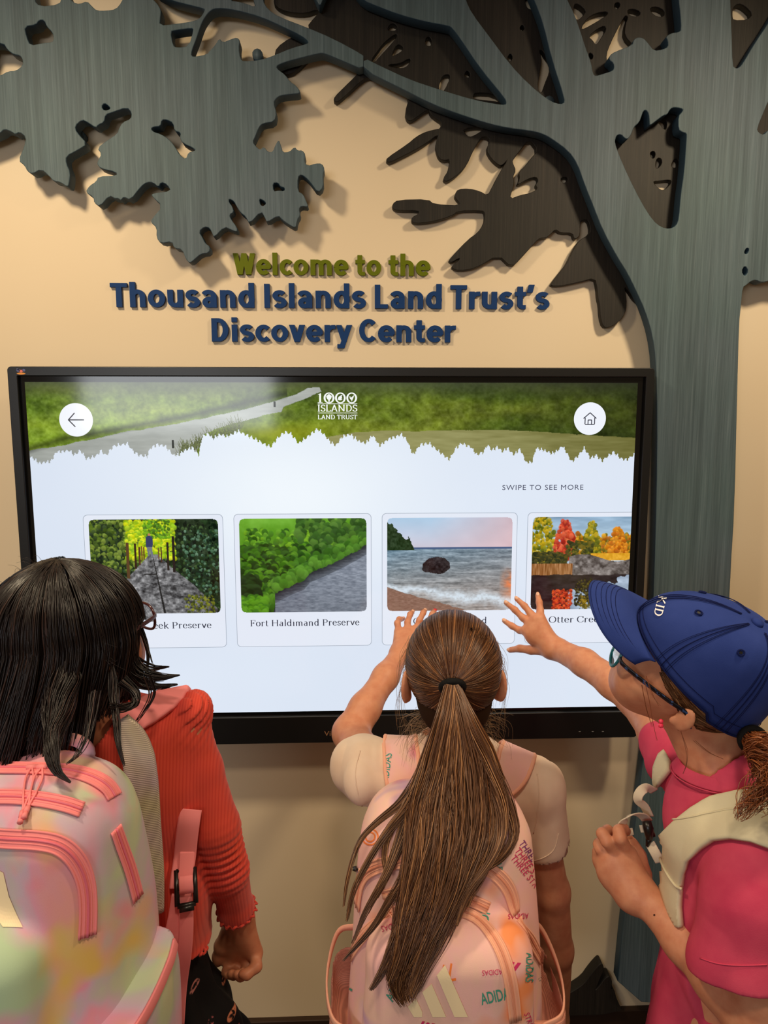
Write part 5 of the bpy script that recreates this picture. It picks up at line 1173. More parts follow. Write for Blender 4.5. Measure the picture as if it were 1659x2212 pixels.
# tail
TL = []; s_ = 0
yb = lambda py: np.interp(py, [1480, 1560, 1640, 1720, 1800, 1900, 2000, 2160], [-.675, -.715, -.735, -.765, -.80, -.845, -.875, -.905])
def tp(pts, dy=0.0): return [at(x, y, yb(y)-dy) for x, y in pts]
main = [([(976, 1484), (985, 1560), (985, 1640), (965, 1760), (940, 1880), (902, 2000), (864, 2110), (880, 2165)], 500, [.012, .026, .040, .045, .038, .030, .022, .010]),
        ([(976, 1484), (990, 1560), (1000, 1640), (1000, 1760), (980, 1880), (945, 1990), (905, 2090), (885, 2150)], 420, [.012, .024, .038, .040, .034, .024, .016, .008]),
        ([(976, 1484), (965, 1560), (945, 1650), (915, 1750), (900, 1850), (880, 1960), (860, 2060), (840, 2120)], 260, [.012, .020, .026, .026, .020, .018, .014, .007]),
        ([(976, 1484), (1000, 1560), (1035, 1640), (1060, 1720), (1060, 1800), (1030, 1880), (980, 1960), (930, 2040)], 240, [.012, .020, .024, .022, .018, .014, .012, .006]),
        ([(976, 1484), (1010, 1570), (1055, 1650), (1095, 1730), (1110, 1800), (1085, 1850), (1035, 1890), (1010, 1960)], 60, [.010, .014, .014, .011, .008, .006, .004, .002]),
        ([(976, 1484), (1005, 1570), (1045, 1650), (1078, 1730), (1082, 1800), (1060, 1860), (1010, 1930), (985, 2000)], 130, [.010, .014, .015, .012, .009, .006, .005, .002]),
        ([(976, 1484), (1005, 1560), (1040, 1630), (1080, 1700), (1110, 1760), (1115, 1800), (1100, 1845)], 60, [.010, .012, .012, .009, .006, .004, .002]),
        ([(976, 1484), (955, 1570), (920, 1660), (870, 1730), (815, 1775), (775, 1820), (750, 1900), (742, 1960)], 55, [.010, .014, .016, .011, .006, .004, .003, .001]),
        ([(976, 1484), (955, 1570), (925, 1660), (880, 1740), (840, 1790), (800, 1850), (765, 1920), (748, 1990)], 60, [.010, .014, .016, .012, .008, .005, .004, .002]),
        ([(976, 1484), (955, 1575), (925, 1670), (890, 1750), (860, 1830), (830, 1900), (790, 1970), (760, 2040)], 75, [.010, .015, .018, .014, .010, .007, .005, .002]),
        ([(976, 1484), (960, 1580), (935, 1680), (905, 1780), (880, 1880), (840, 1950), (800, 2010), (740, 2075)], 75, [.010, .015, .018, .014, .011, .008, .005, .002]),
        ([(976, 1484), (975, 1600), (960, 1720), (925, 1840), (900, 1940), (860, 2020), (830, 2090), (800, 2140)], 150, [.012, .020, .024, .020, .016, .012, .008, .003]),
        ([(976, 1484), (960, 1570), (935, 1650), (890, 1730), (840, 1800), (830, 1850), (835, 1890), (825, 1920)], 60, [.010, .012, .012, .008, .005, .004, .002]),
        ([(976, 1484), (1000, 1600), (1010, 1720), (1005, 1830), (975, 1930), (925, 1990), (880, 2030), (840, 2050)], 150, [.012, .020, .022, .020, .015, .010, .006, .003])]
for i, (pth, n, rad) in enumerate(main):
    TL.append(clump(tp(pth, .004*(i % 3)), n, [q*1.12 for q in rad], 34, 40+i, .24, .55))
P = np.vstack(TL); strands('ponytail', P, .00080, .00035, tints(len(P), (98, 64, 42), 15, (160, 112, 72), .22), m_hair, gA)
# stray hairs at the nape and by the ears
ST = []
for i in range(170):
    sx_ = rnd.choice([-1, 1]); a = Vector((hc[0]+sx_*rnd.uniform(.02, .06), -.585, rnd.uniform(1.15, 1.20)))
    e_ = a+Vector((sx_*rnd.uniform(.01, .05), rnd.uniform(-.03, 0), rnd.uniform(-.06, .02))); m_ = (a+e_)/2+Vector((sx_*rnd.uniform(0, .02), 0, rnd.uniform(-.01, .02)))
    ST.append(spline(np.array([a, m_, e_]), 8))
for i in range(60):
    sx_ = rnd.choice([-1, 1]); a = Vector((hc[0]+sx_*.078, -.57, rnd.uniform(1.25, 1.33))); e_ = a+Vector((sx_*rnd.uniform(.004, .022), 0, rnd.uniform(-.12, -.04))); m_ = (a+e_)/2+Vector((sx_*rnd.uniform(.004, .014), 0, 0))
    ST.append(spline(np.array([a, m_, e_]), 8))
P = resample(ST, 16); strands('stray_hair', P, .00030, .00015, tints(len(P), (150, 120, 86), 12), m_hair, gA)
m_tie, nt, b = newmat('black_elastic', L4(14, 13, 14), 0.8, 0.2); n = tex_noise(nt, 400, 2, objco(nt)); bump(nt, b, n.outputs['Fac'], .8, .001)
mb = MB(); tv = Vector(tie); ax = Vector((0, -.85, -.5)).normalized(); u_ = Vector((1, 0, 0)); w_2 = ax.cross(u_).normalized()
ring = [tv+Vector((0, -.006, -.001))+u_*(.0165*math.cos(a))+w_2*(.0135*math.sin(a)) for a in np.linspace(0, 2*math.pi, 28, endpoint=False)]
mb.tube(ring, .0066, 10, closed=True); mb.build('hair_tie', m_tie, gA)
# ================================================================ BACKPACK OF THE GIRL IN THE MIDDLE
m_packC = tiedye('pink_printed_cloth', [(.30, L4(246, 196, 176)), (.45, L4(244, 190, 186)), (.58, L4(238, 196, 178)), (.72, L4(226, 190, 200))], 8, .7,
    [(L4(226, 92, 130), 9, .62, .74, .7), (L4(246, 150, 96), 10, .64, .76, 1.9), (L4(170, 140, 196), 9, .63, .78, 3.1)])
m_zipC, nt, b = newmat('peach_zip_tape', L4(246, 180, 150), 0.7, 0.3); m_coilC, nt, b = newmat('peach_zip_teeth', L4(226, 150, 120), 0.5, 0.4)
m_meshC = mesh_fab('pink_net', L4(206, 140, 120), L4(216, 150, 126), 900)
c0 = at(962, 2000, -.75)
pkC = empty('backpack', (c0.x, -.74, .60), 'pink printed school backpack with lettering on the back of the ponytailed person', 'backpack', None)
v = Vol((c0.x-.25, -.96, .56), (c0.x+.25, -.58, 1.16), .003)
v.box((c0.x, -.725, .865), (.158, .095, .265), None, .07, .0, 'add', .22, .012)
v.box((c0.x-.008, -.845, .79), (.132, .05, .20), None, .045, .018, 'add', .10, .012)
v.disp(folds(.0045, 8, (1, 1, .6)))
V, F = v.mesh(2); body = npmesh('pack_body', V, F, m_packC, pkC); bvC = bvh_of(body)
for q in (-1, 1):      # side pockets with a bound net edge
    v = Vol((c0.x+q*.15-.07, -.88, .56), (c0.x+q*.15+.07, -.60, .90), .003)
    v.box((c0.x+q*.150, -.735, .69), (.036, .078, .135), None, .03, 0, 'add'); v.box((c0.x+q*.150, -.735, .83), (.029, .066, .08), None, .02, .004, 'sub')
    v.cut((c0.x+q*.16, -.75, .806), (0, -.25, 1.0)); v.disp(folds(.003, 9))
    V, F = v.mesh(); o = npmesh('side_pocket', V, F, m_meshC, pkC)
    rim = [(c0.x+q*.140, -.668, .850), (c0.x+q*.172, -.672, .842), (c0.x+q*.187, -.735, .815), (c0.x+q*.176, -.795, .798), (c0.x+q*.140, -.812, .790)]
    mb = MB(); R_ = spline(np.array(rim), 8); mb.ribbon(R_, R_*[1, 1, 0]-np.array([c0.x+q*.10, -.735, 0]), .0055, .003); mb.build('pocket_binding', m_zipC, o)
zipper([(742, 2200), (748, 2120), (770, 2040), (830, 1982), (900, 1958), (965, 1958), (1030, 1985), (1078, 2045), (1102, 2120), (1112, 2205)], bvC, .0085, m_zipC, m_coilC, pkC)
zipper([(772, 1960), (782, 1900), (812, 1872), (880, 1858), (960, 1855), (1030, 1866), (1072, 1888), (1100, 1925), (1112, 1975)], bvC, .0095, m_zipC, m_coilC, pkC)
zipper([(828, 1936), (870, 1925), (930, 1924), (1000, 1936), (1054, 1962)], bvC, .0080, m_zipC, m_coilC, pkC)
zipper([(1118, 1985), (1145, 2030), (1170, 2080), (1190, 2140), (1200, 2200)], bvC, .0085, m_zipC, m_coilC, pkC)
loop_pull(bvC, 836, 1934, 62, -14, m_zipC, pkC); loop_pull(bvC, 786, 1880, 40, 20, m_zipC, pkC)
o = drape('side_clip', [[(750, 1868), (768, 1862), (776, 1878), (768, 1890), (752, 1886)]], bvC, .002, m_black, pkC, 6, .006)
mg, nt, b = newmat('magenta_ink', L4(206, 50, 106), .6, .3); tl_, nt, b = newmat('teal_ink', L4(70, 160, 140), .6, .3); orr, nt, b = newmat('orange_ink', L4(246, 132, 60), .6, .3); vi, nt, b = newmat('violet_ink', L4(130, 60, 130), .6, .3)
for i in range(3): print_text('THREE STRIPES', 1119-9*i, 1822+16*i, 15, 55-2*i, bvC, vi if i == 0 else mg, pkC, sx=.82)
print_text('ADIDAS', 1040, 2170, 26, -12, bvC, tl_, pkC, bold=.012, sx=.56); print_text('ADIDAS', 1136, 2058, 17, 92, bvC, tl_, pkC, bold=.01, sx=.75)
print_text('ADIDAS', 1084, 2093, 12, 176, bvC, mg, pkC, sx=.75); print_text('ADIDAS', 1140, 1972, 12, 176, bvC, mg, pkC, sx=.75); print_text('ADIDAS', 868, 1990, 13, 165, bvC, mg, pkC, sx=.75)
print_text('ADIDAS', 1068, 1862, 15, 80, bvC, tl_, pkC, bold=.0, sx=.8); print_text('ADI', 1050, 2012, 22, -78, bvC, tl_, pkC, bold=.01, sx=.8); print_text('7', 978, 2080, 40, 170, bvC, orr, pkC, bold=.0, sx=.75); print_text('7', 962, 2083, 40, 170, bvC, orr, pkC, bold=.0, sx=.75)
print_text('ADIDAS', 848, 2165, 22, -60, bvC, tl_, pkC, bold=.0, sx=.8); print_text('STRIPES', 1130, 2190, 13, 70, bvC, mg, pkC, sx=.8); print_text('THREE STRIPES', 1160, 2112, 10, 60, bvC, tl_, pkC, sx=.7)
print_text('ADIDAS', 740, 1990, 11, -62, bvC, mg, pkC, sx=.8)
def stripes3(x, y, s, ang, mat, lift=.001, bv=bvC, parent=pkC, name='emblem'):
    ca, sa = math.cos(math.radians(ang)), math.sin(math.radians(ang)); f = lambda a, b_: (x+s*(a*ca-b_*sa), y+s*(a*sa+b_*ca))
    drape(name, [[f(-.50, .30), f(-.34, .14), (f(-.22, .40)), f(-.22, .50), f(-.38, .50)], [f(-.22, .02), f(-.04, -.14), f(.24, .50), f(-.02, .50)], [f(.06, -.30), f(.22, -.50), f(.66, .50), f(.40, .50)]], bv, lift, mat, parent, 9)
stripes3(936, 2140, 112, 0, m_logo); stripes3(1043, 1831, 30, 0, tl_); stripes3(1108, 2082, 30, 60, mg); stripes3(925, 2212, 26, 60, mg)
drape('print', [[(783, 2005), (790, 2012), (768, 2030), (760, 2026)]], bvC, .001, mg, pkC, 6); drape('print', [[(750, 2130), (762, 2137), (760, 2141), (748, 2134)]], bvC, .001, tl_, pkC, 6)
def ringp(cx, cy, r, w, n=22):
    return [[(cx+(r+a)*math.cos(2*math.pi*(i+b_)/n), cy+(r+a)*math.sin(2*math.pi*(i+b_)/n)) for a, b_ in ((-w, 0), (w, 0), (w, 1), (-w, 1))] for i in range(n)]
for r_q in (17, 10): drape('print', ringp(800, 1808, r_q, 1.4), bvC, .001, orr, pkC, 8); drape('print', ringp(878, 1833, 19, 1.0), bvC, .001, vi, pkC, 8); stripes3(870, 1834, 13, 0, vi); stripes3(886, 1830, 13, 0, vi)
# shoulder straps over the shirt
shirt = [o for o in gA.children if o.name.startswith('t_shirt')][0]; bvS = bvh_of(shirt)
for nm, pts in (('shoulder_strap', [(870, 1745, -.66), (868, 1700, -.63), (866, 1655, -.59), (868, 1618, -.54)]), ('shoulder_strap', [(1075, 1745, -.66), (1085, 1700, -.63), (1100, 1665, -.59), (1112, 1640, -.54)])):
    W3 = [at(*p) for p in pts]; f0 = W3[-1]; W3 += [f0+Vector((0, .05, -.03)), f0+Vector((.0, .075, -.10)), f0+Vector((0, .06, -.22))]
    P, N = near(bvS, W3, 6, .002); mb = MB(); mb.ribbon(P, N, .031, .010); o = mb.build(nm, m_packC, pkC)
    T = np.gradient(P, axis=0); T /= np.linalg.norm(T, axis=1)[:, None]; S_ = np.cross(T, N); mb = MB()
    for q in (-1, 1): mb.tube(P+S_*.030*q+N*.007, .0042, 7)
    mb.build('strap_binding', m_zipC, o)
    if pts[0][0] < 900:
        bvs = bvh_of(o); print_text('ADIDAS', 838, 1690, 17, -82, bvs, m_greyink if False else tl_, o, bold=.005, sx=.75, name='strap_print')
mb = MB(); hl = [Vector((c0.x-.03, -.66, 1.08)), Vector((c0.x-.028, -.67, 1.12)), Vector((c0.x, -.675, 1.135)), Vector((c0.x+.028, -.67, 1.12)), Vector((c0.x+.03, -.66, 1.08))]
P = spline(np.array([tuple(p) for p in hl]), 6); mb.ribbon(P, np.array([0, -1, .2]), .010, .004); mb.build('carry_handle', m_zipC, pkC)
# ================================================================ GIRL ON THE LEFT
m_skin2 = skin_mat('skin_tan', L4(190, 126, 94))
def frame_of(f, up=(0, 0, 1)):
    Y = np.array(f, float); Y /= np.linalg.norm(Y); X = np.cross(Y, up); X /= np.linalg.norm(X); return np.stack([X, Y, np.cross(X, Y)], 1)
hl_ = np.array(at(163, 1379, -.78)); RL = frame_of((.50, .86, .08))
gL = empty('person', (at(230, 1700, -.76).x, -.74, 0.0), 'person with loose black hair, glasses and a rust red ribbed top, at the left', 'person')
v = Vol((-.50, -.92, .62), (-.04, -.55, 1.56), .0028)
WL = head(v, hl_, RL, 1.0)
nkL = Vector(hl_)+Vector((-.005, -.02, -.11)); shc = at(245, 1590, -.76); v.cap(nkL+Vector((0, 0, .04)), shc, .040, .046, .03)
sR = at(398, 1566, -.745); sL = Vector((2*shc.x-sR.x, -.80, sR.z)); v.cap(sR, sL, .036, .036, .03)
tc = Vector((shc.x+.004, -.75, 0)); 
for z, rx, ry in ((1.14, .118, .078), (1.02, .108, .074), (.92, .104, .076), (.80, .106, .078)): v.ell((tc.x, tc.y, z), (rx, ry, .11), None, .03)
b0, q0 = J(425, 1650, -.75, 36); b1, q1 = J(468, 1800, -.76, 37); b2, q2 = J(495, 1890, -.735, 32); b3, q3 = J(515, 1972, -.70, 28)
v.chain([sR, b0, b1, b2, b3], [.036, q0, q1, q2, q3], .015)
Z8 = lambda x, y: (400+x/8.295, 1900+y/8.295)
wrL = J(*Z8(960, 700), -.695); 
def J8(x, y, d): return J(*Z8(x, y), d)
v.cap(b3, wrL, q3, .0215, .01)
kn = [J8(830, 1330, -.675), J8(985, 1370, -.672), J8(1130, 1360, -.678), J8(1255, 1310, -.690)]
for q in kn: v.cap(wrL, q, .019, .0130, .012)
fl_ = [[kn[0], J8(790, 1530, -.680), J8(735, 1660, -.690), J8(760, 1700, -.700)], [kn[1], J8(950, 1590, -.684), J8(870, 1700, -.698), J8(830, 1690, -.706)],
       [kn[2], J8(1110, 1610, -.696), J8(990, 1730, -.708), J8(930, 1700, -.712)], [kn[3], J8(1270, 1560, -.712), J8(1100, 1700, -.722), J8(1020, 1690, -.722)]]
for c_ in fl_: v.chain(c_, [.0100, .0092, .0082, .0070], .004)
v.chain([J8(800, 900, -.690), J8(650, 1180, -.680), J8(590, 1380, -.676), J8(565, 1490, -.676)], [.015, .0115, .0095, .0072], .008)
aL = Vector((sL.x-.03, -.80, sL.z-.20)); v.chain([sL, aL, aL+Vector((.02, .05, -.19))], [.038, .034, .026], .015)
V, F = v.mesh(); npmesh('body', V, F, m_skin2, gL); eyes(gL, WL, RL)
# rust red ribbed top with gathered shoulder and ruffled edges
m_rust, nt, b = newmat('rust_ribbed_knit', L4(196, 68, 50), .85, .15)
wv = nt.nodes.new('ShaderNodeTexWave'); wv.wave_type = 'BANDS'; wv.bands_direction = 'X'; wv.inputs['Scale'].default_value = 76; wv.inputs['Distortion'].default_value = .6; nt.links.new(objco(nt, (1, .6, .06)), wv.inputs['Vector'])
r = ramp(nt, wv.outputs['Fac'], [(.0, L4(180, 56, 42)), (.35, L4(204, 70, 52)), (1, L4(208, 78, 58))]); n = tex_noise(nt, 9, 3, objco(nt)); r2 = ramp(nt, n.outputs['Fac'], [(.3, L4(206, 70, 70)), (.7, L4(196, 62, 36))])
nt.links.new(mix(nt, r.outputs[0], r2.outputs[0], .45), b.inputs['Base Color']); bump(nt, b, wv.outputs['Fac'], .3, .0006); b.inputs['Sheen Weight'].default_value = .15
v = Vol((-.50, -.92, .84), (-.06, -.60, 1.36), .0026)
v.cap(sR-Vector((.01, 0, 0)), sL, .046, .046, .03); v.cap(shc-Vector((0, 0, .03)), shc+Vector((0, 0, .004)), .062, .054, .04)
for z, rx, ry in ((1.16, .132, .090), (1.06, .124, .088), (.98, .126, .094)): v.ell((tc.x, tc.y, z), (rx, ry, .12), None, .04)
v.cap(at(300, 1880, -.75), at(318, 2040, -.75), .092, .104, .03)
c1, k1 = J(412, 1545, -.745, 40); c2, k2 = J(436, 1660, -.75, 46); c3, k3 = J(466, 1790, -.76, 56); c4, k4 = J(490, 1880, -.74, 46); c5, k5 = J(508, 1960, -.705, 41); c6 = c5+(c5-c4)*.4
v.chain([sR, c1, c2, c3, c4, c5, c6], [.040, k1, k2, k3, k4, k5, k5*1.05], .012)
v.ell(at(420, 1530, -.745), (.030, .036, .030), None, .012)
def sleeve(P):     # fine gathers under the elbow and at the shoulder cap
    d = np.linalg.norm(P-np.array(c3)[None], axis=1); a = np.exp(-(np.linalg.norm(P-np.array(at(505, 1850, -.76))[None], axis=1)/.042)**2)
    ax = np.array((c4-c2).normalized()); t = P@ax; a2 = np.exp(-(np.linalg.norm(P-np.array(at(425, 1530, -.76))[None], axis=1)/.040)**2)
    t2 = P@np.array([.75, 0, .66]); return .0046*a*np.sin(t*480+3*noise3(P, 18))+.0030*a2*np.sin(P@np.array([.3, .6, -.75])*620)
v.disp(sleeve); v.disp(folds(.0050, 10, (1, 1, .7), 5.0)); 
v.cap(c6, b3, k5-.0058, k5-.0058, 0, 'sub'); v.boxd(at(512, 1972, -.70)+Vector((0, 0, -.002)), (c5-c4).normalized(), .08, .06)
v.cap(at(300, 2000, -.75)+Vector((0, 0, -.06)), at(320, 1980, -.75), .090, .078, 0, 'sub')
hz = at(420, 2072, -.80); v.cut(hz, Vector((-.45, 0, -1)))
v.cap(shc+Vector((0, 0, .02)), nkL, .046, .052, 0, 'sub')
V, F = v.mesh(1); top = npmesh('ribbed_top', V, F, m_rust, gL); bvT = bvh_of(top)
mb = MB(); axs = (c5-c4).normalized(); u1 = axs.cross(Vector((0, 1, 0))).normalized(); u2 = axs.cross(u1); cc = at(511, 1964, -.703); R_ = []
for i in range(180):
    a = 2*math.pi*i/180; rr = k5*.99; R_.append(cc+u1*(rr+.0022*math.sin(17*a))*math.cos(a)+u2*(rr+.0022*math.sin(17*a))*math.sin(a)+axs*(.0035*math.sin(19*a+1)))
mb.tube(R_, .0019, 6, closed=True); mb.build('ruffled_cuff', m_rust, gL)
P, N = lay(bvT, [(352, 2118), (372, 2110), (400, 2090), (430, 2062), (452, 2038), (458, 2020)], 24, .0005)
if len(P) > 8:
    u_ = np.arange(len(P)); mb = MB(); mb.tube(P+N*(.002+.002*np.sin(u_*1.1))[:, None]+np.array([0, 0, 1.0])*(.003*np.sin(u_*.9))[:, None], .0020, 6); mb.build('ruffled_hem', m_rust, gL)
# black floral skirt
m_skirt, nt, b = newmat('black_floral_cloth', L4(12, 11, 13), .8, .2)
vo = nt.nodes.new('ShaderNodeTexVoronoi'); vo.inputs['Scale'].default_value = 46; vo.inputs['Randomness'].default_value = 1.0; nt.links.new(objco(nt, (1, .35, 1)), vo.inputs['Vector'])
r = ramp(nt, vo.outputs['Distance'], [(.0, (0, 0, 0, 1)), (.12, (0, 0, 0, 1)), (.17, (1, 1, 1, 1)), (.27, (1, 1, 1, 1)), (.32, (0, 0, 0, 1))])
wn = nt.nodes.new('ShaderNodeSeparateColor'); nt.links.new(vo.outputs['Color'], wn.inputs[0]); pick = ramp(nt, wn.outputs[0], [(.50, (0, 0, 0, 1)), (.52, (1, 1, 1, 1))]); hue = ramp(nt, wn.outputs[1], [(.2, L4(190, 150, 130)), (.5, L4(150, 60, 80)), (.8, L4(190, 120, 90))])
n = tex_noise(nt, 90, 2, objco(nt)); brk = ramp(nt, n.outputs['Fac'], [(.42, (0, 0, 0, 1)), (.5, (1, 1, 1, 1))])
f_ = mix(nt, r.outputs[0], pick.outputs[0], 1.0, 'MULTIPLY'); f_ = mix(nt, f_, brk.outputs[0], 1.0, 'MULTIPLY'); nt.links.new(mix(nt, L4(12, 11, 13), hue.outputs[0], f_), b.inputs['Base Color'])
v = Vol((-.58, -1.0, .44), (.02, -.50, .99), .004)
v.ell((tc.x, tc.y, .92), (.100, .076, .05), None, .02)
for i in range(5):
    z0 = .90-.1*i; v.ell((tc.x+.014*i, tc.y, z0-.05), (.118+.030*i, .090+.022*i, .085), None, .05)
v.disp(lambda P: .010*np.sin(np.arctan2(P[:, 1]-tc.y, P[:, 0]-tc.x)*13+P[:, 2]*6)*np.clip((.97-P[:, 2])*3, 0, 1)); v.cut((0, 0, .955), (0, 0, 1)); v.cut((0, 0, .47), (0, 0, -1))
V, F = v.mesh(1); npmesh('skirt', V, F, m_skirt, gL)
legs(gL, (tc.x-.06, tc.y, .66), (tc.x+.06, tc.y, .66), (tc.x-.08, tc.y-.02, 0), (tc.x+.09, tc.y+.03, 0), m_skin2, m_shoe, 'lower_legs')
# glasses
m_gfr, nt, b = newmat('burgundy_plastic', L4(66, 28, 34), .25, .6)
m_lens, nt, b = newmat('lens_glass', (1, 1, 1, 1), .02, .5, Transmission_Weight=1.0, IOR=1.05)
def glasses(parent, W, R, mf, s=1.0, hw=.024, hh=.018, zc=.006, yf=.100, mt=None):
    g = empty('glasses', W((0, yf, zc))); g.parent = parent; g.matrix_parent_inverse = wmat(parent).inverted()
    for q in (-1, 1):
        ring = []; lens = []
        for i in range(28):
            a = 2*math.pi*i/28; ca, sa = math.cos(a), math.sin(a); x = q*.034+hw*math.copysign(abs(ca)**.75, ca); z = zc+hh*math.copysign(abs(sa)**.8, sa); y = yf-abs(x)*abs(x)*2.4
            ring.append(W((x, y, z))); lens.append(W((q*.034+(x-q*.034)*.95, y, zc+(z-zc)*.95)))
        mb = MB(); mb.tube(ring, .0021*s, 8, closed=True); mb.build('rim', mf, g)
        mesh('lens', lens, [tuple(range(28))], m_lens, g)
        x1 = q*(.034+hw); y1 = yf-(.034+hw)**2*2.4
        P = spline(np.array([W((x1, y1, zc+.008)), W((q*.070, y1-.012, zc+.008)), W((q*.0795, .02, zc+.004)), W((q*.0815, -.012, zc+.002)), W((q*.080, -.028, zc-.018))]), 6)
        mb = MB(); mb.ribbon(P, np.repeat((R@np.array([q, 0, 0]))[None], len(P), 0), .0030*s, .0020*s); mb.build('temple_arm', mt or mf, g)
    mb = MB(); mb.tube(spline(np.array([W((-.011, yf-.001, zc+.004)), W((0, yf+.003, zc+.007)), W((.011, yf-.001, zc+.004))]), 5), .0020*s, 8); mb.build('bridge', mf, g)
    return g
for o_ in (glasses(gL, WL, RL, m_gfr, 1.0, .026, .020),): pass
# --- loose dark hair
rnd = np.random.RandomState(31); SC = hl_+RL@np.array([0, -.012, .022]); HR = np.array([.088, .104, .094])
v = Vol(SC-.22, SC+np.array([.2, .2, .2]), .0035); v.ell(SC, HR-.007, RL, 0)
dn = np.array([0, 0, -1.0]); bk = RL@np.array([0, -1, 0.0])
v.cap(SC+bk*.020, SC+bk*.050+dn*.090, .076, .072, .004); v.cap(SC+RL@np.array([.022, -.02, 0]), SC+RL@np.array([.030, -.045, 0])+dn*.08, .058, .050, .004); v.cap(SC+RL@np.array([-.028, -.02, 0]), SC+RL@np.array([-.035, -.05, 0])+dn*.10, .058, .056, .004)
v.cap(SC+RL@np.array([0, .095, -.045]), SC+RL@np.array([0, .12, -.14]), .070, .074, .01, 'sub'); v.cut(SC+dn*.125, (0, 0, -1))
V, F = v.mesh(2); npmesh('under_hair', V, F, m_hair_under, gL, True, np.tile(lin((22, 14, 14)), (len(V), 1)))
N_ = 6500; NC = 110; caz = rnd.uniform(-math.pi, math.pi, NC); M = 30; PL = []
cl_r = rnd.uniform(-.006, .008, NC); cl_l = rnd.uniform(-.035, .02, NC); cl_x = rnd.uniform(-.012, .012, NC)
for i in range(N_):
    k = rnd.randint(NC); az = caz[k]+rnd.randn()*.045      # azimuth from the face (0) round to the back (pi)
    az = (az+math.pi) % (2*math.pi)-math.pi
    if abs(az) < .80: continue
    pol0 = rnd.uniform(.02, 1.15) if rnd.rand() < .7 else rnd.uniform(.02, .4); pts = []
    out = cl_r[k]+rnd.rand()*.006
    for pol in np.linspace(pol0, math.pi*.5, 9):
        pts.append(SC+RL@np.array([(HR[0]+out*.6)*math.sin(pol)*math.sin(az), (HR[1]+out*.6)*math.sin(pol)*math.cos(az), (HR[2]+rnd.rand()*.0005+.002)*math.cos(pol)]))
    base = np.array([(HR[0]+out)*math.sin(az), (HR[1]+out)*math.cos(az)])
    if abs(az) < 1.3: base = base+np.array([0, -.018])*(1.3-abs(az))*2
    Ln = .128+cl_l[k]*.7+rnd.uniform(-.02, .01)+.012*(az < 0)
    if az > .8 and az < 1.7: Ln *= .85
    for t in np.linspace(.12, 1, 12):
        w = base*(1-.16*t*t)+np.array([cl_x[k]*t*t, 0]); pts.append(SC+RL@np.array([w[0], w[1], 0])+dn*(Ln*t)+bk*.052*t**1.3*max(0, -math.cos(az)*.8+.35))
    PL.append(pts)
P = resample(PL, M); P += .0012*np.sin(np.linspace(0, 1, M)[None, :, None]*rnd.uniform(4, 14, (len(P), 1, 1))+rnd.rand(len(P), 1, 3)*6)
strands('hair', P, .0010, .0007, tints(len(P), (22, 14, 14), 5, (52, 34, 28), .10, rnd), m_hair, gL)
EX = []
def lk(pts, n, rad, sd, M_=24): EX.append(resample(list(clump([at(*p) for p in pts], n, rad, 24, sd, .25, .8)), 24))
lk([(262, 1340, -.80), (278, 1420, -.80), (300, 1450, -.80), (345, 1462, -.80), (388, 1458, -.80)], 70, [.012, .016, .012, .007, .001], 1)
lk([(262, 1360, -.80), (275, 1430, -.80), (300, 1470, -.80), (340, 1482, -.80), (384, 1478, -.80)], 90, [.012, .018, .012, .006, .001], 2)
lk([(262, 1350, -.80), (276, 1415, -.79), (300, 1432, -.78), (330, 1442, -.77), (366, 1440, -.77)], 40, [.010, .014, .010, .005, .001], 8)
lk([(235, 1250, -.77), (272, 1300, -.755), (300, 1350, -.75), (318, 1400, -.75), (318, 1440, -.76), (308, 1470, -.78)], 60, [.002, .005, .004, .003, .002, .001], 3)
lk([(240, 1265, -.77), (280, 1320, -.755), (306, 1365, -.75), (322, 1410, -.76), (330, 1436, -.77)], 14, [.002, .003, .003, .002, .001], 4)
lk([(140, 1400, -.865), (132, 1480, -.885), (121, 1560, -.93), (112, 1620, -.97), (122, 1665, -.985), (152, 1690, -.99)], 260, [.010, .026, .022, .013, .008, .001], 5)
lk([(122, 1420, -.865), (116, 1500, -.89), (107, 1570, -.94), (100, 1610, -.96), (92, 1634, -.975)], 70, [.008, .018, .012, .006, .001], 6)
lk([(240, 1440, -.84), (246, 1500, -.865), (252, 1560, -.90), (256, 1610, -.92), (268, 1655, -.93)], 40, [.004, .009, .006, .004, .001], 7)
lk([(205, 1500, -.90), (190, 1580, -.95), (165, 1630, -.975), (140, 1652, -.985)], 12, [.010, .008, .005, .001], 9)
lk([(262, 1470, -.86), (290, 1495, -.86), (290, 1520, -.87), (262, 1530, -.88), (236, 1522, -.89)], 50, [.010, .007, .006, .006, .004], 10)
lk([(320, 1460, -.84), (330, 1500, -.84), (305, 1545, -.85), (285, 1570, -.86)], 10, [.006, .006, .003, .001], 11)
P = np.vstack(EX); strands('loose_locks', P, .0009, .0004, tints(len(P), (28, 19, 19), 6, (60, 40, 34), .12, rnd), m_hair, gL)
ST = []
for i in range(90):
    a = rnd.uniform(-1.2, 2.6); r0_ = SC+RL@np.array([HR[0]*math.sin(a)*.8, -.02, HR[2]*math.cos(a)*.95]); d_ = r0_-SC; d_ /= np.linalg.norm(d_)
    e_ = r0_+d_*rnd.uniform(.004, .018)+np.array([rnd.uniform(-.03, .04), 0, rnd.uniform(-.03, .01)]); ST.append(spline(np.array([r0_, (r0_+e_)/2+d_*rnd.uniform(.004, .012), e_]), 8))
P = resample(ST, 14); strands('stray_hair', P, .00030, .00014, tints(len(P), (40, 28, 26), 6), m_hair, gL)
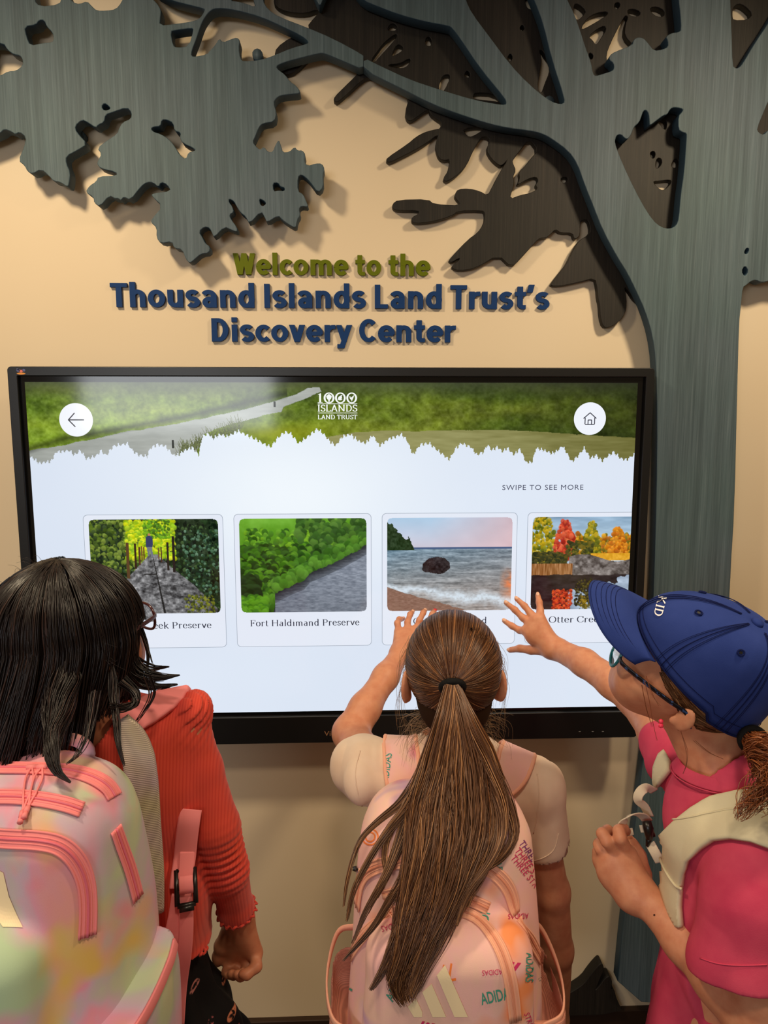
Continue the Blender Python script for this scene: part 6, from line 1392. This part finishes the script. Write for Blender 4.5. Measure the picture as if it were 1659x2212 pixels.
# ================================================================ BACKPACK OF THE GIRL ON THE LEFT
m_packL = tiedye('pastel_tie_dye', [(.28, L4(222, 190, 140)), (.38, L4(232, 160, 156)), (.46, L4(226, 158, 178)), (.53, L4(204, 176, 192)), (.60, L4(192, 186, 180)), (.66, L4(190, 200, 166)), (.80, L4(214, 204, 164))], 8, .75, [(L4(180, 204, 168), 7, .56, .68, .4), (L4(224, 186, 100), 8, .62, .74, 1.3), (L4(240, 132, 150), 9, .60, .72, 2.2)])
m_zipL, nt, b = newmat('pink_zip_tape', L4(244, 140, 142), .7, .3); m_coilL, nt, b = newmat('pink_zip_teeth', L4(226, 112, 130), .5, .4)
m_meshL = mesh_fab('grey_green_net', L4(196, 184, 150), L4(190, 166, 176), 800); m_netp = mesh_fab('pink_net_pocket', L4(200, 130, 130), L4(206, 140, 136), 900)
cL = Vector((-.345, -.940, 0)); th = -.42
pkL = empty('backpack', (cL.x, cL.y, .80), 'pastel tie-dye backpack with pink zips on the back of the person with black hair', 'backpack')
RZ = np.array([[math.cos(th), -math.sin(th), 0], [math.sin(th), math.cos(th), 0], [0, 0, 1]])
def LP(x, y, z): q = RZ@np.array([x, y, 0]); return Vector((cL.x+q[0], cL.y+q[1], z))
v = Vol((-.60, -1.20, .78), (-.10, -.78, 1.33), .003)
v.box(LP(0, .010, 1.045), (.138, .088, .245), RZ, .070, 0, 'add', .16, .012)
v.box(LP(-.010, -.090, .985), (.112, .048, .175), RZ, .045, .016, 'add', .06, .010)
v.disp(folds(.0060, 7, (1, 1, .6), 2.0))
V, F = v.mesh(2); bodyL = npmesh('pack_body', V, F, m_packL, pkL); bvL = bvh_of(bodyL)
v = Vol((-.34, -1.12, .78), (-.08, -.78, 1.14), .003)      # side pocket, its open edge high at the back and low in front
v.box(LP(.128, -.010, .945), (.034, .080, .155), RZ, .028, 0, 'add', 0, .01); v.disp(folds(.0065, 11, (1, 1, .6), 9.0)); v.cut(LP(.13, 0, 1.035), RZ@np.array([0, -.40, 1.0]))
V, F = v.mesh(2); sp = npmesh('side_pocket', V, F, m_packL, pkL); bvP = bvh_of(sp)
rim = []
for t in np.linspace(0, 1, 40):
    y = -.088+.155*t; p, nn, _, d = bvP.find_nearest(LP(.170-.014*abs(t-.45)*2, y, 1.035+.40*y)); rim.append(np.array(p))
rim = np.array(rim)
for _ in range(4): rim[1:-1] = (rim[:-2]+2*rim[1:-1]+rim[2:])/4
sdn = RZ@np.array([1, -.15, 0]); mb = MB(); mb.ribbon(rim+sdn*.0015+np.array([0, 0, -.005]), sdn, .0075, .003); mb.build('pocket_binding', m_zipL, sp)
zipper([(-40, 1806), (20, 1812), (80, 1815), (130, 1826), (165, 1858), (184, 1905), (189, 1960), (187, 2022)], bvL, .0095, m_zipL, m_coilL, pkL)
zipper([(-40, 1660), (20, 1660), (90, 1662), (150, 1666), (200, 1680), (232, 1700), (246, 1722)], bvL, .0105, m_zipL, m_coilL, pkL)
zipper([(-40, 1722), (30, 1722), (90, 1728), (140, 1738), (176, 1750)], bvL, .0085, m_zipL, m_coilL, pkL)
zipper([(248, 1790), (262, 1830), (280, 1880), (296, 1940)], bvL, .0080, m_zipL, m_coilL, pkL)
loop_pull(bvL, 70, 1662, 98, 10, m_zipL, pkL, 8); loop_pull(bvL, 92, 1662, 92, 18, m_zipL, pkL, 8)
drape('emblem', [[(-60, 1850), (8, 1884), (20, 1935), (49, 2003), (6, 2003), (-60, 1900)]], bvL, .001, m_logo, pkL, 9)
# padded strap seen from behind, between pack and shirt
pts = [at(262, 1552, -.86), at(292, 1600, -.865), at(306, 1680, -.87), at(312, 1780, -.87), at(318, 1880, -.87), at(318, 1960, -.865)]
P = spline(np.array([tuple(p) for p in pts]), 7); mb = MB(); mb.ribbon(P, np.array([.25, -1, .1]), np.interp(np.linspace(0, 1, len(P)), [0, .3, 1], [.010, .020, .022]), .014); mb.build('back_padding', m_meshL, pkL)
# strap over the shoulder, down the front, and out under the arm
W3 = [at(268, 1556, -.86), at(285, 1538, -.83), at(330, 1518, -.79), at(372, 1502, -.745), at(385, 1500, -.70), at(392, 1560, -.67), at(396, 1660, -.665)]
P, N = near(bvT, W3, 6, .003); mb = MB(); mb.ribbon(P, N, .021, .010); o = mb.build('shoulder_strap', m_zipL, pkL)
def onT(x, y, lift):
    h_ = hit(bvT, x, y); p = h_[0] if h_ else at(x, y, -.80); return p+(CAM-p).normalized()*lift
nn = (CAM-at(400, 1900, -.82)).normalized()
def belt(pts, w, t, mat, nm, lift=.006):
    P = spline(np.array([tuple(onT(x, y, lift+dl)) for x, y, dl in pts]), 7)
    for _ in range(6): P[1:-1] = (P[:-2]+2*P[1:-1]+P[2:])/4
    mb = MB(); mb.ribbon(P, np.array(nn), w, t); return mb.build(nm, mat, pkL)
belt([(412, 1748, -.006), (408, 1772, 0), (403, 1810, .002), (399, 1850, .004), (392, 1895, .006), (390, 1915, .006)], .0155, .009, m_zipL, 'strap_end')
belt([(404, 1838, .014), (402, 1870, .015), (400, 1898, .016)], .0105, .004, m_zipL, 'strap_tab')
bx = onT(401, 1913, .026); m_bk = MB(); sdx = Vector((0, 0, 1)).cross(nn).normalized(); upx = nn.cross(sdx).normalized()
def frame_bar(a, b_, r): m_bk.tube([bx+sdx*a[0]+upx*a[1], bx+sdx*b_[0]+upx*b_[1]], r, 8)
for x in (-.0125, .0125): frame_bar((x, -.024), (x, .022), .0036)
for z in (-.024, -.002, .020): frame_bar((-.0125, z), (.0125, z), .0034)
frame_bar((-.010, -.028), (.010, -.028), .0045); m_bk.build('strap_buckle', m_black, pkL)
belt([(401, 1893, .030), (401, 1904, .033), (402, 1920, .033), (402, 1926, .028)], .0095, .003, m_zipL, 'webbing')
belt([(398, 1928, .020), (402, 1990, .022), (398, 2060, .024), (388, 2130, .026), (382, 2220, .026)], .0100, .0022, m_zipL, 'webbing')
belt([(388, 1930, .012), (380, 1980, .008), (366, 2040, .006), (345, 2110, .006)], .0110, .0022, m_zipL, 'webbing')
mb = MB(); P = spline(np.array([tuple(p) for p in (LP(-.03, .05, 1.262), LP(-.028, .062, 1.286), LP(.0, .066, 1.294), LP(.028, .062, 1.286), LP(.03, .05, 1.262))]), 5); mb.ribbon(P, np.array([0, -1, .2]), .008, .004); mb.build('carry_handle', m_packL, pkL)
W3 = [Vector((2*cL.x-.0-at(285, 1538, -.83).x, -.86, 1.27)), Vector((sL.x+.03, -.80, sL.z+.045)), Vector((sL.x+.03, -.70, sL.z-.02)), Vector((sL.x+.03, -.66, sL.z-.14))]
P, N = near(bvT, W3, 6, .003); mb = MB(); mb.ribbon(P, N, .021, .010); mb.build('shoulder_strap', m_zipL, pkL)
# ================================================================ GIRL ON THE RIGHT
m_skin3 = skin_mat('skin_fair', L4(214, 150, 116))
RR = np.array([[.487, -.823, .293], [.828, .327, -.456], [.279, .465, .840]]); U_, _, Vt = np.linalg.svd(RR); RR = U_@Vt
hR_ = np.array([0.560, -0.722, 1.312]); SH = 1.06
gR = empty('person', (at(1560, 1900, -.74).x, -.72, 0.0), 'person in a blue cap and pink shirt reaching one hand towards the screen', 'person')
v = Vol((.36, -1.02, .66), (.80, -.095, 1.50), .0027)
WR = head(v, hR_, RR, SH, .70)
tx = Vector((.640, -.735, 0)); nb = Vector((.622, -.735, 1.145)); v.cap(Vector(WR((0, -.03, -.05))), nb, .046, .050, .03)
FB = Vector((-.78, .62, 0)).normalized(); LB = Vector((-FB.y, FB.x, 0))          # body forward, and its left (towards the camera)
if LB.y > 0: LB = -LB
sN, _ = J(1612, 1852, -.845, 60); sF = at(1452, 1648, -.585)
v.cap(sN, sF, .038, .036, .03)
RB = np.array([[LB.x, FB.x, 0], [LB.y, FB.y, 0], [0, 0, 1]])
for z, rl, rf in ((1.06, .118, .082), (.95, .112, .080), (.84, .112, .084), (.74, .122, .094)): v.ell((tx.x, tx.y, z), (rl, rf, .11), RB, .04)
# far arm reaching to the screen
e0, u0 = J(1372, 1512, -.38, 36); e1, u1_ = J(1325, 1475, -.33, 34); e2, u2_ = J(1262, 1432, -.25, 29); e3, u3_ = J(1205, 1403, -.175, 23.5)
v.chain([sF, at(1425, 1585, -.50), e0], [.038, .037, u0], .02); v.chain([e0, e1, e2, e3], [u0, u1_, u2_, u3_], .015)
Z4 = lambda x, y, d: J(1060+x/4.608, 1260+y/4.608, d)
wr3 = Z4(600, 640, -.165); v.cap(e3, wr3, u3_, .0235, .01)
mc = [Z4(345, 470, -.138), Z4(395, 405, -.140), Z4(445, 360, -.142), Z4(498, 350, -.145)]
for q in mc: v.cap(wr3, q, .0205, .0118, .014)
v.ell(Z4(455, 520, -.150), (.026, .012, .026), None, .014)
FN = [[mc[0], Z4(290, 470, -.126), Z4(210, 425, -.116), Z4(135, 375, -.1055)], [mc[1], Z4(320, 345, -.126), Z4(240, 265, -.116), Z4(152, 195, -.1055)],
      [mc[2], Z4(400, 305, -.128), Z4(335, 225, -.117), Z4(257, 155, -.1055)], [mc[3], Z4(492, 270, -.130), Z4(482, 190, -.118), Z4(468, 118, -.1055)],
      [Z4(500, 660, -.155), Z4(400, 665, -.140), Z4(290, 650, -.125), Z4(190, 665, -.1065)]]
for i, c_ in enumerate(FN):
    r_ = (.0088, .0083, .0076, .0062) if i < 4 else (.0140, .0108, .0090, .0070)
    v.chain(c_, r_, .005)
# near arm, bent up to the chest, hand on the strap
g0, w0 = J(1622, 2060, -.885, 70); g1 = at(1652, 2232, -.905); w1 = .042
v.chain([sN, g0, g1], [.040, .043, w1], .02)
f1, x1 = J(1556, 2118, -.850, 53); f2_, x2 = J(1478, 2035, -.79, 42); f3_, x3 = J(1402, 1950, -.735, 33)
v.chain([g1, f1, f2_, f3_], [w1, x1, x2, x3], .018)
Z6 = lambda x, y, d: J(1260+x/6.319, 1650+y/6.319, d)
wn_ = Z6(690, 1740, -.715); v.cap(f3_, wn_, x3, .027, .01)
kn = [Z6(610, 1230, -.695), Z6(470, 1210, -.695), Z6(330, 1250, -.690), Z6(240, 1330, -.680)]
for q in kn: v.cap(wn_, q, .0265, .0140, .016)
v.ell(Z6(470, 1450, -.70), (.034, .016, .036), None, .016)
FH = [[kn[0], Z6(500, 1010, -.712), Z6(480, 915, -.705), Z6(545, 880, -.688), Z6(590, 920, -.674)], [kn[1], Z6(320, 1060, -.705), Z6(255, 955, -.698), Z6(330, 905, -.680), Z6(410, 930, -.668)],
      [kn[2], Z6(235, 1160, -.690), Z6(205, 1100, -.684), Z6(250, 1020, -.670)], [kn[3], Z6(205, 1290, -.672), Z6(195, 1200, -.664), Z6(240, 1130, -.655)]]
for c_ in FH: v.chain(c_, np.linspace(.0112, .0072, len(c_)), .004)
v.chain([Z6(800, 1500, -.690), Z6(740, 1260, -.672), Z6(665, 1120, -.662), Z6(610, 1010, -.658)], [.016, .0125, .0100, .0076], .01)
V, F = v.mesh(); npmesh('body', V, F, m_skin3, gR); eyes(gR, WR, RR, SH)
for c_ in FN: nail(c_, m_nail2, gR, .0045)
m_mole, nt, b = newmat('mole', L4(70, 36, 26), .6, .3)
for o in [o for o in gR.children if o.name.startswith('body')]: bvB = bvh_of(o)
drape('mole', [[(1413+2.4*math.cos(i*.785), 1977+2.4*math.sin(i*.785)) for i in range(8)]], bvB, .0004, m_mole, gR, 9)
# --- pink shirt
m_pink, nt, b = newmat('washed_pink_cotton', L4(206, 74, 102), .88, .12); n = tex_noise(nt, 16, 4, objco(nt)); r = ramp(nt, n.outputs['Fac'], [(.3, L4(196, 62, 94)), (.7, L4(214, 82, 108))]); nt.links.new(r.outputs[0], b.inputs['Base Color'])
w = tex_noise(nt, 700, 2, objco(nt)); bump(nt, b, w.outputs['Fac'], .3, .0005)
v = Vol((.36, -1.02, .58), (.82, -.40, 1.24), .0028)
v.cap(sN, sF, .047, .045, .03); v.cap(nb-Vector((0, 0, .035)), nb+Vector((0, 0, .010)), .078, .068, .04)
for z, rl, rf in ((1.06, .130, .095), (.95, .126, .095), (.84, .128, .100), (.74, .132, .104), (.66, .142, .112)): v.ell((tx.x, tx.y, z), (rl, rf, .11), RB, .04)
h0 = at(1598, 2085, -.885); v.chain([sN, J(1606, 1960, -.87), h0], [.052, .060, .064], .015); v.cap(h0, h0+(g1-sN).normalized()*.04, .064, .066, .01)
sfe = sF+(at(1420, 1580, -.50)-sF).normalized()*.05; v.chain([sF, sfe], [.047, .049], .015)
v.disp(folds(.0085, 8, (1, 1, .55), 12.0)); v.disp(folds(.003, 22, (1, 1, .4), 2.0))
dN = (g1-sN).normalized(); v.boxd(at(1598, 2098, -.885), dN+Vector((0, .05, 0)), .12, .085); v.cap(at(1600, 2000, -.875), g1, .050, .056, .0, 'sub')
v.cap(nb+Vector((-.004, 0, -.018)), nb+Vector((-.030, .012, .06)), .053, .066, .004, 'sub'); v.cut((0, 0, .62), (0, 0, -1))
V, F = v.mesh(1); shr = npmesh('t_shirt', V, F, m_pink, gR); bvH = bvh_of(shr)
rc = at(1560, 1656, -.742); ru = Vector((1, .1, 0)).normalized(); rv = Vector((-.1, 1, -.05)).normalized(); P = []
for i in range(48):
    a = 2*math.pi*i/48; P.append(np.array(rc+ru*(.0665*math.cos(a))+rv*(.062*math.sin(a))+Vector((0, 0, .010*math.cos(a)*0-.006*math.sin(2*a)*0))))
P = np.array(P+[P[0]]); ctr = np.array(rc); N = P-ctr; N[:, 2] += .045; N /= np.linalg.norm(N, axis=1)[:, None]
mb = MB(); mb.ribbon(P-np.array([0, 0, .004]), N, .0095, .0035); mb.build('collar', m_pink, gR)
P2 = ctr+(P-ctr)*1.13-np.array([0, 0, .0125]); mb = MB(); mb.tube(P2[:-1], .0013, 5, closed=True); mb.build('collar_seam', m_pink, gR)
P, N = lay(bvH, [(1512, 2070), (1550, 2082), (1600, 2086), (1656, 2084)], 6, .0006)
if len(P) > 6: mb = MB(); mb.tube(P, .0010, 5); mb.build('sleeve_seam', m_pink, gR)
m_ink, nt, b = newmat('pale_pink_print', L4(244, 206, 222), .6, .3); k_ = 0
for pts in ([(1408, 1700), (1413, 1694), (1416, 1702), (1411, 1706), (1408, 1712), (1414, 1714), (1412, 1726), (1408, 1732)], [(1405, 1748), (1412, 1746), (1415, 1754), (1409, 1757), (1405, 1750)], [(1410, 1768), (1414, 1776), (1419, 1770), (1416, 1784), (1420, 1788), (1414, 1794)], [(1426, 1788), (1429, 1786), (1429, 1790), (1426, 1790)], [(1422, 1800), (1427, 1797), (1424, 1808), (1430, 1812), (1426, 1822)]):
    P, N = lay(bvH, pts, 5, .0008)
    if len(P) > 5: mb = MB(); mb.tube(P, .0011, 5); mb.build('print', m_ink, gR)
legs(gR, (tx.x+.01, tx.y+.03, .56), (tx.x+.06, tx.y-.05, .56), (tx.x-.06, tx.y+.08, 0), (tx.x+.05, tx.y-.07, 0), m_legg, m_shoe, 'leggings', (-.78, .62, 0))
# --- glasses, earring
m_teal, nt, b = newmat('teal_plastic', L4(30, 110, 122), .2, .6); m_pat, nt, b = newmat('patterned_temple', L4(20, 28, 48), .3, .5)
n = tex_noise(nt, 120, 2, objco(nt)); r = ramp(nt, n.outputs['Fac'], [(.45, L4(14, 16, 26)), (.55, L4(50, 74, 120))], 'CONSTANT'); nt.links.new(r.outputs[0], b.inputs['Base Color'])
glasses(gR, WR, RR, m_teal, 1.1, .0250, .0200, -.006, .104, m_pat)
m_ear, nt, b = newmat('pink_enamel', L4(255, 60, 96), .15, .7); b.inputs['Emission Color'].default_value = (0, 0, 0, 1)
mb = MB(); e_ = Vector(WR((-.0835, .004, -.042)))
for dz, rr in ((.0045, .0036), (-.002, .0042)):
    c_ = e_+Vector((0, 0, dz)); mb.tube([c_-Vector((0, 0, rr)), c_-Vector((0, 0, rr*.6)), c_, c_+Vector((0, 0, rr*.6)), c_+Vector((0, 0, rr))], [.0006, rr*.8, rr, rr*.8, .0006], 10)
mb.build('earring', m_ear, gR)
# --- cap
m_cap, nt, b = newmat('blue_cap_twill', L4(42, 60, 128), .85, .15); n = tex_noise(nt, 20, 4, objco(nt)); r = ramp(nt, n.outputs['Fac'], [(.3, L4(38, 56, 122)), (.7, L4(46, 64, 132))]); nt.links.new(r.outputs[0], b.inputs['Base Color'])
w = tex_noise(nt, 900, 2, objco(nt)); bump(nt, b, w.outputs['Fac'], .35, .0005)
m_stitch, nt, b = newmat('blue_stitching', L4(20, 28, 74), .8, .1); m_emb, nt, b = newmat('white_embroidery', L4(244, 242, 246), .6, .3)
capo = empty('cap', WR((0, 0, .04))); capo.parent = gR; capo.matrix_parent_inverse = wmat(gR).inverted()
def cpt(az, t, lift=0.0):
    """az 0 = front, t 0 at the rim, 1 at the crown"""
    sx_, cy_ = math.sin(az), math.cos(az); y0 = -.004; rx, ry = .0835+lift, (.107 if cy_ > 0 else .112)+lift
    zr = .021+.28*(ry*cy_) - (.010 if cy_ < -.3 else 0); zt = .128+lift; h_ = math.sin(t*math.pi/2); w_ = math.cos(t*math.pi/2)**.72
    seam = 1+.010*abs(math.sin(3*az))*math.sin(min(t, 1)*math.pi)
    return np.array([rx*sx_*w_*seam, y0+ry*cy_*w_*seam-.024*h_**2, zr+(zt-zr)*h_])
na, nt_ = 72, 22; V = []; F = []
for j in range(nt_+1):
    for i in range(na): V.append(WR(cpt(2*math.pi*i/na, j/nt_*.999)))
for j in range(nt_):
    for i in range(na): F.append((j*na+i, (j+1)*na+i, (j+1)*na+(i+1) % na, j*na+(i+1) % na))
crown = mesh('crown', V, F, m_cap, capo, True); md = crown.modifiers.new('cloth', 'SOLIDIFY'); md.thickness = .002; md.offset = -1
# brim
def bpt(a, t, lift=0.0):
    az = a*.80; p = cpt(az, 0.0); o = np.array([.072*math.sin(a*1.28), .072+.110*math.cos(a*1.28)**.9 if abs(a*1.28) < 1.57 else .072, 0]); o[2] = .044-.038*(o[0]/.08)**2
    q = p*(1-t)+o*t; q[2] += .012*math.sin(t*math.pi*.9)*(1-.4*abs(a))+lift-.004*(1-t); return q
nb_, mt_ = 41, 14; V = []; F = []
for j in range(mt_+1):
    for i in range(nb_): V.append(WR(bpt(-1.2+2.4*i/(nb_-1), j/mt_)))
for j in range(mt_):
    for i in range(nb_-1): F.append((j*nb_+i, j*nb_+i+1, (j+1)*nb_+i+1, (j+1)*nb_+i))
brim = mesh('brim', V, F, m_cap, capo, True); md = brim.modifiers.new('board', 'SOLIDIFY'); md.thickness = .0032; md.offset = 0
mb = MB()
for t in (.97, .88, .79, .70, .61, .52): mb.tube([WR(bpt(-1.15+2.3*i/50, t, .0017)) for i in range(51)], .00055, 4)
tag(mb.build('brim_stitching', m_stitch, capo), kind='stuff')
mb = MB()
for k in range(6):
    a0 = math.pi/6*0+k*math.pi/3
    for da, rr in ((0, .0009), (-.075, .0005), (.075, .0005), (-.10, .0004), (.10, .0004)):
        mb.tube([WR(cpt(a0+da*(1-.35*t), t, .0016)) for t in np.linspace(0.0, .93, 40)], rr*.85, 4)
mb.tube([WR(cpt(2*math.pi*i/90, .0, .0006)) for i in range(90)], .0018, 6, closed=True)
mb.tube([WR(cpt(2*math.pi*i/90, .085, .0008)) for i in range(90)], .0005, 4, closed=True)
tag(mb.build('seam_stitching', m_stitch, capo), kind='stuff')
mb = MB(); tpc = WR(np.array([0, -.028, .1285])); upv = RR@np.array([0, 0, 1.0]); mb.tube([tpc-upv*.002, tpc+upv*.001, tpc+upv*.004, tpc+upv*.006], [.0085, .0090, .0075, .0010], 18); mb.build('crown_button', m_cap, capo)
for k in range(6):
    a0 = math.pi/6+k*math.pi/3; c_ = cpt(a0, .60, .0014); e1_ = cpt(a0+.04, .60, .0014)-c_; e1_ /= np.linalg.norm(e1_); e2_ = cpt(a0, .64, .0014)-c_; e2_ /= np.linalg.norm(e2_)
    mb = MB(); mb.tube([WR(c_+(e1_*math.cos(a)+e2_*math.sin(a))*.0042) for a in np.linspace(0, 2*math.pi, 16, endpoint=False)], .0011, 6, closed=True); ey = mb.build('eyelet', m_stitch, capo)
    mesh('eyelet_hole', [WR(c_+(e1_*math.cos(a)+e2_*math.sin(a))*.0022) for a in np.linspace(0, 2*math.pi, 12, endpoint=False)], [tuple(range(12))], m_black, ey)
dg = bpy.context.evaluated_depsgraph_get(); bvK = bvh_of(crown)
def serif_print(s, x, y, size, ang, bv, mat, parent, lift):
    q, w = serif(s, .065, .035); k = size/.71; ca, sa = math.cos(math.radians(ang)), math.sin(math.radians(ang))
    return drape('lettering', [[(x+p[0]*k*ca+p[1]*k*sa, y+p[0]*k*sa-p[1]*k*ca) for p in g_] for g_ in q], bv, lift, mat, parent, 8)
GL['K'] = (.78, [[(.16, 0), (.16, .70)], sf(.16, .01), sf(.16, .70), [(.16, .26), (.58, .70)], [(.32, .42), (.62, .01)], sf(.64, .01, .07), sf(.58, .70, .07)])
serif_print('KID', 1424, 1287, 17, 104, bvK, m_emb, capo, .0016)
# --- hair: swept back under the cap, and a low tail behind
rnd = np.random.RandomState(77); HRr = np.array([.0765, .094, .0865])*SH; SCr = hR_+RR@np.array([0, -.012, .022])*SH
PL = []
for i in range(1500):
    sd = -1 if rnd.rand() < .6 else 1; u = rnd.rand(); az = sd*np.interp(u, [0, .35, 1], [.95, 1.45, 2.9]); zz = np.interp(u, [0, .3, .5, .7, 1], [-.02, -.32, -.50, -.80, -.90])+rnd.rand()**1.5*.45
    d0 = np.array([math.sin(az)*math.sqrt(max(1-zz*zz, .05)), math.cos(az)*math.sqrt(max(1-zz*zz, .05)), zz]); d1 = np.array([sd*.10, -1, -.42+rnd.randn()*.06]); d1 /= np.linalg.norm(d1)
    om_ = math.acos(np.clip(d0@d1, -.999, .999)); pts = []
    for t in np.linspace(0, 1, 14):
        d = (math.sin((1-t)*om_)*d0+math.sin(t*om_)*d1)/math.sin(om_); pts.append(SCr+RR@(d*(HRr+.001+.004*rnd.rand()*0+.004*u)))
    PL.append(pts)
P = resample(PL, 18); P += (rnd.rand(len(P), 1, 3)-.5)*.003
strands('hair', P, .0009, .0007, tints(len(P), (92, 58, 34), 14, (140, 92, 54), .15, rnd), m_hair, gR)
v = Vol(SCr-.13, SCr+.13, .0035); v.ell(SCr, HRr-.0005, RR, 0); v.cut(WR((0, .030, -.002)), RR@np.array([0, .80, -.60])); v.cut(WR((0, .058, 0)), RR@np.array([0, 1, 0]))
V, F = v.mesh(2); npmesh('scalp_hair', V, F, m_hair_under, gR, True, np.tile(lin((58, 36, 22)), (len(V), 1)))
nape = Vector(SCr+RR@(np.array([0, -1.0, -.42])/1.085*(HRr+.004))); EX = []
G = [at(1618, 1590, -.80), at(1650, 1625, -.85), at(1684, 1655, -.870), at(1684, 1685, -.88), at(1668, 1712, -.89)]
EX.append(resample(list(clump(G, 650, [.012, .017, .028, .030, .014], 26, 5, .5)), 26))
for k in range(9):
    e_ = G[-1]+Vector((rnd.uniform(-.055, .02), rnd.uniform(-.02, .01), rnd.uniform(-.035, .035))); EX.append(resample(list(clump([G[1], G[2], G[3], (G[3]+e_)/2+Vector((0, 0, .01)), e_], 40, [.02, .022, .018, .010, .004], 26, 60+k, 1.2)), 26))
P = np.vstack(EX); strands('ponytail', P, .0007, .0004, tints(len(P), (128, 70, 36), 16, (176, 104, 56), .2, rnd), m_hair, gR)
mb = MB(); axr = (G[1]-G[0]).normalized(); q1 = axr.cross(Vector((0, 0, 1))).normalized(); q2 = axr.cross(q1); c_ = G[0]+axr*.012
mb.tube([c_+q1*(.016*math.cos(a))+q2*(.016*math.sin(a)) for a in np.linspace(0, 2*math.pi, 24, endpoint=False)], .006, 8, closed=True); mb.build('hair_tie', m_tie, gR)
ST = []
for pts in ([(1392, 1470, -.79), (1404, 1520, -.80), (1412, 1560, -.80), (1420, 1600, -.80)], [(1470, 1580, -.80), (1482, 1620, -.81), (1484, 1650, -.81), (1474, 1672, -.80)], [(1385, 1480, -.79), (1398, 1530, -.79), (1408, 1570, -.79)], [(1500, 1600, -.82), (1530, 1625, -.82), (1560, 1640, -.82)], [(1395, 1460, -.79), (1410, 1500, -.80), (1425, 1525, -.80)]):
    for k in range(3): ST.append(spline(np.array([tuple(at(x+rnd.uniform(-3, 3), y, d)) for x, y, d in pts]), 7))
P = resample(ST, 22); strands('stray_hair', P, .00032, .00016, tints(len(P), (120, 62, 36), 8, None, 0, rnd), m_hair, gR)
# ================================================================ CREAM BACKPACK OF THE GIRL ON THE RIGHT
m_cpk, nt, b = newmat('cream_canvas', L4(226, 216, 180), .8, .2); n = tex_noise(nt, 9, 4, objco(nt)); r = ramp(nt, n.outputs['Fac'], [(.3, L4(214, 204, 172)), (.7, L4(232, 222, 188))]); nt.links.new(r.outputs[0], b.inputs['Base Color'])
w = tex_noise(nt, 800, 2, objco(nt)); bump(nt, b, w.outputs['Fac'], .3, .0005)
m_web, nt, b = newmat('cream_webbing', L4(220, 208, 184), .8, .2); w = tex_noise(nt, 500, 2, objco(nt)); bump(nt, b, w.outputs['Fac'], .5, .0006)
BK = -FB; pc = tx+BK*.20; pkR = empty('backpack', (pc.x, pc.y, .80), 'cream backpack whose padded straps wrap the pink shirt of the person in the blue cap', 'backpack')
v = Vol((pc.x-.26, pc.y-.26, .76), (pc.x+.26, pc.y+.26, 1.20), .004); v.box((pc.x, pc.y, .97), (.135, .075, .20), RB, .06, 0, 'add', .2, .01); v.box((pc.x+BK.x*.07, pc.y+BK.y*.07, .90), (.11, .035, .12), RB, .03, .01); v.disp(folds(.004, 8))
V, F = v.mesh(1); npmesh('pack_body', V, F, m_cpk, pkR)
o = drape('shoulder_strap', [[(1430, 1812), (1446, 1796), (1470, 1772), (1500, 1748), (1540, 1724), (1590, 1708), (1659, 1700), (1720, 1700), (1720, 1860), (1659, 1836), (1620, 1822), (1580, 1816), (1546, 1820), (1520, 1836), (1494, 1858), (1484, 1885), (1479, 1920), (1477, 1960), (1480, 2000), (1470, 1998), (1452, 1965), (1436, 1910), (1430, 1860)]], bvH, .003, m_cpk, pkR, 9, .009)
for pts, rr in (([(1432, 1816), (1440, 1850), (1455, 1885), (1472, 1910), (1486, 1916)], .0022), ([(1466, 1772), (1500, 1768), (1540, 1762), (1590, 1760), (1655, 1778)], .0012)):
    P, N = lay(bvH, pts, 8, .0125)
    if len(P) > 5: mb = MB(); mb.tube(P, rr, 6); mb.build('strap_binding', m_cpk, pkR)
o = drape('far_strap', [[(1440, 1628), (1452, 1648), (1452, 1670), (1436, 1690), (1420, 1706), (1422, 1660), (1430, 1636)]], bvH, .003, m_cpk, pkR, 8, .008)
fw = Vector((-.6, -.75, .2))
def web(pts, wd, nm='webbing', nn=fw):
    P = spline(np.array([tuple(at(*p)) for p in pts]), 8); mb = MB(); mb.ribbon(P, np.array(nn), wd, .0020); return mb.build(nm, m_web, pkR)
web([(1412, 1708, -.66), (1396, 1702, -.67), (1382, 1712, -.675), (1378, 1728, -.675), (1392, 1742, -.67), (1402, 1762, -.665)], .0075)
web([(1398, 1772, -.67), (1385, 1760, -.68), (1366, 1758, -.69), (1350, 1768, -.695), (1340, 1784, -.69)], .0085, 'webbing', (.1, -.6, -.8))
web([(1388, 1782, -.685), (1392, 1798, -.69)], .006); web([(1348, 1800, -.672), (1358, 1798, -.67), (1366, 1796, -.668)], .0055)
mb = MB(); mb.tube([at(1396, 1774, -.69), at(1400, 1790, -.695), at(1402, 1812, -.695)], [.0075, .0085, .0055], 8); mb.tube([at(1404, 1788, -.69), at(1412, 1806, -.69)], .0035, 6); mb.tube([at(1402, 1808, -.69), at(1398, 1828, -.69)], [.006, .003], 8); mb.build('strap_buckle', m_black, pkR)
web([(1404, 1822, -.69), (1414, 1840, -.70), (1426, 1862, -.705)], .0085, 'strap_tab')
